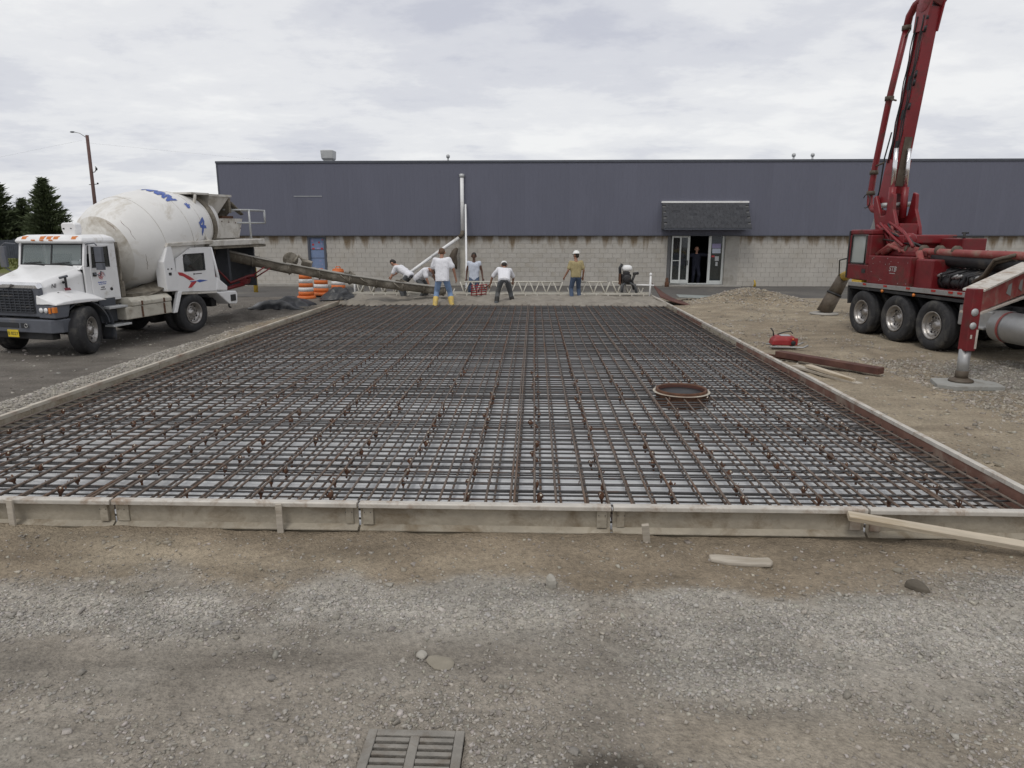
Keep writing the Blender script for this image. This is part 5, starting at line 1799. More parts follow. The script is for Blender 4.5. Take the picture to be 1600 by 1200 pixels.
# bumper
mb = MB()
mb.loft([[(-1.2, -.30, z), (-1.2, -.62, z), (-1.08, -.80, z), (1.08, -.80, z), (1.2, -.62, z), (1.2, -.30, z), (1.1, -.30, z), (-1.1, -.30, z)] for z in (.56, .58, .82, .85)])
bp = mb.ob('bumper', 'grey_plastic', mt, .02)
MB().b2((-.55, -.812, .66), (.18, -.795, .77)).b2((.24, -.812, .66), (.40, -.795, .77)).ob('bumper_slot', 'interior_dark', bp, .01)
MB().tube([(.42 + .04 * math.cos(a), -.83, .715 + .04 * math.sin(a)) for a in [k * 6.283 / 10 for k in range(11)]], .012, 5).ob('tow_hook', 'grey_steel', bp)
MB().b2((-.95, -.7, .40), (.95, -.5, .56)).ob('front_valance', 'black_metal', mt, .02)
pl = MB().box((-.0, -.815, .535), (.31, .012, .16)).ob('licence_plate', 'plate_yellow', mt, .004)
lettering('plate_letters', 'B 8227', .10, 'print_black', pl, (0, -.8225, .53), (R(90), 0, 0), 0, .001, 1.0)
# seam between hood and cab, hood edge lines, soot along the exhaust side
MB().tube([(.935, .27, 1.20), (.945, .27, 1.76), (.83, .27, 1.905)], .008, 4).tube([(.86, -.62, 1.18), (1.0, -.2, 1.19)], .005, 4).ob('hood_seam', 'black_metal', hood)
# roof lights
for x in (-.72, -.18, .02, .22, .74):
    MB().loft([[(x - .075, .33, 2.5), (x + .075, .33, 2.5), (x + .075, .50, 2.52), (x - .075, .50, 2.52)], [(x - .055, .36, 2.57), (x + .055, .36, 2.57), (x + .04, .48, 2.575), (x - .04, .48, 2.575)]]).ob('marker_lamp', 'amber_lens', cab_o, .01)
for x in (-.4, -.15, .12):
    MB().b2((x - .05, .285, 2.47), (x + .05, .31, 2.5)).ob('marker_lamp', 'amber_lens', cab_o, .006)
mb = MB()
mb.loft([[(.16, .62, 2.58), (.48, .62, 2.58), (.53, .62, 2.70), (.52, .62, 2.83), (.47, .62, 2.87), (.15, .62, 2.87), (.10, .62, 2.83), (.11, .62, 2.7)], [(.16, .80, 2.58), (.48, .80, 2.58), (.53, .80, 2.70), (.52, .80, 2.83), (.47, .80, 2.87), (.15, .80, 2.87), (.10, .80, 2.83), (.11, .80, 2.7)]])
rb = mb.ob('roof_box', 'white_paint', cab_o, .03, 3)
MB().b2((.16, .612, 2.72), (.21, .6195, 2.75)).b2((.38, .612, 2.73), (.42, .6195, 2.75)).ob('box_latches', 'print_black', rb)
# mirrors
for q in (-1, 1):
    mb = MB().tube([(q * .98, .34, 2.40), (q * 1.22, .26, 2.42), (q * 1.30, .24, 2.36)], .016, 6).tube([(q * .98, .36, 1.72), (q * 1.2, .28, 1.78), (q * 1.30, .24, 1.86)], .016, 6).tube([(q * 1.30, .24, 2.37), (q * 1.30, .24, 1.85)], .014, 6) if q < 0 else MB().tube([(q * .98, .44, 2.40), (q * 1.14, .50, 2.42), (q * 1.18, .52, 2.36)], .016, 6).tube([(q * 1.0, .50, 1.74), (q * 1.14, .54, 1.70), (q * 1.18, .54, 1.80)], .016, 6)
    if q < 0:
        mb.box((q * 1.30, .24, 2.11), (.19, .06, .48))
    else:
        mb.box((q * 1.18, .55, 2.17), (.20, .07, .34)).box((q * 1.18, .55, 1.90), (.19, .08, .15))
    mo = mb.ob('mirror', 'grey_plastic', mt, .02)
# steps, tank
for y0, y1, z, x0 in ((.58, 1.1, .95, .95), (.62, 1.15, .53, .98)):
    MB().b2((x0, y0, z - .025), (1.24, y1, z + .025)).ob('step', 'galvanised', mt, .008)
MB().b2((.99, .62, .55), (1.03, .66, 1.0)).b2((.99, 1.08, .55), (1.03, 1.12, 1.0)).b2((.7, .55, .6), (.99, 1.0, 1.15)).ob('step_bracket', 'dark_plastic', mt)
for q in (1, -1):
    mb = MB()
    mb.b2((q * .6, 1.02, .62), (q * 1.24, 2.46, .92))
    tk = mb.ob('tool_tank', 'beige_paint', mt, .025)
    MB().loft([[(q * .6, 1.2, .925), (q * 1.26, 1.2, .925), (q * 1.26, 2.47, .925), (q * .6, 2.47, .925)], [(q * .6, 1.2, 1.02), (q * 1.26, 1.2, 1.02), (q * 1.26, 2.47, 1.02), (q * .6, 2.47, 1.02)], [(q * .66, 1.22, 1.12), (q * 1.14, 1.22, 1.12), (q * 1.14, 2.45, 1.12), (q * .66, 2.45, 1.12)]]).ob('lid', 'beige_paint', tk, .02)
    mb = MB()
    for y in (1.5, 2.2):
        mb.b2((q * 1.245, y - .02, .64), (q * 1.262, y + .02, .9)).b2((q * 1.22, y - .02, .925), (q * 1.275, y + .02, 1.03))
    mb.ob('strap', 'rust', tk)
MB().b2((-.55, 1.05, .9), (.55, 2.6, 1.14)).ob('deck', 'beige_paint', mt, .02)

# drum
dA, dd = Vector((0, 1.62, 2.12)), Vector((0, 2.17, .5)).normalized()
def rad(t):
    P = [(-.16, .30), (0, .58), (.10, .80), (.28, .98), (.60, 1.12), (1.0, 1.19), (1.5, 1.21), (1.95, 1.19), (2.6, 1.02), (3.2, .80), (3.75, .59), (3.85, .56)]
    for (a, r0), (c, r1) in zip(P, P[1:]):
        if a <= t <= c:
            return r0 + (r1 - r0) * (t - a) / (c - a)
    return P[-1][1]
prof = [(.02, -.16)] + [(rad(t), t) for t in (-.15, -.1, 0, .05, .10, .18, .28, .42, .60, .8, 1.0, 1.25, 1.5, 1.75, 1.95, 2.25, 2.6, 2.9, 3.2, 3.5, 3.75, 3.84)] + [(.50, 3.85), (.48, 3.3)]
m = mat('drum_paint', (0.70, 0.69, 0.665), 0.42, 0, 0.04, 2, dirt=(0.47, 0.43, 0.36), dirt_amt=0.26, dscale=1.3, spec=0.45)
mat('drum_head_paint', (0.63, 0.61, 0.565), 0.5, 0, 0.08, 2, dirt=(0.34, 0.30, 0.24), dirt_amt=0.5, dscale=1.6, spec=0.4)
dmb = MB().lathe(prof, dA, dd, 56, True, False)
dmb.m = [1 if i // 56 < 6 else 0 for i in range(len(dmb.f))]
drum = dmb.ob('drum', ['drum_paint', 'drum_head_paint'], mt)
wb = drum.modifiers.new('e', 'EDGE_SPLIT')
wb.split_angle = R(50)
# seams and stains on the drum
u_ = Vector((1, 0, 0))
w_ = dd.cross(u_)
def dpt(t, a, o=0.0):
    r_ = rad(t) + o
    return dA + dd * t + (u_ * math.cos(a) - w_ * math.sin(a)) * r_      # a=0 towards the near side, 90 up
UPS = 1 if (-w_).z > 0 else -1
def dp(t, a, o=0.0):
    return dpt(t, a * UPS, o)
mb = MB()
for t in (1.95, .98, 2.6, 3.2):
    mb.tube([dp(t, k * 6.283 / 48, .001) for k in range(49)], .006, 4, False)
mb.ob('weld_seam', 'dirty_white_paint', drum)
mb = MB()
for t0, t1, a0, a1 in ((.30, .31, .3, .85), (.42, .40, -.5, -.1), (1.97, 1.97, -.6, -.15), (1.80, 1.79, -.5, -.28), (.14, .15, .7, 1.1)):
    mb.tube([dp(t0 + (t1 - t0) * k / 8 + random.uniform(-.012, .012), a0 + (a1 - a0) * k / 8 + random.uniform(-.01, .01), .0) for k in range(9)], [random.uniform(.001, .006) for _ in range(9)], 4)
mb.ob('rust_streak', 'rust', drum)
mb = MB().lathe([(rad(3.35) + .005, 3.30), (rad(3.35) + .055, 3.31), (rad(3.35) + .055, 3.45), (rad(3.35) - .02, 3.46)], dA, dd, 48, False, False)
mb.ob('roller_ring', 'chute_steel', drum)
MB().lathe([(.49, 3.6), (.01, 3.6)], dA, dd, 32, True, False).ob('drum_mouth', 'interior_dark', drum)
# blue lettering wrapped round the drum
def wrap_text(body, size, t_mid, a0, a1, mat_n, name):
    cu = bpy.data.curves.new('t', 'FONT')
    cu.body, cu.size, cu.shear, cu.offset = body, 1.0, .45, .075
    tmp = bpy.data.objects.new('t', cu)
    col.objects.link(tmp)
    dg_ = bpy.context.evaluated_depsgraph_get()
    me = bpy.data.meshes.new_from_object(tmp.evaluated_get(dg_))
    bpy.data.objects.remove(tmp)
    bm = bmesh.new()
    bm.from_mesh(me)
    for _ in range(2):
        bmesh.ops.subdivide_edges(bm, edges=[e for e in bm.edges if e.calc_length() > .08], cuts=1)
    bmesh.ops.triangulate(bm, faces=bm.faces)
    xs_ = [v.co.x for v in bm.verts]
    x0_, x1_ = min(xs_), max(xs_)
    for v in bm.verts:
        f = (v.co.x - x0_) / (x1_ - x0_)
        v.co = dp(t_mid - (v.co.y - .35) * size, a0 + (a1 - a0) * f, .009)
    bm.to_mesh(me)
    bm.free()
    me.materials.clear()
    me.materials.append(MATS[mat_n])
    inst(me, name, drum)
wrap_text('MMMA', .50, 2.02, 1.62, .84, 'print_blue', 'drum_lettering')
wrap_text('ap', .26, 2.40, .76, .58, 'print_blue', 'drum_lettering')
wrap_text('IX', .40, 2.62, .30, -.16, 'print_blue', 'drum_lettering')
# front pedestal and gear
mb = MB()
mb.b2((-.45, 1.32, 1.1), (.45, 1.5, 1.9)).lathe([(.36, -.1), (.36, .12)], dA - dd * .22, dd, 20).b2((-.75, 1.22, 1.12), (.75, 1.32, 1.35))
mb.ob('drum_pedestal', 'beige_paint', mt, .02)
mb = MB()
for k in range(7):
    x = .62 + .05 * k
    mb.tube([(x, 1.28, 1.2), (x + .03, 1.30 + .03 * math.sin(k), 1.7), (x + random.uniform(-.05, .03), 1.30, 2.3)], .022, 6)
mb.b2((.55, 1.24, 1.14), (.95, 1.36, 1.5)).b2((.82, 1.25, 1.5), (.93, 1.33, 2.42))
mb.ob('hose_bundle', 'chute_steel', mt)
mb = MB().sheet(lambda u, v: (.55 + .6 * u, 1.5 + 1.1 * v, 1.22 + .25 * v * v - .12 * u), 4, 6, (0, 0, .02)).b2((.4, 1.4, 1.12), (1.1, 2.5, 1.2))
mb.ob('spill_guard', 'chute_steel', mt)
# rear body on both sides: post, panel with opening, arch
for q in (1, -1):
    X = q * 1.25
    mb = MB()
    mb.loft([[(X - q * .10, 2.55, 2.30), (X, 2.52, 2.30), (X, 2.66, 2.30), (X - q * .1, 2.66, 2.30)], [(X - q * .30, 2.36, 1.90), (X, 2.34, 1.90), (X, 2.72, 1.90), (X - q * .3, 2.72, 1.90)], [(X - q * .30, 2.36, 1.16), (X, 2.36, 1.16), (X, 2.76, 1.14), (X - q * .3, 2.76, 1.14)]])
    po = mb.ob('front_post', 'white_paint', mt, .025)
    mb = MB()
    for y in (2.46, 2.58):
        mb.lathe([(.022, 0), (.022, .006), (.001, .007)], (X, y, 1.72), (q, 0, 0), 8)
    mb.b2((X, 2.47, 1.56), (X + q * .008, 2.56, 1.63))
    mb.ob('post_holes', 'print_black', po)
    # side panel frame round an opening
    P0 = [(2.74, 1.12), (4.18, 1.02), (4.12, 2.22), (3.35, 2.22), (2.80, 1.95)]
    mb = MB()
    xa, xb = X - q * .02, X - q * .07
    mb.prism([(2.74, 1.12), (4.18, 1.02), (4.16, 1.62), (2.74, 1.62)], 'x', xa, xb)
    mb.prism([(2.74, 1.62), (3.04, 1.62), (3.04, 2.06), (2.80, 1.95)], 'x', xa, xb)
    mb.prism([(2.80, 1.95), (3.04, 2.06), (3.80, 2.06), (3.80, 2.22), (3.35, 2.22)], 'x', xa, xb)
    mb.prism([(3.80, 1.62), (4.16, 1.62), (4.13, 2.22), (3.80, 2.22)], 'x', xa, xb)
    pn = mb.ob('side_panel', 'white_paint', mt, .012)
    mb = MB().prism([(3.035, 1.625), (3.805, 1.615), (3.805, 2.065), (3.12, 2.06), (3.035, 1.96)], 'x', X - q * .04, X - q * .045)
    mb.ob('opening_pane', 'dark_glass', pn)
    mb = MB().tube([(X - q * .02, 3.04, 1.63), (X - q * .02, 3.80, 1.62), (X - q * .02, 3.80, 2.06), (X - q * .02, 3.12, 2.055), (X - q * .02, 3.04, 1.95), (X - q * .02, 3.04, 1.63)], .016, 5)
    mb.ob('opening_seal', 'black_metal', pn)
    if q > 0:
        mb = MB()
        xs0, xs1 = X - .019, X - .013
        mb.prism([(2.80, 1.62), (2.95, 1.60), (3.22, 1.47), (3.36, 1.385), (3.18, 1.385), (2.98, 1.50), (2.83, 1.54)], 'x', xs0, xs1)
        mb.prism([(3.10, 1.19), (3.22, 1.19), (3.42, 1.32), (3.40, 1.35), (3.24, 1.33)], 'x', xs0, xs1)
        mb.mi = 1
        mb.prism([(3.20, 1.355), (3.42, 1.355), (3.56, 1.375), (3.86, 1.335), (3.54, 1.30), (3.46, 1.335), (3.2, 1.34)], 'x', xs0, xs1)
        mb.mi = 2
        mb.b2((xs0, 3.34, 1.52), (xs1, 3.40, 1.55))
        for k in range(7):
            mb.b2((xs0, 3.42 + k * .035, 1.525), (xs1, 3.445 + k * .035, 1.545))
        mb.ob('arrow_decal', ['print_red', 'print_blue', 'print_black'], pn)
    MB().tube([(X - q * .05, 4.12, 2.2), (X - q * .05, 4.30, 1.42), (X - q * .05, 4.36, 1.0)], .045, 6).ob('rear_stay', 'white_paint', mt)
    mb = MB().prism([(2.50, 2.26), (4.22, 2.30), (4.22, 2.40), (2.56, 2.36)], 'x', X, X - q * .14)
    mb.ob('top_rail', 'dirty_white_paint', mt, .015)
    mb = MB().prism([(2.72, 1.13), (2.86, 1.12), (2.62, .60), (2.50, .60)], 'x', X, X - q * .10)
    mb.ob('fender_leg', 'white_paint', mt, .015)
    mb = MB().prism([(2.84, 1.10), (4.2, 1.01), (4.2, .95), (2.82, 1.04)], 'x', X - q * .02, X - q * .6)
    mb.ob('wheel_arch', 'dirty_white_paint', mt, .01)
    mb = MB().loft([[(X - q * .5, 4.10, 1.42), (X, 4.22, 1.40), (X, 4.62, 1.12), (X - q * .5, 4.62, 1.12)], [(X - q * .5, 4.10, 1.04), (X, 4.14, 1.02), (X, 4.60, .98), (X - q * .5, 4.60, .98)]])
    mb.ob('rear_fender', 'white_paint', mt, .04, 3)
    mb = MB().prism([(4.12, .99), (4.95, .95), (5.0, .88), (4.98, .62), (4.92, .57), (4.62, .60)], 'x', X, X - q * .45)
    bx = mb.ob('tail_lamp_box', 'white_paint', mt, .03, 3)
    MB().b2((X + q * .001, 4.68, .67), (X + q * .016, 4.90, .86)).ob('lamp_recess', 'print_black', bx, .03)
    MB().b2((X - q * .3, 4.985, .66), (X - q * .05, 5.02, .86)).ob('tail_lamp', 'red_lens', bx, .01)
    MB().tube([(X - q * .1, 4.7, .6), (X - q * .1, 4.72, .50), (X - q * .12, 4.8, .48)], .025, 6).ob('drain_cock', 'black_metal', bx)
# blue drum seen through the opening
MB().lathe([(.02, 0), (.24, .01), (.26, .3), (.24, .55), (.02, .56)], (.75, 3.15, 1.42), (0, 1, 0), 16).ob('water_tank', 'print_blue', mt)
# inner dark machinery behind panel
mb = MB().b2((-.95, 2.8, 1.02), (.95, 4.0, 1.35)).b2((-.5, 3.9, 1.0), (.5, 4.6, 2.2)).tube([(.9, 3.1, 1.35), (.95, 3.4, 1.8), (.8, 3.8, 1.5)], .06, 6).ball((.8, 3.5, 1.75), (.2, .25, .2), 10, 6)
mb.ob('rear_machinery', 'black_metal', mt, .01)
# rear frame, hopper, platform
mb = MB()
for q in (-1, 1):
    mb.tube([(q * .62, 3.55, 2.36), (q * .62, 4.25, 2.95), (q * .6, 4.45, 3.62)], .045, 6).tube([(q * 1.1, 4.2, 2.36), (q * .62, 4.3, 3.0)], .04, 6).tube([(q * .66, 4.35, 1.2), (q * .64, 4.4, 3.1)], .06, 6)
    mb.tube([(q * 1.12, 3.7, 2.38), (q * .9, 4.25, 2.82)], .035, 6)
mb.b2((-1.2, 4.1, 2.28), (1.2, 4.26, 2.40))
mb.ob('rear_frame', 'dirty_white_paint', mt, .008)
# charge hopper: open funnel above the drum mouth
mb = MB()
def ringq(z, hx, y0, y1):
    return [(-hx, y0, z), (hx, y0, z), (hx, y1, z), (-hx, y1, z)]
top_ = ringq(3.62, .56, 5.05, 5.92)
mid_ = ringq(3.30, .42, 5.12, 5.72)
low_ = ringq(3.00, .28, 5.1, 5.55)
mb.loft([top_, mid_, low_], True, False)
mb.loft([[(x * .96, y * .995 + .03, z) for x, y, z in top_], [(x * .95, y * .995 + .03, z) for x, y, z in mid_], [(x * .94, y * .995 + .03, z) for x, y, z in low_]], True, False)
mb.loft([[(-.60, 5.0, 3.60), (.60, 5.0, 3.60), (.60, 5.96, 3.60), (-.60, 5.96, 3.60)], [(-.60, 5.0, 3.66), (.60, 5.0, 3.66), (.60, 5.96, 3.66), (-.60, 5.96, 3.66)], [(-.54, 5.07, 3.66), (.54, 5.07, 3.66), (.54, 5.9, 3.66), (-.54, 5.9, 3.66)], [(-.54, 5.07, 3.60), (.54, 5.07, 3.60), (.54, 5.9, 3.60), (-.54, 5.9, 3.60)]], True, False)
mb.b2((-.60, 4.30, 3.63), (.60, 5.0, 3.68))
mb.ob('charge_hopper', 'dirty_white_paint', mt)
mb = MB().b2((-.5, 5.93, 3.15), (.5, 6.02, 3.58)).prism([(-.45, 3.2), (.45, 3.2), (.2, 2.98), (-.1, 2.9)], 'y', 5.95, 6.05)
mb.sheet(lambda u, v: (-.5 + u, 6.06 + .5 * v, 3.52 - .35 * v * u - .1 * math.sin(9 * u)), 10, 5, (0, 0, .03))
mb.ob('hopper_flap', 'chute_steel', mt)
mb = MB().tube([(.58, 4.75, 3.3), (.62, 4.9, 2.9), (.52, 5.2, 2.45)], .05, 6).tube([(-.58, 4.75, 3.3), (-.62, 4.9, 2.9), (-.52, 5.2, 2.45)], .05, 6)
mb.ob('hopper_brace', 'dirty_white_paint', mt)
# discharge collector
mb = MB().loft([ringq(2.98, .55, 5.12, 6.42), ringq(2.42, .48, 5.18, 6.30), ringq(2.36, .3, 5.3, 6.1)], True, False).loft([ringq(2.985, .52, 5.15, 6.38), ringq(2.43, .45, 5.21, 6.26), ringq(2.365, .28, 5.33, 6.07)], True, False)
co = mb.ob('collector', 'dirty_white_paint', mt)
mb = MB()
for y, z in ((5.5, 2.9), (5.8, 2.88), (6.1, 2.86), (6.3, 2.7)):
    mb.lathe([(.02, 0), (.02, .008), (.001, .01)], (.545, y, z), (1, 0, 0), 6)
mb.b2((-.4, 5.7, 2.985), (.4, 6.2, 3.06))
mb.ob('collector_bolts', 'rust', co)
MB().b2((-1.05, 4.27, 2.22), (1.05, 6.75, 2.38)).ob('platform', 'dirty_white_paint', mt, .02)
MB().b2((-1.0, 4.5, 2.14), (1.0, 6.85, 2.215)).ob('platform_frame', 'chute_steel', mt, .01)
mb = MB()
for z in (3.24, 2.86):
    mb.tube([(.3, 5.9, z), (.75, 6.5, z), (.75, 7.25, z - .01), (-.6, 7.3, z)], .028, 6)
for x, y in ((.75, 6.5), (.75, 7.25)):
    mb.tube([(x, y, 3.25), (x, y, 2.38 if y < 7 else 2.84)], .03, 6)
mb.ob('guard_rail', 'galvanised', mt)
mb = MB().b2((-1.0, 4.35, .95), (.9, 4.43, 2.14)).b2((-.9, 5.6, 1.0), (.55, 5.7, 2.12)).b2((-1.0, 6.55, .95), (.75, 6.6, 2.13))
mb.ob('rear_dark_plates', 'dark_plastic', mt, .01)  # dark plates added to fill the dark region beneath the platform
mb = MB().tube([(.35, 5.0, 1.0), (.45, 5.25, 1.5), (.55, 5.6, 1.1), (.9, 6.0, 1.28), (1.0, 6.15, 1.3)], .045, 6).box((.75, 6.05, 1.15), (.2, .42, .16), (0, .3, .4)).tube([(.9, 6.1, 1.25), (1.3, 6.27, 1.54)], .022, 6).tube([(.95, 6.2, 1.2), (1.42, 6.38, 1.5)], .022, 6).tube([(.2, 4.6, .8), (.8, 5.9, 1.05)], .06, 6)
mb.ob('chute_support', 'red_paint', mt, .0)
# discharge chute in half-pipe sections, from the collector to the pour
inv = MXM.inverted()
cA, cB = Vector((-9.62, 20.75, 1.93)), Vector((-3.05, 23.2, .56))
def chute_axis(f):
    p = cA.lerp(cB, f)
    return p + Vector((0, 0, -.13 * math.sin(math.pi * min(f * 1.0, 1)) + .05 * (f > .99)))
def chute(name, f0, f1, r, m_, drop=0.0):
    side = (cB - cA).cross(Vector((0, 0, 1))).normalized()
    mb = MB()
    n = 12
    for rr_, fl in ((r, 0), (r - .012, 1)):
        rows = []
        for i in range(n + 1):
            f = f0 + (f1 - f0) * i / n
            p = chute_axis(f) - Vector((0, 0, drop))
            rows.append([inv @ (p + side * rr_ * math.cos(a) + Vector((0, 0, 1)) * (max(rr_ * math.sin(a) * 1.35, -rr_ * .93) + (.03 if k in (0, 12) else 0))) for k, a in enumerate([math.pi + math.pi * q / 12 for q in range(13)])])
        mb.loft(rows, False, False, True)
    rim = MB()
    for q in (-1, 1):
        rim.tube([inv @ (chute_axis(f0 + (f1 - f0) * i / 6) + side * q * (r + .012) + Vector((0, 0, .03 - drop))) for i in range(7)], .026, 6)
    for f in (f0 + .01, (f0 + f1) / 2, f1 - .01):
        p = chute_axis(f) - Vector((0, 0, drop))
        mb.tube([inv @ (p + side * (r + .015) * math.cos(a) + Vector((0, 0, max((r + .015) * 1.35 * math.sin(a), -(r + .015) * .94)))) for a in [math.pi + math.pi * q / 10 for q in range(11)]], .022, 5)
    o_ = mb.ob(name, m_, mt)
    rim.ob('chute_rim', 'concrete_grey', o_)
    fl_ = MB().sheet(lambda u, v: inv @ (chute_axis(f0 + (f1 - f0) * v) + side * r * .88 * (2 * u - 1) + Vector((0, 0, -r * (.62 - .5 * (2 * u - 1) ** 2) + .05 * (float(fbm(np.array([u * 5]), np.array([v * 14 + f0 * 40]), 171, 3)[0]) - .5) - drop))), 8, 24)
    fl_.ob('concrete_residue', 'fresh_concrete', o_)
    return o_
chute('chute_section', -.02, .30, .285, 'chute_steel')
chute('chute_section', .28, .56, .265, 'chute_steel', -.02)
chute('chute_section', .545, .80, .25, 'chute_steel', -.02)
chute('chute_section', .785, 1.0, .24, 'chute_steel', -.02)
for f, s in ((.30, .34), (.555, .2), (.79, .2)):
    p = chute_axis(f)
    sd = (cB - cA).cross(Vector((0, 0, 1))).normalized()
    mb = MB()
    if s > .3:
        ax = inv.to_3x3() @ sd
        mb.lathe([(.05, -.02), (.22, -.02), (.24, 0), (.22, .02), (.05, .02)], inv @ (p + Vector((0, 0, .18))), ax, 18).tube([inv @ (p + Vector((.1, 0, .1))), inv @ (p + Vector((.25, .05, .3))), inv @ (p + Vector((.38, .1, .12)))], .05, 6)
        mb.box(inv @ (p + Vector((.45, .18, .06))), (.3, .25, .16), (.2, .3, .4))
    else:
        mb.box(inv @ (p + Vector((0, 0, .06))), (.35, .12, .10), (.1, .2, .3)).tube([inv @ (p + Vector((-.1, 0, .02))), inv @ (p + Vector((.02, 0, .16))), inv @ (p + Vector((.16, 0, .03)))], .03, 6)
    mb.ob('chute_hinge', 'chute_steel', mt, .012)
mb = MB()
for f in (.17, .43, .53, .62, .77):
    p = chute_axis(f)
    sd = (cB - cA).cross(Vector((0, 0, 1))).normalized()
    mb.tube([inv @ (p + sd * .27 + Vector((-.14, -.06, .04))), inv @ (p + sd * .26 + Vector((0, 0, -.1))), inv @ (p + sd * .1 + Vector((.2, .08, -.24)))], .02, 5)
mb.ob('chute_stiffener', 'chute_steel', mt)

# ------------------------------------------------------------------ concrete pump truck
pr_ = 0.12217
PL = Vector((9.51, 14.32, 0.0))
pt = thing('pump_truck', 'dark red concrete pump truck with raised boom and outrigger', 'pump truck', PL, (0, 0, pr_))
PW = [2.75, 1.47, .25]
for y in PW:
    for q in (-1, 1):
        wheel_part('wheel', pt, (q * 1.10, y, .52), (q, 0, 0), .52, .30, .29, .05, holes=8)
        wheel_part('inner_wheel', pt, (q * .76, y, .52), (q, 0, 0), .52, .28, .29, .1, holes=8)
wheel_part('front_wheel', pt, (-1.08, -3.9, .52), (-1, 0, 0), .52, .34, .29, .5)
wheel_part('front_wheel', pt, (1.08, -3.9, .52), (1, 0, 0), .52, .34, .29, .5)
mb = MB()
for q in (-1, 1):
    mb.b2((q * .42 - .06, -4.6, .72), (q * .42 + .06, 3.6, 1.02))
for y in PW:
    mb.b2((-1.0, y - .08, .42), (1.0, y + .08, .6)).lathe([(.05, -.22), (.25, -.18), (.25, .18), (.05, .22)], (0, y, .52), (0, 1, 0), 12)
mb.b2((-.9, -.9, .55), (.9, -.3, 1.0)).b2((-.5, -2.6, .6), (.5, -.9, .95))
mb.ob('chassis', 'black_metal', pt, .01)
# deck with marker rail
MB().b2((-1.2, -.7, 1.14), (1.2, 3.45, 1.21)).ob('deck', 'red_paint', pt, .01)
for q in (-1, 1):
    X = q * 1.25
    rl = MB().prism([(-.62, 1.17), (3.38, 1.12), (3.38, 1.22), (-.62, 1.27)], 'x', X, X - q * .05).ob('side_rail', 'grey_steel', pt, .006)
    mb = MB()
    for y in (2.7, 1.9, 1.1, .3, -.2, -.45):
        mb.box((X + q * .004, y, 1.215 - .0125 * (y - 1.4) * 1), (.012, .12, .045))
    mb.ob('reflector', 'red_lens', rl)
    mb = MB()
    for y in (2.0, .9):
        mb.lathe([(.035, 0), (.035, .04), (.01, .05)], (X - q * .03, y, 1.09), (q, 0, 0), 8)
    mb.ob('side_lamp', 'amber_lens', rl)
    mb = MB()
    for y in PW[:1]:
        mb.prism([(3.40, 1.12), (3.34, 1.12), (3.28, .70), (3.34, .68)], 'x', X, X - q * .5)
    mb.b2((X - q * .55, -.6, 1.06), (X - q * .02, 3.36, 1.12))
    mb.ob('mud_guard', 'black_metal', pt)
# operator cab at the far end
cx0, cx1, cy0, cy1, cz0, cz1 = -1.22, -.35, 2.68, 3.56, 1.28, 2.48
mb = MB()
mb.b2((cx0, cy0, cz0), (cx1, cy1, 1.66)).b2((cx0, cy0, 2.36), (cx1, cy1, cz1)).b2((cx0, cy1 - .06, 1.66), (cx1, cy1, 2.36)).b2((cx1 - .06, cy0, 1.66), (cx1, cy1 - .06, 2.36)).b2((cx0, cy0, 1.66), (cx1 - .06, cy0 + .06, 2.36))
mb.b2((cx0, cy1 - .12, 1.66), (cx0 + .06, cy1 - .06, 2.36)).b2((cx0, cy0 + .06, 1.66), (cx0 + .06, cy0 + .16, 2.36))
pc = mb.ob('operator_cab', 'red_paint', pt, .03, 2)
mb = MB().b2((cx0 + .02, cy0 + .16, 1.66), (cx0 + .026, cy1 - .12, 2.36))
mb.ob('window_pane', 'pump_glass' if 'pump_glass' in MATS else (glass_mat('pump_glass', (.42, .45, .43), .85) and 'pump_glass'), pc)
mb = MB().tube([(cx0 - .004, cy0 + .17, 1.68), (cx0 - .004, cy1 - .13, 1.68), (cx0 - .004, cy1 - .13, 2.34), (cx0 - .004, cy0 + .17, 2.34), (cx0 - .004, cy0 + .17, 1.68)], .018, 5)
mb.ob('window_seal', 'black_metal', pc)
mb = MB().b2((cx0 + .3, 2.9, 1.66), (cx0 + .6, 3.3, 1.8)).tube([(cx0 + .25, 3.1 + .14 * math.cos(a), 1.95 + .14 * math.sin(a)) for a in [k * 6.283 / 12 for k in range(13)]], .014, 5)
mb.ob('cab_interior', 'interior_dark', pc)
MB().b2((cx0 - .012, 2.78, 1.46), (cx0 - .001, 2.92, 1.55)).ob('cab_vent', 'print_black', pc)
MB().b2((cx0 - .01, cy1 - .02, 1.3), (cx0 + .05, cy1 + .03, 2.45)).ob('grab_rail', 'black_metal', pc)
MB().b2((cx0 - .0, 2.9, 1.22), (cx0 + .3, 3.3, 1.275)).ob('cab_step', 'bollard_yellow', pt)
# red tool box beside it
tb = MB().b2((-1.24, 1.14, 1.23), (-.55, 2.66, 1.88)).ob('tool_box', 'red_paint', pt, .02)
lettering('box_lettering', 'STB', .16, 'galvanised', tb, (-1.242, 1.72, 1.60), (R(90), 0, R(-90)), .2, .002)
mb = MB()
for k in range(16):
    y, z = random.uniform(1.2, 2.6), random.uniform(1.28, 1.84)
    mb.lathe([(.010, 0), (.001, .003)], (-1.2405, y, z), (-1, 0, 0), 6)
mb.b2((-1.243, 1.62, 1.50), (-1.2405, 1.82, 1.512))
mb.ob('paint_chip', 'galvanised', tb)
MB().b2((-1.15, .55, 1.23), (-.4, 1.1, 1.85)).b2((-.9, 1.15, 1.88), (-.2, 2.7, 2.02)).ob('valve_cover', 'red_paint', pt, .03)
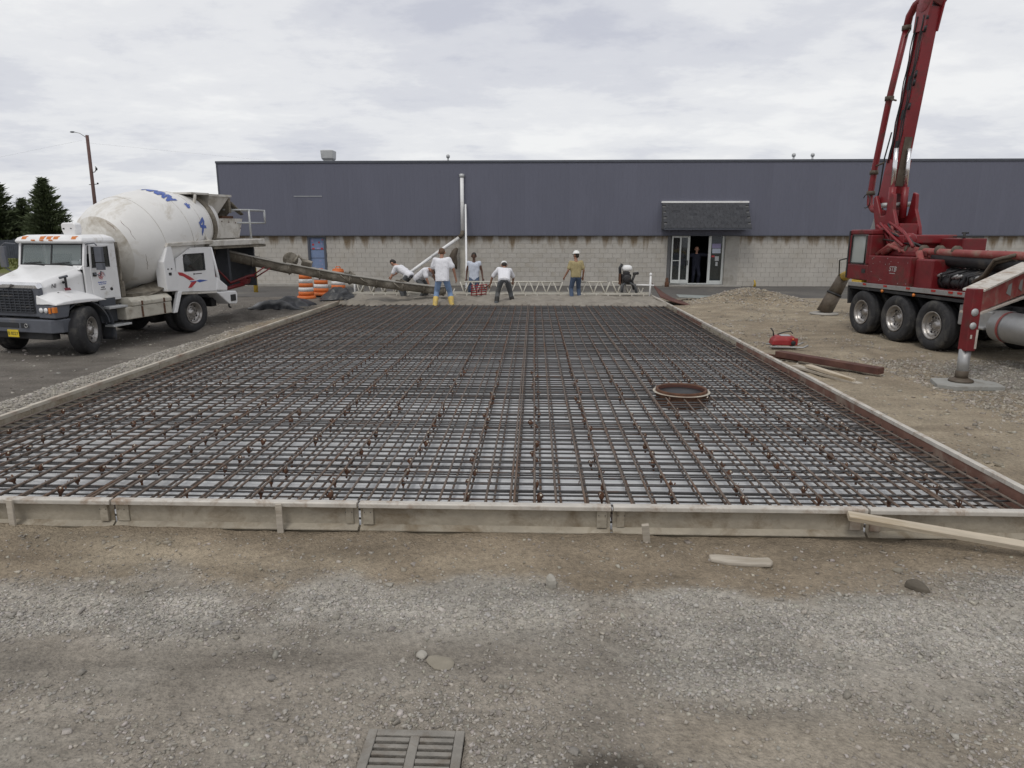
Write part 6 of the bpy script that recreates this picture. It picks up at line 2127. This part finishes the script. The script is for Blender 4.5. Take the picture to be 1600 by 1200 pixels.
# turret
mb = MB()
mb.lathe([(.62, 1.22), (.62, 1.5), (.52, 1.62), (.52, 2.2), (.60, 2.24), (.60, 2.34), (.44, 2.36)], (-.1, 2.55, 0), (0, 0, 1), 24)
mb.ob('turret_base', 'red_paint', pt)
mb = MB()
mb.prism([(3.32, 2.36), (2.5, 2.36), (2.55, 2.55), (2.75, 2.95), (2.78, 3.3), (2.90, 3.35), (3.02, 2.82), (3.2, 2.80), (3.48, 3.3), (3.56, 3.25), (3.5, 2.9)], 'x', -.72, -.63)
mb.prism([(3.32, 2.36), (2.5, 2.36), (2.55, 2.55), (2.75, 2.95), (2.78, 3.3), (2.90, 3.35), (3.02, 2.82), (3.2, 2.80), (3.48, 3.3), (3.56, 3.25), (3.5, 2.9)], 'x', -.16, -.07)
mb.b2((-.63, 2.55, 2.34), (-.16, 3.3, 2.62)).b2((-.63, 3.28, 2.62), (-.16, 3.40, 2.95))
mb.ob('turret', 'boom_red_paint', pt, .02)
MB().b2((-.9, 1.95, 2.16), (.4, 2.5, 2.36)).lathe([(.12, 0), (.14, .05), (.14, .55), (.1, .6)], (-.75, 2.45, 2.26), (0, -1, 0), 14).ob('slew_drive', 'boom_red_paint', pt, .03)
mb = MB().tube([(-1.0, 2.5, 1.95), (-.9, 2.2, 2.15), (-.75, 1.9, 2.0), (-.7, 1.4, 1.98)], .09, 8).tube([(-1.05, 2.65, 1.9), (-1.0, 2.3, 2.12), (-.8, 1.7, 1.92), (-.8, 1.1, 1.9)], .05, 8).tube([(-1.0, 1.25, 2.0), (-1.0, 1.0, 1.6), (-1.05, .8, 1.35)], .07, 8)
mb.ob('turret_pipe', 'faded_red_paint', pt)
# boom: box section rising and leaning, with the delivery pipe beside it
bA, bB = Vector((-.40, 3.36, 3.10)), Vector((-.32, 2.84, 7.35))
def boom_box(name, A, B, w0, h0, w1, h1, m_, bev=.015):
    A, B = Vector(A), Vector(B)
    d = (B - A).normalized()
    u = Vector((1, 0, 0))
    u = (u - d * u.dot(d)).normalized()
    v = d.cross(u)
    mb = MB()
    mb.loft([[A + u * sx * w0 / 2 + v * sy * h0 / 2 for sx, sy in ((-1, -1), (1, -1), (1, 1), (-1, 1))], [B + u * sx * w1 / 2 + v * sy * h1 / 2 for sx, sy in ((-1, -1), (1, -1), (1, 1), (-1, 1))]])
    return mb.ob(name, m_, pt, bev), u, v, d
bo, bu, bv, bd = boom_box('boom', bA + (bB - bA) * .16, bB, .25, .34, .22, .30, 'boom_red_paint')
# flange plates along both edges, stiffeners, dark panels painted in for shaded recesses
mb = MB()
for q in (-1, 1):
    A, B = bA + (bB - bA) * .06 + bv * q * .17, bB + bv * q * .15
    mb.loft([[A + bu * sx * .155 + bv * sy * .02 for sx, sy in ((-1, -1), (1, -1), (1, 1), (-1, 1))], [B + bu * sx * .135 + bv * sy * .02 for sx, sy in ((-1, -1), (1, -1), (1, 1), (-1, 1))]])
mb.ob('boom_flange', 'boom_red_paint', bo)
mb = MB()
for q in (-1, 1):
    A, B = bA + bu * q * .19, bA + (bB - bA) * .24 + bu * q * .145
    mb.loft([[A + bu * sx * .02 + bv * sy * .21 for sx, sy in ((-1, -1), (1, -1), (1, 1), (-1, 1))], [B + bu * sx * .02 + bv * sy * .23 for sx, sy in ((-1, -1), (1, -1), (1, 1), (-1, 1))]])
mb.ob('boom_foot', 'boom_red_paint', bo, .01)
def onb(f, x, y):
    return bA + (bB - bA) * f + bu * x + bv * y
for f0, f1 in ((.27, .34), (.45, .50), (.60, .67)):
    mb = MB()
    q = [onb(f0, -.135, -.05), onb(f0, -.135, .08), onb(f1, -.13, .08), onb(f1, -.13, -.05)]
    mb.add(q + [p + bu * .06 for p in q], [(0, 1, 2, 3), (7, 6, 5, 4), (0, 4, 5, 1), (1, 5, 6, 2), (2, 6, 7, 3), (3, 7, 4, 0)], False)
    mb.ob('boom_shade_panel', 'interior_dark', bo)
mb = MB()
for s_ in (-1, 1):
    for k in range(2):
        pts_ = [onb(.22 + .74 * i / 14, -.16 - .02 * k, (-.12 if s_ < 0 else .11) + .02 * math.sin(i * 1.7 + k) + (.03 * k)) for i in range(15)]
        mb.tube(pts_, .014, 5)
for f in (.5, .62, .66, .88, .93):
    mb.tube([onb(f, -.13, -.16), onb(f + .015, -.17, -.23), onb(f + .03, -.13, -.17)], .03, 5)
mb.ob('boom_hoses', 'black_metal', bo)
# lift cylinders with bright rods
for x in (-.62, -.30):
    c0 = Vector((x, 2.98, 2.75))
    c1 = onb(.30, x + .34, -.24)
    mid = c0.lerp(c1, .45)
    MB().tube([c0, mid], .085, 10).ob('lift_cylinder', 'boom_red_paint', pt)
    MB().tube([mid, c1], .05, 10).ob('cylinder_rod', 'chrome', pt)
MB().tube([(-.76, 3.1, 3.05), (-.03, 3.1, 3.08)], .06, 8).ob('boom_pin', 'grey_steel', pt)
q = [onb(.10, -.10, -.205), onb(.10, .10, -.205), onb(.36, .095, -.198), onb(.36, -.095, -.198)]
MB().add(q + [p + bv * .03 for p in q], [(0, 1, 2, 3), (7, 6, 5, 4), (0, 4, 5, 1), (1, 5, 6, 2), (2, 6, 7, 3), (3, 7, 4, 0)], False).ob('boom_shade_plate', 'hose_brown', bo)  # dark plate standing in for the boom's shaded open interior
# hydraulic lines and pipes crowding the turret and the deck
rh_ = random.Random(5)
for nm_, m_, n_, r_ in (('hydraulic_line', 'engine_black', 9, .02), ('turret_line', 'boom_red_paint', 7, .035), ('worn_line', 'faded_red_paint', 4, .03)):
    for k in range(n_):
        a0 = Vector((rh_.uniform(-.95, -.6), rh_.uniform(1.2, 2.6), rh_.uniform(1.9, 2.15)))
        a1 = Vector((rh_.uniform(-.95, -.7), rh_.uniform(2.2, 3.1), rh_.uniform(2.2, 2.65)))
        mid = a0.lerp(a1, .5) + Vector((rh_.uniform(-.2, .05), rh_.uniform(-.15, .1), rh_.uniform(.0, .22)))
        pts_ = [a0 * (1 - t) ** 2 + mid * 2 * t * (1 - t) + a1 * t * t for t in [i / 9 for i in range(10)]]
        MB().tube(pts_, r_ * rh_.uniform(.7, 1.2), 6).ob(nm_, m_, pt)
for k in range(5):
    y = 2.4 - .5 * k
    MB().tube([(-.8, y, 2.03), (-.8, y - .06, 2.03)], .115, 10).ob('line_coupling', 'hose_brown', pt)
# hinge head and start of the folded second section
mb = MB()
for q in (-1, 1):
    c = bB + bu * q * .15
    mb.lathe([(.2, -.03), (.2, .03)], c + bd * .10, bu, 20)
    mb.loft([[c + bu * -.02 - bv * .2 - bd * .5, c + bu * .02 - bv * .2 - bd * .5, c + bu * .02 + bv * .2 - bd * .5, c + bu * -.02 + bv * .2 - bd * .5], [c + bu * -.02 - bv * .25 + bd * .1, c + bu * .02 - bv * .25 + bd * .1, c + bu * .02 + bv * .25 + bd * .1, c + bu * -.02 + bv * .25 + bd * .1]])
mb.ob('hinge_head', 'boom_red_paint', bo, .008)
boom_box('boom_second', bB + bd * .1, bB + bd * 2.2 + Vector((.9, -.6, 0)), .34, .44, .30, .40, 'boom_red_paint')
# delivery pipe
pp = [(-.45, 3.55, 2.9), (-.42, 4.0, 2.98), (-.42, 4.16, 3.12), (-.42, 4.18, 3.35)]
pe = onb(.965, -.25, 0)
p_top = Vector((-.40, 3.50, 7.10))
MB().tube(pp + [Vector((-.42, 4.12, 4.0)), Vector((-.44, 3.80, 5.6)), p_top], .075, 10).ob('delivery_pipe', 'boom_red_paint', pt)
MB().tube([p_top - Vector((0, 0, .02)), p_top + Vector((0, -.06, .24)), p_top + Vector((0, -.24, .42)), p_top + Vector((.02, -.5, .5)), bB + bd * .2 + bu * -.1], .085, 10).ob('pipe_elbow', 'boom_red_paint', pt)
mb = MB()
for p in (p_top, Vector((-.44, 3.80, 5.6)), Vector((-.42, 4.13, 3.9)), Vector((-.42, 4.17, 3.4))):
    mb.tube([p - Vector((0, 0, .05)), p + Vector((0, 0, .05))], .105, 10)
for p, f in ((p_top - Vector((0, 0, .2)), .90), (Vector((-.44, 3.80, 5.6)), .55), (Vector((-.42, 4.1, 4.05)), .22)):
    mb.tube([p, onb(f, -.2, .28)], .022, 6)
mb.ob('pipe_clamp', 'hose_brown', pt)
mb = MB().tube([(-.5, 4.2 + .16 * math.cos(a), 3.2 + .17 * math.sin(a)) for a in [.5 + k * 4.6 / 12 for k in range(13)]], .012, 5).tube([(-.44, 3.95, 3.0), (-.5, 3.7, 3.4), (-.46, 3.7, 4.2), (-.4, 3.62, 4.8)], .018, 5)
mb.ob('loose_hose', 'black_metal', pt)
mb = MB().prism([(3.6, 2.50), (3.9, 2.50), (3.66, 3.1), (3.5, 3.1)], 'x', -.5, -.46)
mb.ob('boom_plate', 'grey_steel', pt)
# pump bed towards the driver's end: rails, long black tank, cylinders, hoses
MB().b2((-1.18, -.6, 1.21), (-.15, 1.1, 1.26)).ob('bed_floor', 'red_paint', pt)
MB().tube([(-.75, 1.0, 1.86), (-.75, -.7, 1.83), (-.75, -4.2, 1.82)], .15, 12).ob('long_tank', 'engine_black', pt)
MB().tube([(-.8, 2.2, 2.05), (-.8, 1.4, 2.0), (-.85, 0, 1.99), (-.85, -4.5, 1.98)], .08, 10).ob('delivery_line', 'faded_red_paint', pt)
mb = MB().tube([(-.88, .9, 1.42), (-.88, -.3, 1.42)], .12, 12).tube([(-.86, .55, 1.42), (-.86, .45, 1.42)], .15, 12).tube([(-.86, -.25, 1.42), (-.86, -.32, 1.42)], .15, 12)
mb.ob('pump_cylinder', 'engine_black', pt)
mb = MB()
for k in range(12):
    y = .9 - .13 * k
    mb.tube([(-.95, y, 1.3), (-1.02 + random.uniform(-.05, .05), y - .1, 1.55), (-.7, y - .25, 1.68), (-.4, y - .3, 1.5)], random.choice((.022, .03, .04)), 6)
for k in range(8):
    y = random.uniform(-.6, 1.0)
    mb.box((-.85 + random.uniform(-.12, .15), y, 1.36 + random.uniform(0, .3)), (random.uniform(.1, .2), random.uniform(.1, .25), random.uniform(.08, .16)), (random.uniform(-.3, .3),) * 3)
mb.ob('pump_hoses', 'engine_black', pt)
mb = MB()
for k in range(6):
    y = random.uniform(-.5, .9)
    mb.tube([(-1.0, y, 1.5), (-1.02, y - .18, 1.56)], .03, 6)
mb.ob('fittings', 'grey_steel', pt)
mb = MB().tube([(-1.0, -.6, 1.45), (-.95, -.85, 1.85), (-.85, -1.2, 1.95), (-.8, -1.5, 1.7)], .05, 8).tube([(-1.05, -.5, 1.45), (-1.05, -.75, 1.6), (-1.0, -.9, 1.9), (-.95, -1.3, 2.0)], .035, 8)
mb.ob('rubber_hose', 'hose_brown', pt)
mb = MB().b2((-.4, -4.5, 1.2), (.9, 1.0, 1.5)).b2((.0, 1.24, 2.02), (.55, 2.2, 2.28)).b2((-.3, 1.1, 1.9), (.7, 2.3, 2.02))
mb.ob('bed_wall', 'red_paint', pt, .02)
MB().b2((-.3, -4.5, 1.5), (.9, -.2, 1.95)).ob('hydraulic_tank', 'red_paint', pt, .03)
mb = MB().b2((-.2, 1.28, 2.30), (.5, 1.32, 2.33)).tube([(.2, 1.5, 2.28), (.2, 1.5, 2.40)], .03, 6).tube([(.24, 1.44, 2.4), (.24, 1.62, 2.4)], .02, 6)
for k in range(9):
    y = .9 - .45 * k
    mb.tube([(-.5, y, 1.96), (-.5, y - .1, 2.05)], .022, 5)
mb.ob('small_fittings', 'black_metal', pt)
# outrigger: box beam out of the bed, leg, foot
oy, ox = -3.08, -3.10
rA = Vector((-1.0, -1.75, 1.60))
rB = Vector((ox, oy, 1.35))
d_ = (rB - rA)
sdv = d_.cross(Vector((0, 0, 1))).normalized()
mb = MB()
mb.loft([[rA + sdv * q * .12 + Vector((0, 0, z)) for q, z in ((-1, -.17), (1, -.17), (1, .24), (-1, .24))], [rB + sdv * q * .12 + Vector((0, 0, z)) for q, z in ((-1, -.16), (1, -.16), (1, .16), (-1, .16))]])
ar = mb.ob('outrigger_arm', 'faded_red_paint', pt, .012)
mb = MB()
mb.loft([[rA.lerp(rB, f) + sdv * q * .155 + Vector((0, 0, z + zz_ * (1 - f))) for q, z in ((-1, .16), (1, .16), (1, .19), (-1, .19))] for f, zz_ in ((0, .1), (1, .1))])
mb.loft([[rA.lerp(rB, f) + sdv * q * .155 + Vector((0, 0, z - zz_ * (1 - f))) for q, z in ((-1, -.19), (1, -.19), (1, -.16), (-1, -.16))] for f, zz_ in ((0, .06), (1, .06))])
mb.ob('arm_flange', 'form_rail', ar)
mb = MB()
sd_ = sdv if sdv.y < 0 else -sdv
for f0, f1 in ((.50, .60), (.30, .38), (.16, .24)):
    c = rA.lerp(rB, (f0 + f1) / 2) + sd_ * .124
    t_ = d_.normalized() * (d_.length * (f1 - f0) / 2)
    mb.add([c - t_ + Vector((0, 0, -.10)), c + t_ * .8 + Vector((0, 0, -.02)), c + t_ * .3 + Vector((0, 0, .10)), c - t_ * .9 + Vector((0, 0, .12))], [(0, 1, 2, 3)], False)
mb.ob('worn_sign', 'steel_plate_green', ar)
lg = MB().loft([[(ox - .08, oy - .11, 1.55), (ox + .08, oy - .11, 1.55), (ox + .08, oy + .07, 1.55), (ox - .08, oy + .07, 1.55)], [(ox - .08, oy - .11, .58), (ox + .08, oy - .11, .58), (ox + .08, oy + .07, .58), (ox - .08, oy + .07, .58)]]).ob('outrigger_leg', 'red_paint', pt, .012)
mb = MB().lathe([(.06, 0), (.06, .006), (.001, .007)], (ox - .02, oy - .111, 1.19), (0, -1, 0), 16).lathe([(.055, 0), (.055, .006), (.001, .007)], (ox - .02, oy - .111, .98), (0, -1, 0), 16)
mb.ob('round_sticker', 'galvanised', lg)
MB().b2((ox + .05, oy - .114, .62), (ox + .085, oy - .1105, .92)).b2((ox - .04, oy - .114, .78), (ox - .01, oy - .1105, .84)).ob('worn_patch', 'form_rail', lg)
MB().lathe([(.085, .14), (.085, .60)], (ox, oy, 0), (0, 0, 1), 16).ob('leg_piston', 'grey_steel', pt)
MB().lathe([(.09, .12), (.095, .24), (.075, .27)], (ox, oy, 0), (0, 0, 1), 16).lathe([(.17, .075), (.18, .09), (.17, .11), (.1, .14)], (ox, oy, 0), (0, 0, 1), 20).ob('leg_foot', 'hose_brown', pt)
# diesel tank, boxes behind the wheels
tk = MB().lathe([(.02, 0), (.26, .01), (.28, .04), (.28, 1.6), (.26, 1.63), (.02, 1.64)], (-.98, -1.2, .70), (0, -1, 0), 28).ob('fuel_tank', 'grey_steel', pt)
mb = MB()
for y in (-1.45, -2.5):
    mb.lathe([(.287, 0), (.287, .06)], (-.98, y, .70), (0, -1, 0), 28, True, False)
mb.ob('tank_strap', 'faded_red_paint', tk)
MB().b2((-1.15, -.62, .62), (-.75, -.36, 1.02)).b2((-1.1, -1.15, .62), (-.6, -.68, .95)).b2((-1.2, -1.1, .60), (-.9, -.7, .66)).ob('battery_box', 'grey_steel', pt, .02)
MB().b2((-1.2, -6.2, .9), (1.2, -4.6, 2.6)).ob('driver_cab', 'red_paint', pt, .05)
# hose boot hanging off the far end to the ground
hb = MB()
hA, hB = Vector((-.72, 4.0, 1.16)), Vector((.17, 6.87, .03))
hA = Vector((.62, 6.75, 1.12))
hb.tube([hA, hA.lerp(hB, .48)], [.17, .20], 16).tube([hA.lerp(hB, .46), hB], [.21, .225], 16)
hb.ob('discharge_sleeve', 'hose_brown', pt)
MB().tube([Vector((-.3, 3.5, 1.2)), Vector((.3, 5.6, 1.35)), hA], [.12, .12, .14], 10).ob('sleeve_pipe', 'bollard_yellow', pt)
MB().tube([hA + Vector((-.15, 0, .0)), hA + Vector((-.3, -.2, .5)), Vector((-.6, 3.7, 1.9))], .018, 6).tube([hA.lerp(hB, .45), hA.lerp(hB, .5)], .225, 16).ob('sleeve_strap', 'black_metal', pt)
# the concrete pad under the foot
mb = MB().prism([(-.50, -.18), (-.30, -.36), (.45, -.34), (.52, -.02), (.28, .32), (-.34, .30)], 'z', 0.0, .075)
o = mb.ob('outrigger_pad', 'pad_concrete', None, .012)
fw = PL + Matrix.Rotation(pr_, 3, 'Z') @ Vector((ox, oy, 0))
o.location = (fw.x + .02, fw.y - .02, 0.0)
tag(o, 'flat pale pad under the foot of the red outrigger leg', 'outrigger pad')
mb = MB().lathe([(.02, 0), (.42, 0), (.4, .03), (.3, .05), (.02, .05)], (0, 0, 0), (0, 0, 1), 20)
o = mb.ob('spilled_concrete', 'concrete_grey')
hw_ = PL + Matrix.Rotation(pr_, 3, 'Z') @ hB
o.location = (hw_.x, hw_.y, float(gz(np.array([hw_.x]), np.array([hw_.y]))[0]) + .005)
tag(o, 'pale ring of spilled concrete under the brown discharge sleeve', 'spill')

# ------------------------------------------------------------------ vibrating truss screed and site tools
SYY = 24.75
sx0, sx1 = -6.55, 4.15
sg = thing('truss_screed', 'long cream truss screed spanning the slab in front of the building', 'screed', (0, SYY, 0))
zt, zbm = 0.70, 0.30
for y, nm_ in ((-.22, 'bottom_chord'), (.22, 'bottom_chord')):
    MB().b2((sx0, y - .03, zbm - .03), (sx1, y + .03, zbm + .03)).ob(nm_, 'screed_paint', sg, .004)
segs = [(-6.4, -4.9), (-2.6, 1.15 - .35), (1.75 - .3, 2.75), (3.05 - .35, 4.0)]
for a, c in ((-6.3, -5.0), (-2.55, .95), (1.5, 2.6), (2.75, 3.45)):
    MB().tube([(a, 0, zt), (c, 0, zt)], .028, 8).ob('top_chord', 'screed_paint', sg)
xs = -6.3
di = 0
while xs < 3.9:
    if -4.9 < xs < -2.9:
        hgt = .16
    elif any(a - .1 < xs < c + .1 for a, c in ((-6.3, -5.0), (-2.55, .95), (1.5, 2.6), (2.75, 3.45))):
        hgt = zt - zbm
    else:
        hgt = random.choice((.14, .2))
    for q, y in ((-1, -.2), (1, -.2), (-1, .2), (1, .2)):
        if hgt < .3 and y > 0:
            continue
        MB().tube([(xs, y, zbm), (xs + q * .17 * hgt / .4, y * (1 - hgt / .4), zbm + hgt)], .02, 6).ob('diagonal', 'screed_paint', sg)
    MB().tube([(xs + .1, -.24, zbm - .02), (xs + .07, -.3, zbm - .15)], .02, 6).ob('skid_pin', 'screed_paint', sg)
    xs += .42
for x, y in ((sx0 + .05, -.1), (sx1 - .06, -.25)):
    MB().tube([(x, y, 0.1), (x, y, .93)], .035, 8).ob('end_post', 'white_tube', sg)
MB().tube([(sx1 - .55, -.22, .62), (sx1 + .08, -.26, .6)], .03, 6).ob('handle', 'white_tube', sg)
mb = MB().ball((sx1 - .06, -.25, .98), (.05, .05, .07), 8, 6)
mb.ob('knob', 'white_tube', sg)
MB().tube([(sx1 - .62, -.2, .45), (sx1 - .7, -.2, .75), (sx1 - .62, -.2, .98)], .045, 8).tube([(sx1 - .68, -.2, 1.0), (sx1 - .48, -.2, 1.03)], .05, 8).ob('winch', 'black_metal', sg)
# engine on the truss
en = MB()
en.b2((3.1, -.18, .62), (3.42, .18, .98)).b2((3.16, -.24, .72), (3.36, .2, 1.08)).lathe([(.13, 0), (.15, .03), (.15, .10), (.10, .13)], (3.26, -.19, .83), (0, -1, 0), 14)
en.ob('engine', 'engine_black', sg, .02)
MB().lathe([(.02, 0), (.17, .01), (.19, .06), (.18, .15), (.10, .2), (.02, .2)], (3.28, 0, 1.1), (0, 0, 1), 16).ob('fuel_tank', 'white_tube', sg)
MB().tube([(3.06, -.05, .75), (3.02, -.05, 1.2), (3.1, -.05, 1.34)], .05, 8).ob('muffler', 'engine_black', sg)
MB().b2((3.0, -.12, .62), (3.07, .12, 1.0)).ob('shroud', 'rust', sg, .015)
MB().tube([(3.1, -.2, .35), (3.12, -.2, .6), (3.3, -.2, .74), (3.55, -.2, .6), (3.62, -.2, .33)], .05, 8).ob('engine_frame', 'trousers_grey', sg)

# red crate-like tool behind the bent worker
rc = thing('red_tool', 'small red wire come-along tray beside the bent worker by the screed', 'tool', (-1.95, 24.15, 0.22))
mb = MB()
for k in range(5):
    mb.tube([(-.3, -.0, .05 + .08 * k), (.25, .02, .1 + .08 * k)], .016, 5)
for k in range(4):
    mb.tube([(-.28 + .17 * k, 0, .03), (-.24 + .17 * k, .02, .45)], .016, 5)
mb.ob('wire_panel', 'bright_red', rc)
MB().tube([(.2, 0, .3), (.5, -.9, .55)], .02, 6).ob('handle', 'rust', rc)

# brown ramp of sheet metal at the right end of the screed
mb = MB()
mb.sheet(lambda u, v: (4.25 + .95 * u, 23.3 + 1.9 * v - .6 * u, .58 * (1 - u) ** 1.6 * (0.4 + .6 * v) + .08), 10, 6, (0, 0, .03))
o = mb.ob('metal_ramp', 'rust_beam')
tag(o, 'curved rusty sheet metal ramp at the engine end of the screed', 'sheet metal')
mb = MB().b2((-.9, -.42, 0), (.9, .42, .035))
o = mb.ob('steel_plate', 'steel_plate_green', None, .01)
o.location = (6.1, 25.1, float(gz(np.array([5.9]), np.array([25.1]))[0]) + .06)
o.rotation_euler = (.02, .03, -.08)
tag(o, 'flat grey steel plate lying before the entrance', 'steel plate')
mb = MB().tube([(0, 0, 0), (.05, 0, .16), (.0, 0, .3)], .035, 6).tube([(.08, .02, 0), (.06, .02, .2)], .03, 6)
o = mb.ob('hydrant_marker', 'bollard_yellow')
o.location = (9.95, 31.6, .04)
tag(o, 'small yellow pipe stub at the foot of the wall beside the entrance', 'pipe stub')
mb = MB().lathe([(.09, 0), (.10, .02), (.10, .2), (.07, .24), (.07, .38), (.02, .42)], (0, 0, 0), (0, 0, 1), 10)
o = mb.ob('post_stub', 'rust')
o.location = (6.0, 31.5, .03)
tag(o, 'rusty post stub beside the door leaf', 'post')
mb = MB().lathe([(.085, 0), (.085, .95), (.06, 1.02), (.005, 1.04)], n=14)
o = mb.ob('bollard', 'bollard_yellow')
o.location = (-11.5, 28.0, .03)
tag(o, 'yellow steel bollard standing behind the mixer', 'bollard')

# traffic drums
dr = thing('traffic_drum', 'orange and white traffic drum standing nearest the mixer chute', 'traffic drum', (-8.6, 25.6, float(gz(np.array([-8.6]), np.array([25.6]))[0])), (0, 0, 0), 'orange and white traffic drums')
zs = [0, .1, .25, .4, .55, .70, .87]
for k in range(5):
    m_ = 'drum_orange' if k % 2 == 0 else 'drum_white'
    z0, z1 = .12 + k * .155, .12 + (k + 1) * .155
    r0 = .285 - .012 * k
    MB().lathe([(r0, z0 + .002), (r0 - .002, z1 - .014), (r0 - .012, z1 - .008), (r0 - .012, z1)], n=22, caps=True).ob('orange_band' if k % 2 == 0 else 'white_band', m_, dr)
MB().lathe([(.34, 0), (.35, .03), (.34, .1), (.29, .12)], n=22).ob('rubber_base', 'drum_orange', dr)
MB().lathe([(.222, .895), (.2, .93), (.05, .95), (.01, .95)], n=22).ob('top', 'drum_orange', dr)
MB().tube([(-.1, 0, .93), (-.08, 0, 1.02), (.08, 0, 1.02), (.1, 0, .93)], .02, 6).ob('handle', 'drum_orange', dr)
for x, y, lb in ((-8.35, 26.6, 'middle of the three traffic drums, slightly tilted'), (-8.15, 28.3, 'traffic drum farthest back, half hidden by the chute')):
    copy_thing(dr, (x, y, float(gz(np.array([x]), np.array([y]))[0]) if y < 26 else .045), (random.uniform(-.03, .03), .03, .7), lb)

# crumpled black sheeting by the drums
def crumple(label, x, y, w, l, h, seed, m='tarp_black', rot=0.0):
    def fn(u, v):
        a = float(fbm(np.array([u * 3.1]), np.array([v * 3.7]), seed, 3)[0])
        c = math.sin(math.pi * u) * math.sin(math.pi * v)
        return ((u - .5) * w + .15 * (a - .5), (v - .5) * l + .2 * (float(fbm(np.array([u * 4]), np.array([v * 4]), seed + 5, 3)[0]) - .5), h * max(0, c) ** .5 * (a * 1.7 - .1) + .02)
    o = MB().sheet(fn, 40, 26, (0, 0, .006)).ob('plastic_sheet', m)
    o.location = (x, y, float(gz(np.array([x]), np.array([y]))[0]))
    o.rotation_euler = (0, 0, rot)
    return tag(o, label, 'plastic sheet')


crumple('crumpled black plastic sheet on the ground between mixer and drums', -8.55, 22.9, 1.9, 1.6, .36, 110)
crumple('black plastic sheet bunched up against the drums', -7.2, 25.3, 1.5, 1.0, .38, 120, rot=.3)

# vibrator motor and timbers on the pump side
rt = thing('power_pack', 'small red power pack on a sled beside the form', 'motor', (5.25, 14.45, float(gz(np.array([5.25]), np.array([14.45]))[0]) + .02), (0, 0, -.12))
mb = MB()
mb.loft([[(-.26, -.17, .06), (.24, -.17, .06), (.24, .17, .06), (-.26, .17, .06)], [(-.24, -.165, .16), (.24, -.165, .16), (.24, .165, .16), (-.24, .165, .16)], [(-.17, -.12, .25), (.18, -.13, .25), (.18, .13, .25), (-.17, .13, .25)]])
mb.ob('housing', 'bright_red', rt, .02)
MB().b2((.1, -.19, .07), (.25, -.172, .22)).ob('side_cover', 'bright_red', rt, .008)
MB().lathe([(.045, 0), (.05, .012), (.02, .02)], (.16, -.19, .12), (0, -1, 0), 12).ob('pull_starter', 'black_metal', rt)
MB().b2((-.08, -.1, .252), (.12, .1, .262)).ob('top_plate', 'galvanised', rt)
MB().tube([(-.3, -.2, .03), (.36, -.2, .03), (.46, -.2, .08)], .02, 6).tube([(-.3, .2, .03), (.36, .2, .03), (.46, .2, .08)], .02, 6).b2((-.2, -.2, .02), (-.15, .2, .06)).b2((.15, -.2, .02), (.2, .2, .06)).ob('sled', 'grey_steel', rt)
MB().tube([(-.2, 0, .24), (-.22, 0, .34), (-.27, .02, .4)], .014, 6).tube([(-.1, .1, .26), (.05, .12, .31), (.16, .1, .33), (.2, .08, .28)], .012, 6).ob('hoses', 'black_metal', rt)
MB().ball((.15, -.195, .2), .018, 8, 6).ob('cap', 'amber_lens', rt)

g0 = lambda x, y: float(gz(np.array([x]), np.array([y]))[0])
def timber(name, label, cat, p, q, w, h, m, dz=0.0, bev=.006, taper=1.0):
    p, q = Vector(p), Vector(q)
    d = q - p
    L = d.length
    mb = MB()
    mb.loft([[(-L / 2, -w / 2, -h / 2), (-L / 2, w / 2, -h / 2), (-L / 2, w / 2, h / 2), (-L / 2, -w / 2, h / 2)], [(L / 2, -w / 2 * taper, -h / 2), (L / 2, w / 2 * taper, -h / 2), (L / 2, w / 2 * taper, h / 2), (L / 2, -w / 2 * taper, h / 2)]])
    o = mb.ob(name, m, None, bev)
    o.location = (p + q) / 2 + Vector((0, 0, h / 2))
    o.rotation_euler = (0, math.asin(-d.z / L), math.atan2(d.y, d.x))
    return tag(o, label, cat)


timber('steel_beam', 'rusty brown steel channel lying beside the form under the pump truck side', 'beam', (4.72, 13.2, .06), (5.88, 11.55, .05), .19, .11, 'rust_beam')
timber('board_offcut', 'pale split board lying between rusty beam and form', 'board', (4.83, 12.0, .08), (5.16, 10.95, .04), .13, .05, 'wood_pale', taper=.6)
timber('board_offcut', 'shorter grey board under the pale split board', 'board', (4.72, 12.3, .02), (5.22, 10.85, .0), .16, .045, 'wood_grey', taper=.8)
timber('steel_beam', 'thin rusty bar end beside the brown channel', 'beam', (4.45, 13.5, .02), (5.0, 12.9, .02), .08, .06, 'rust')
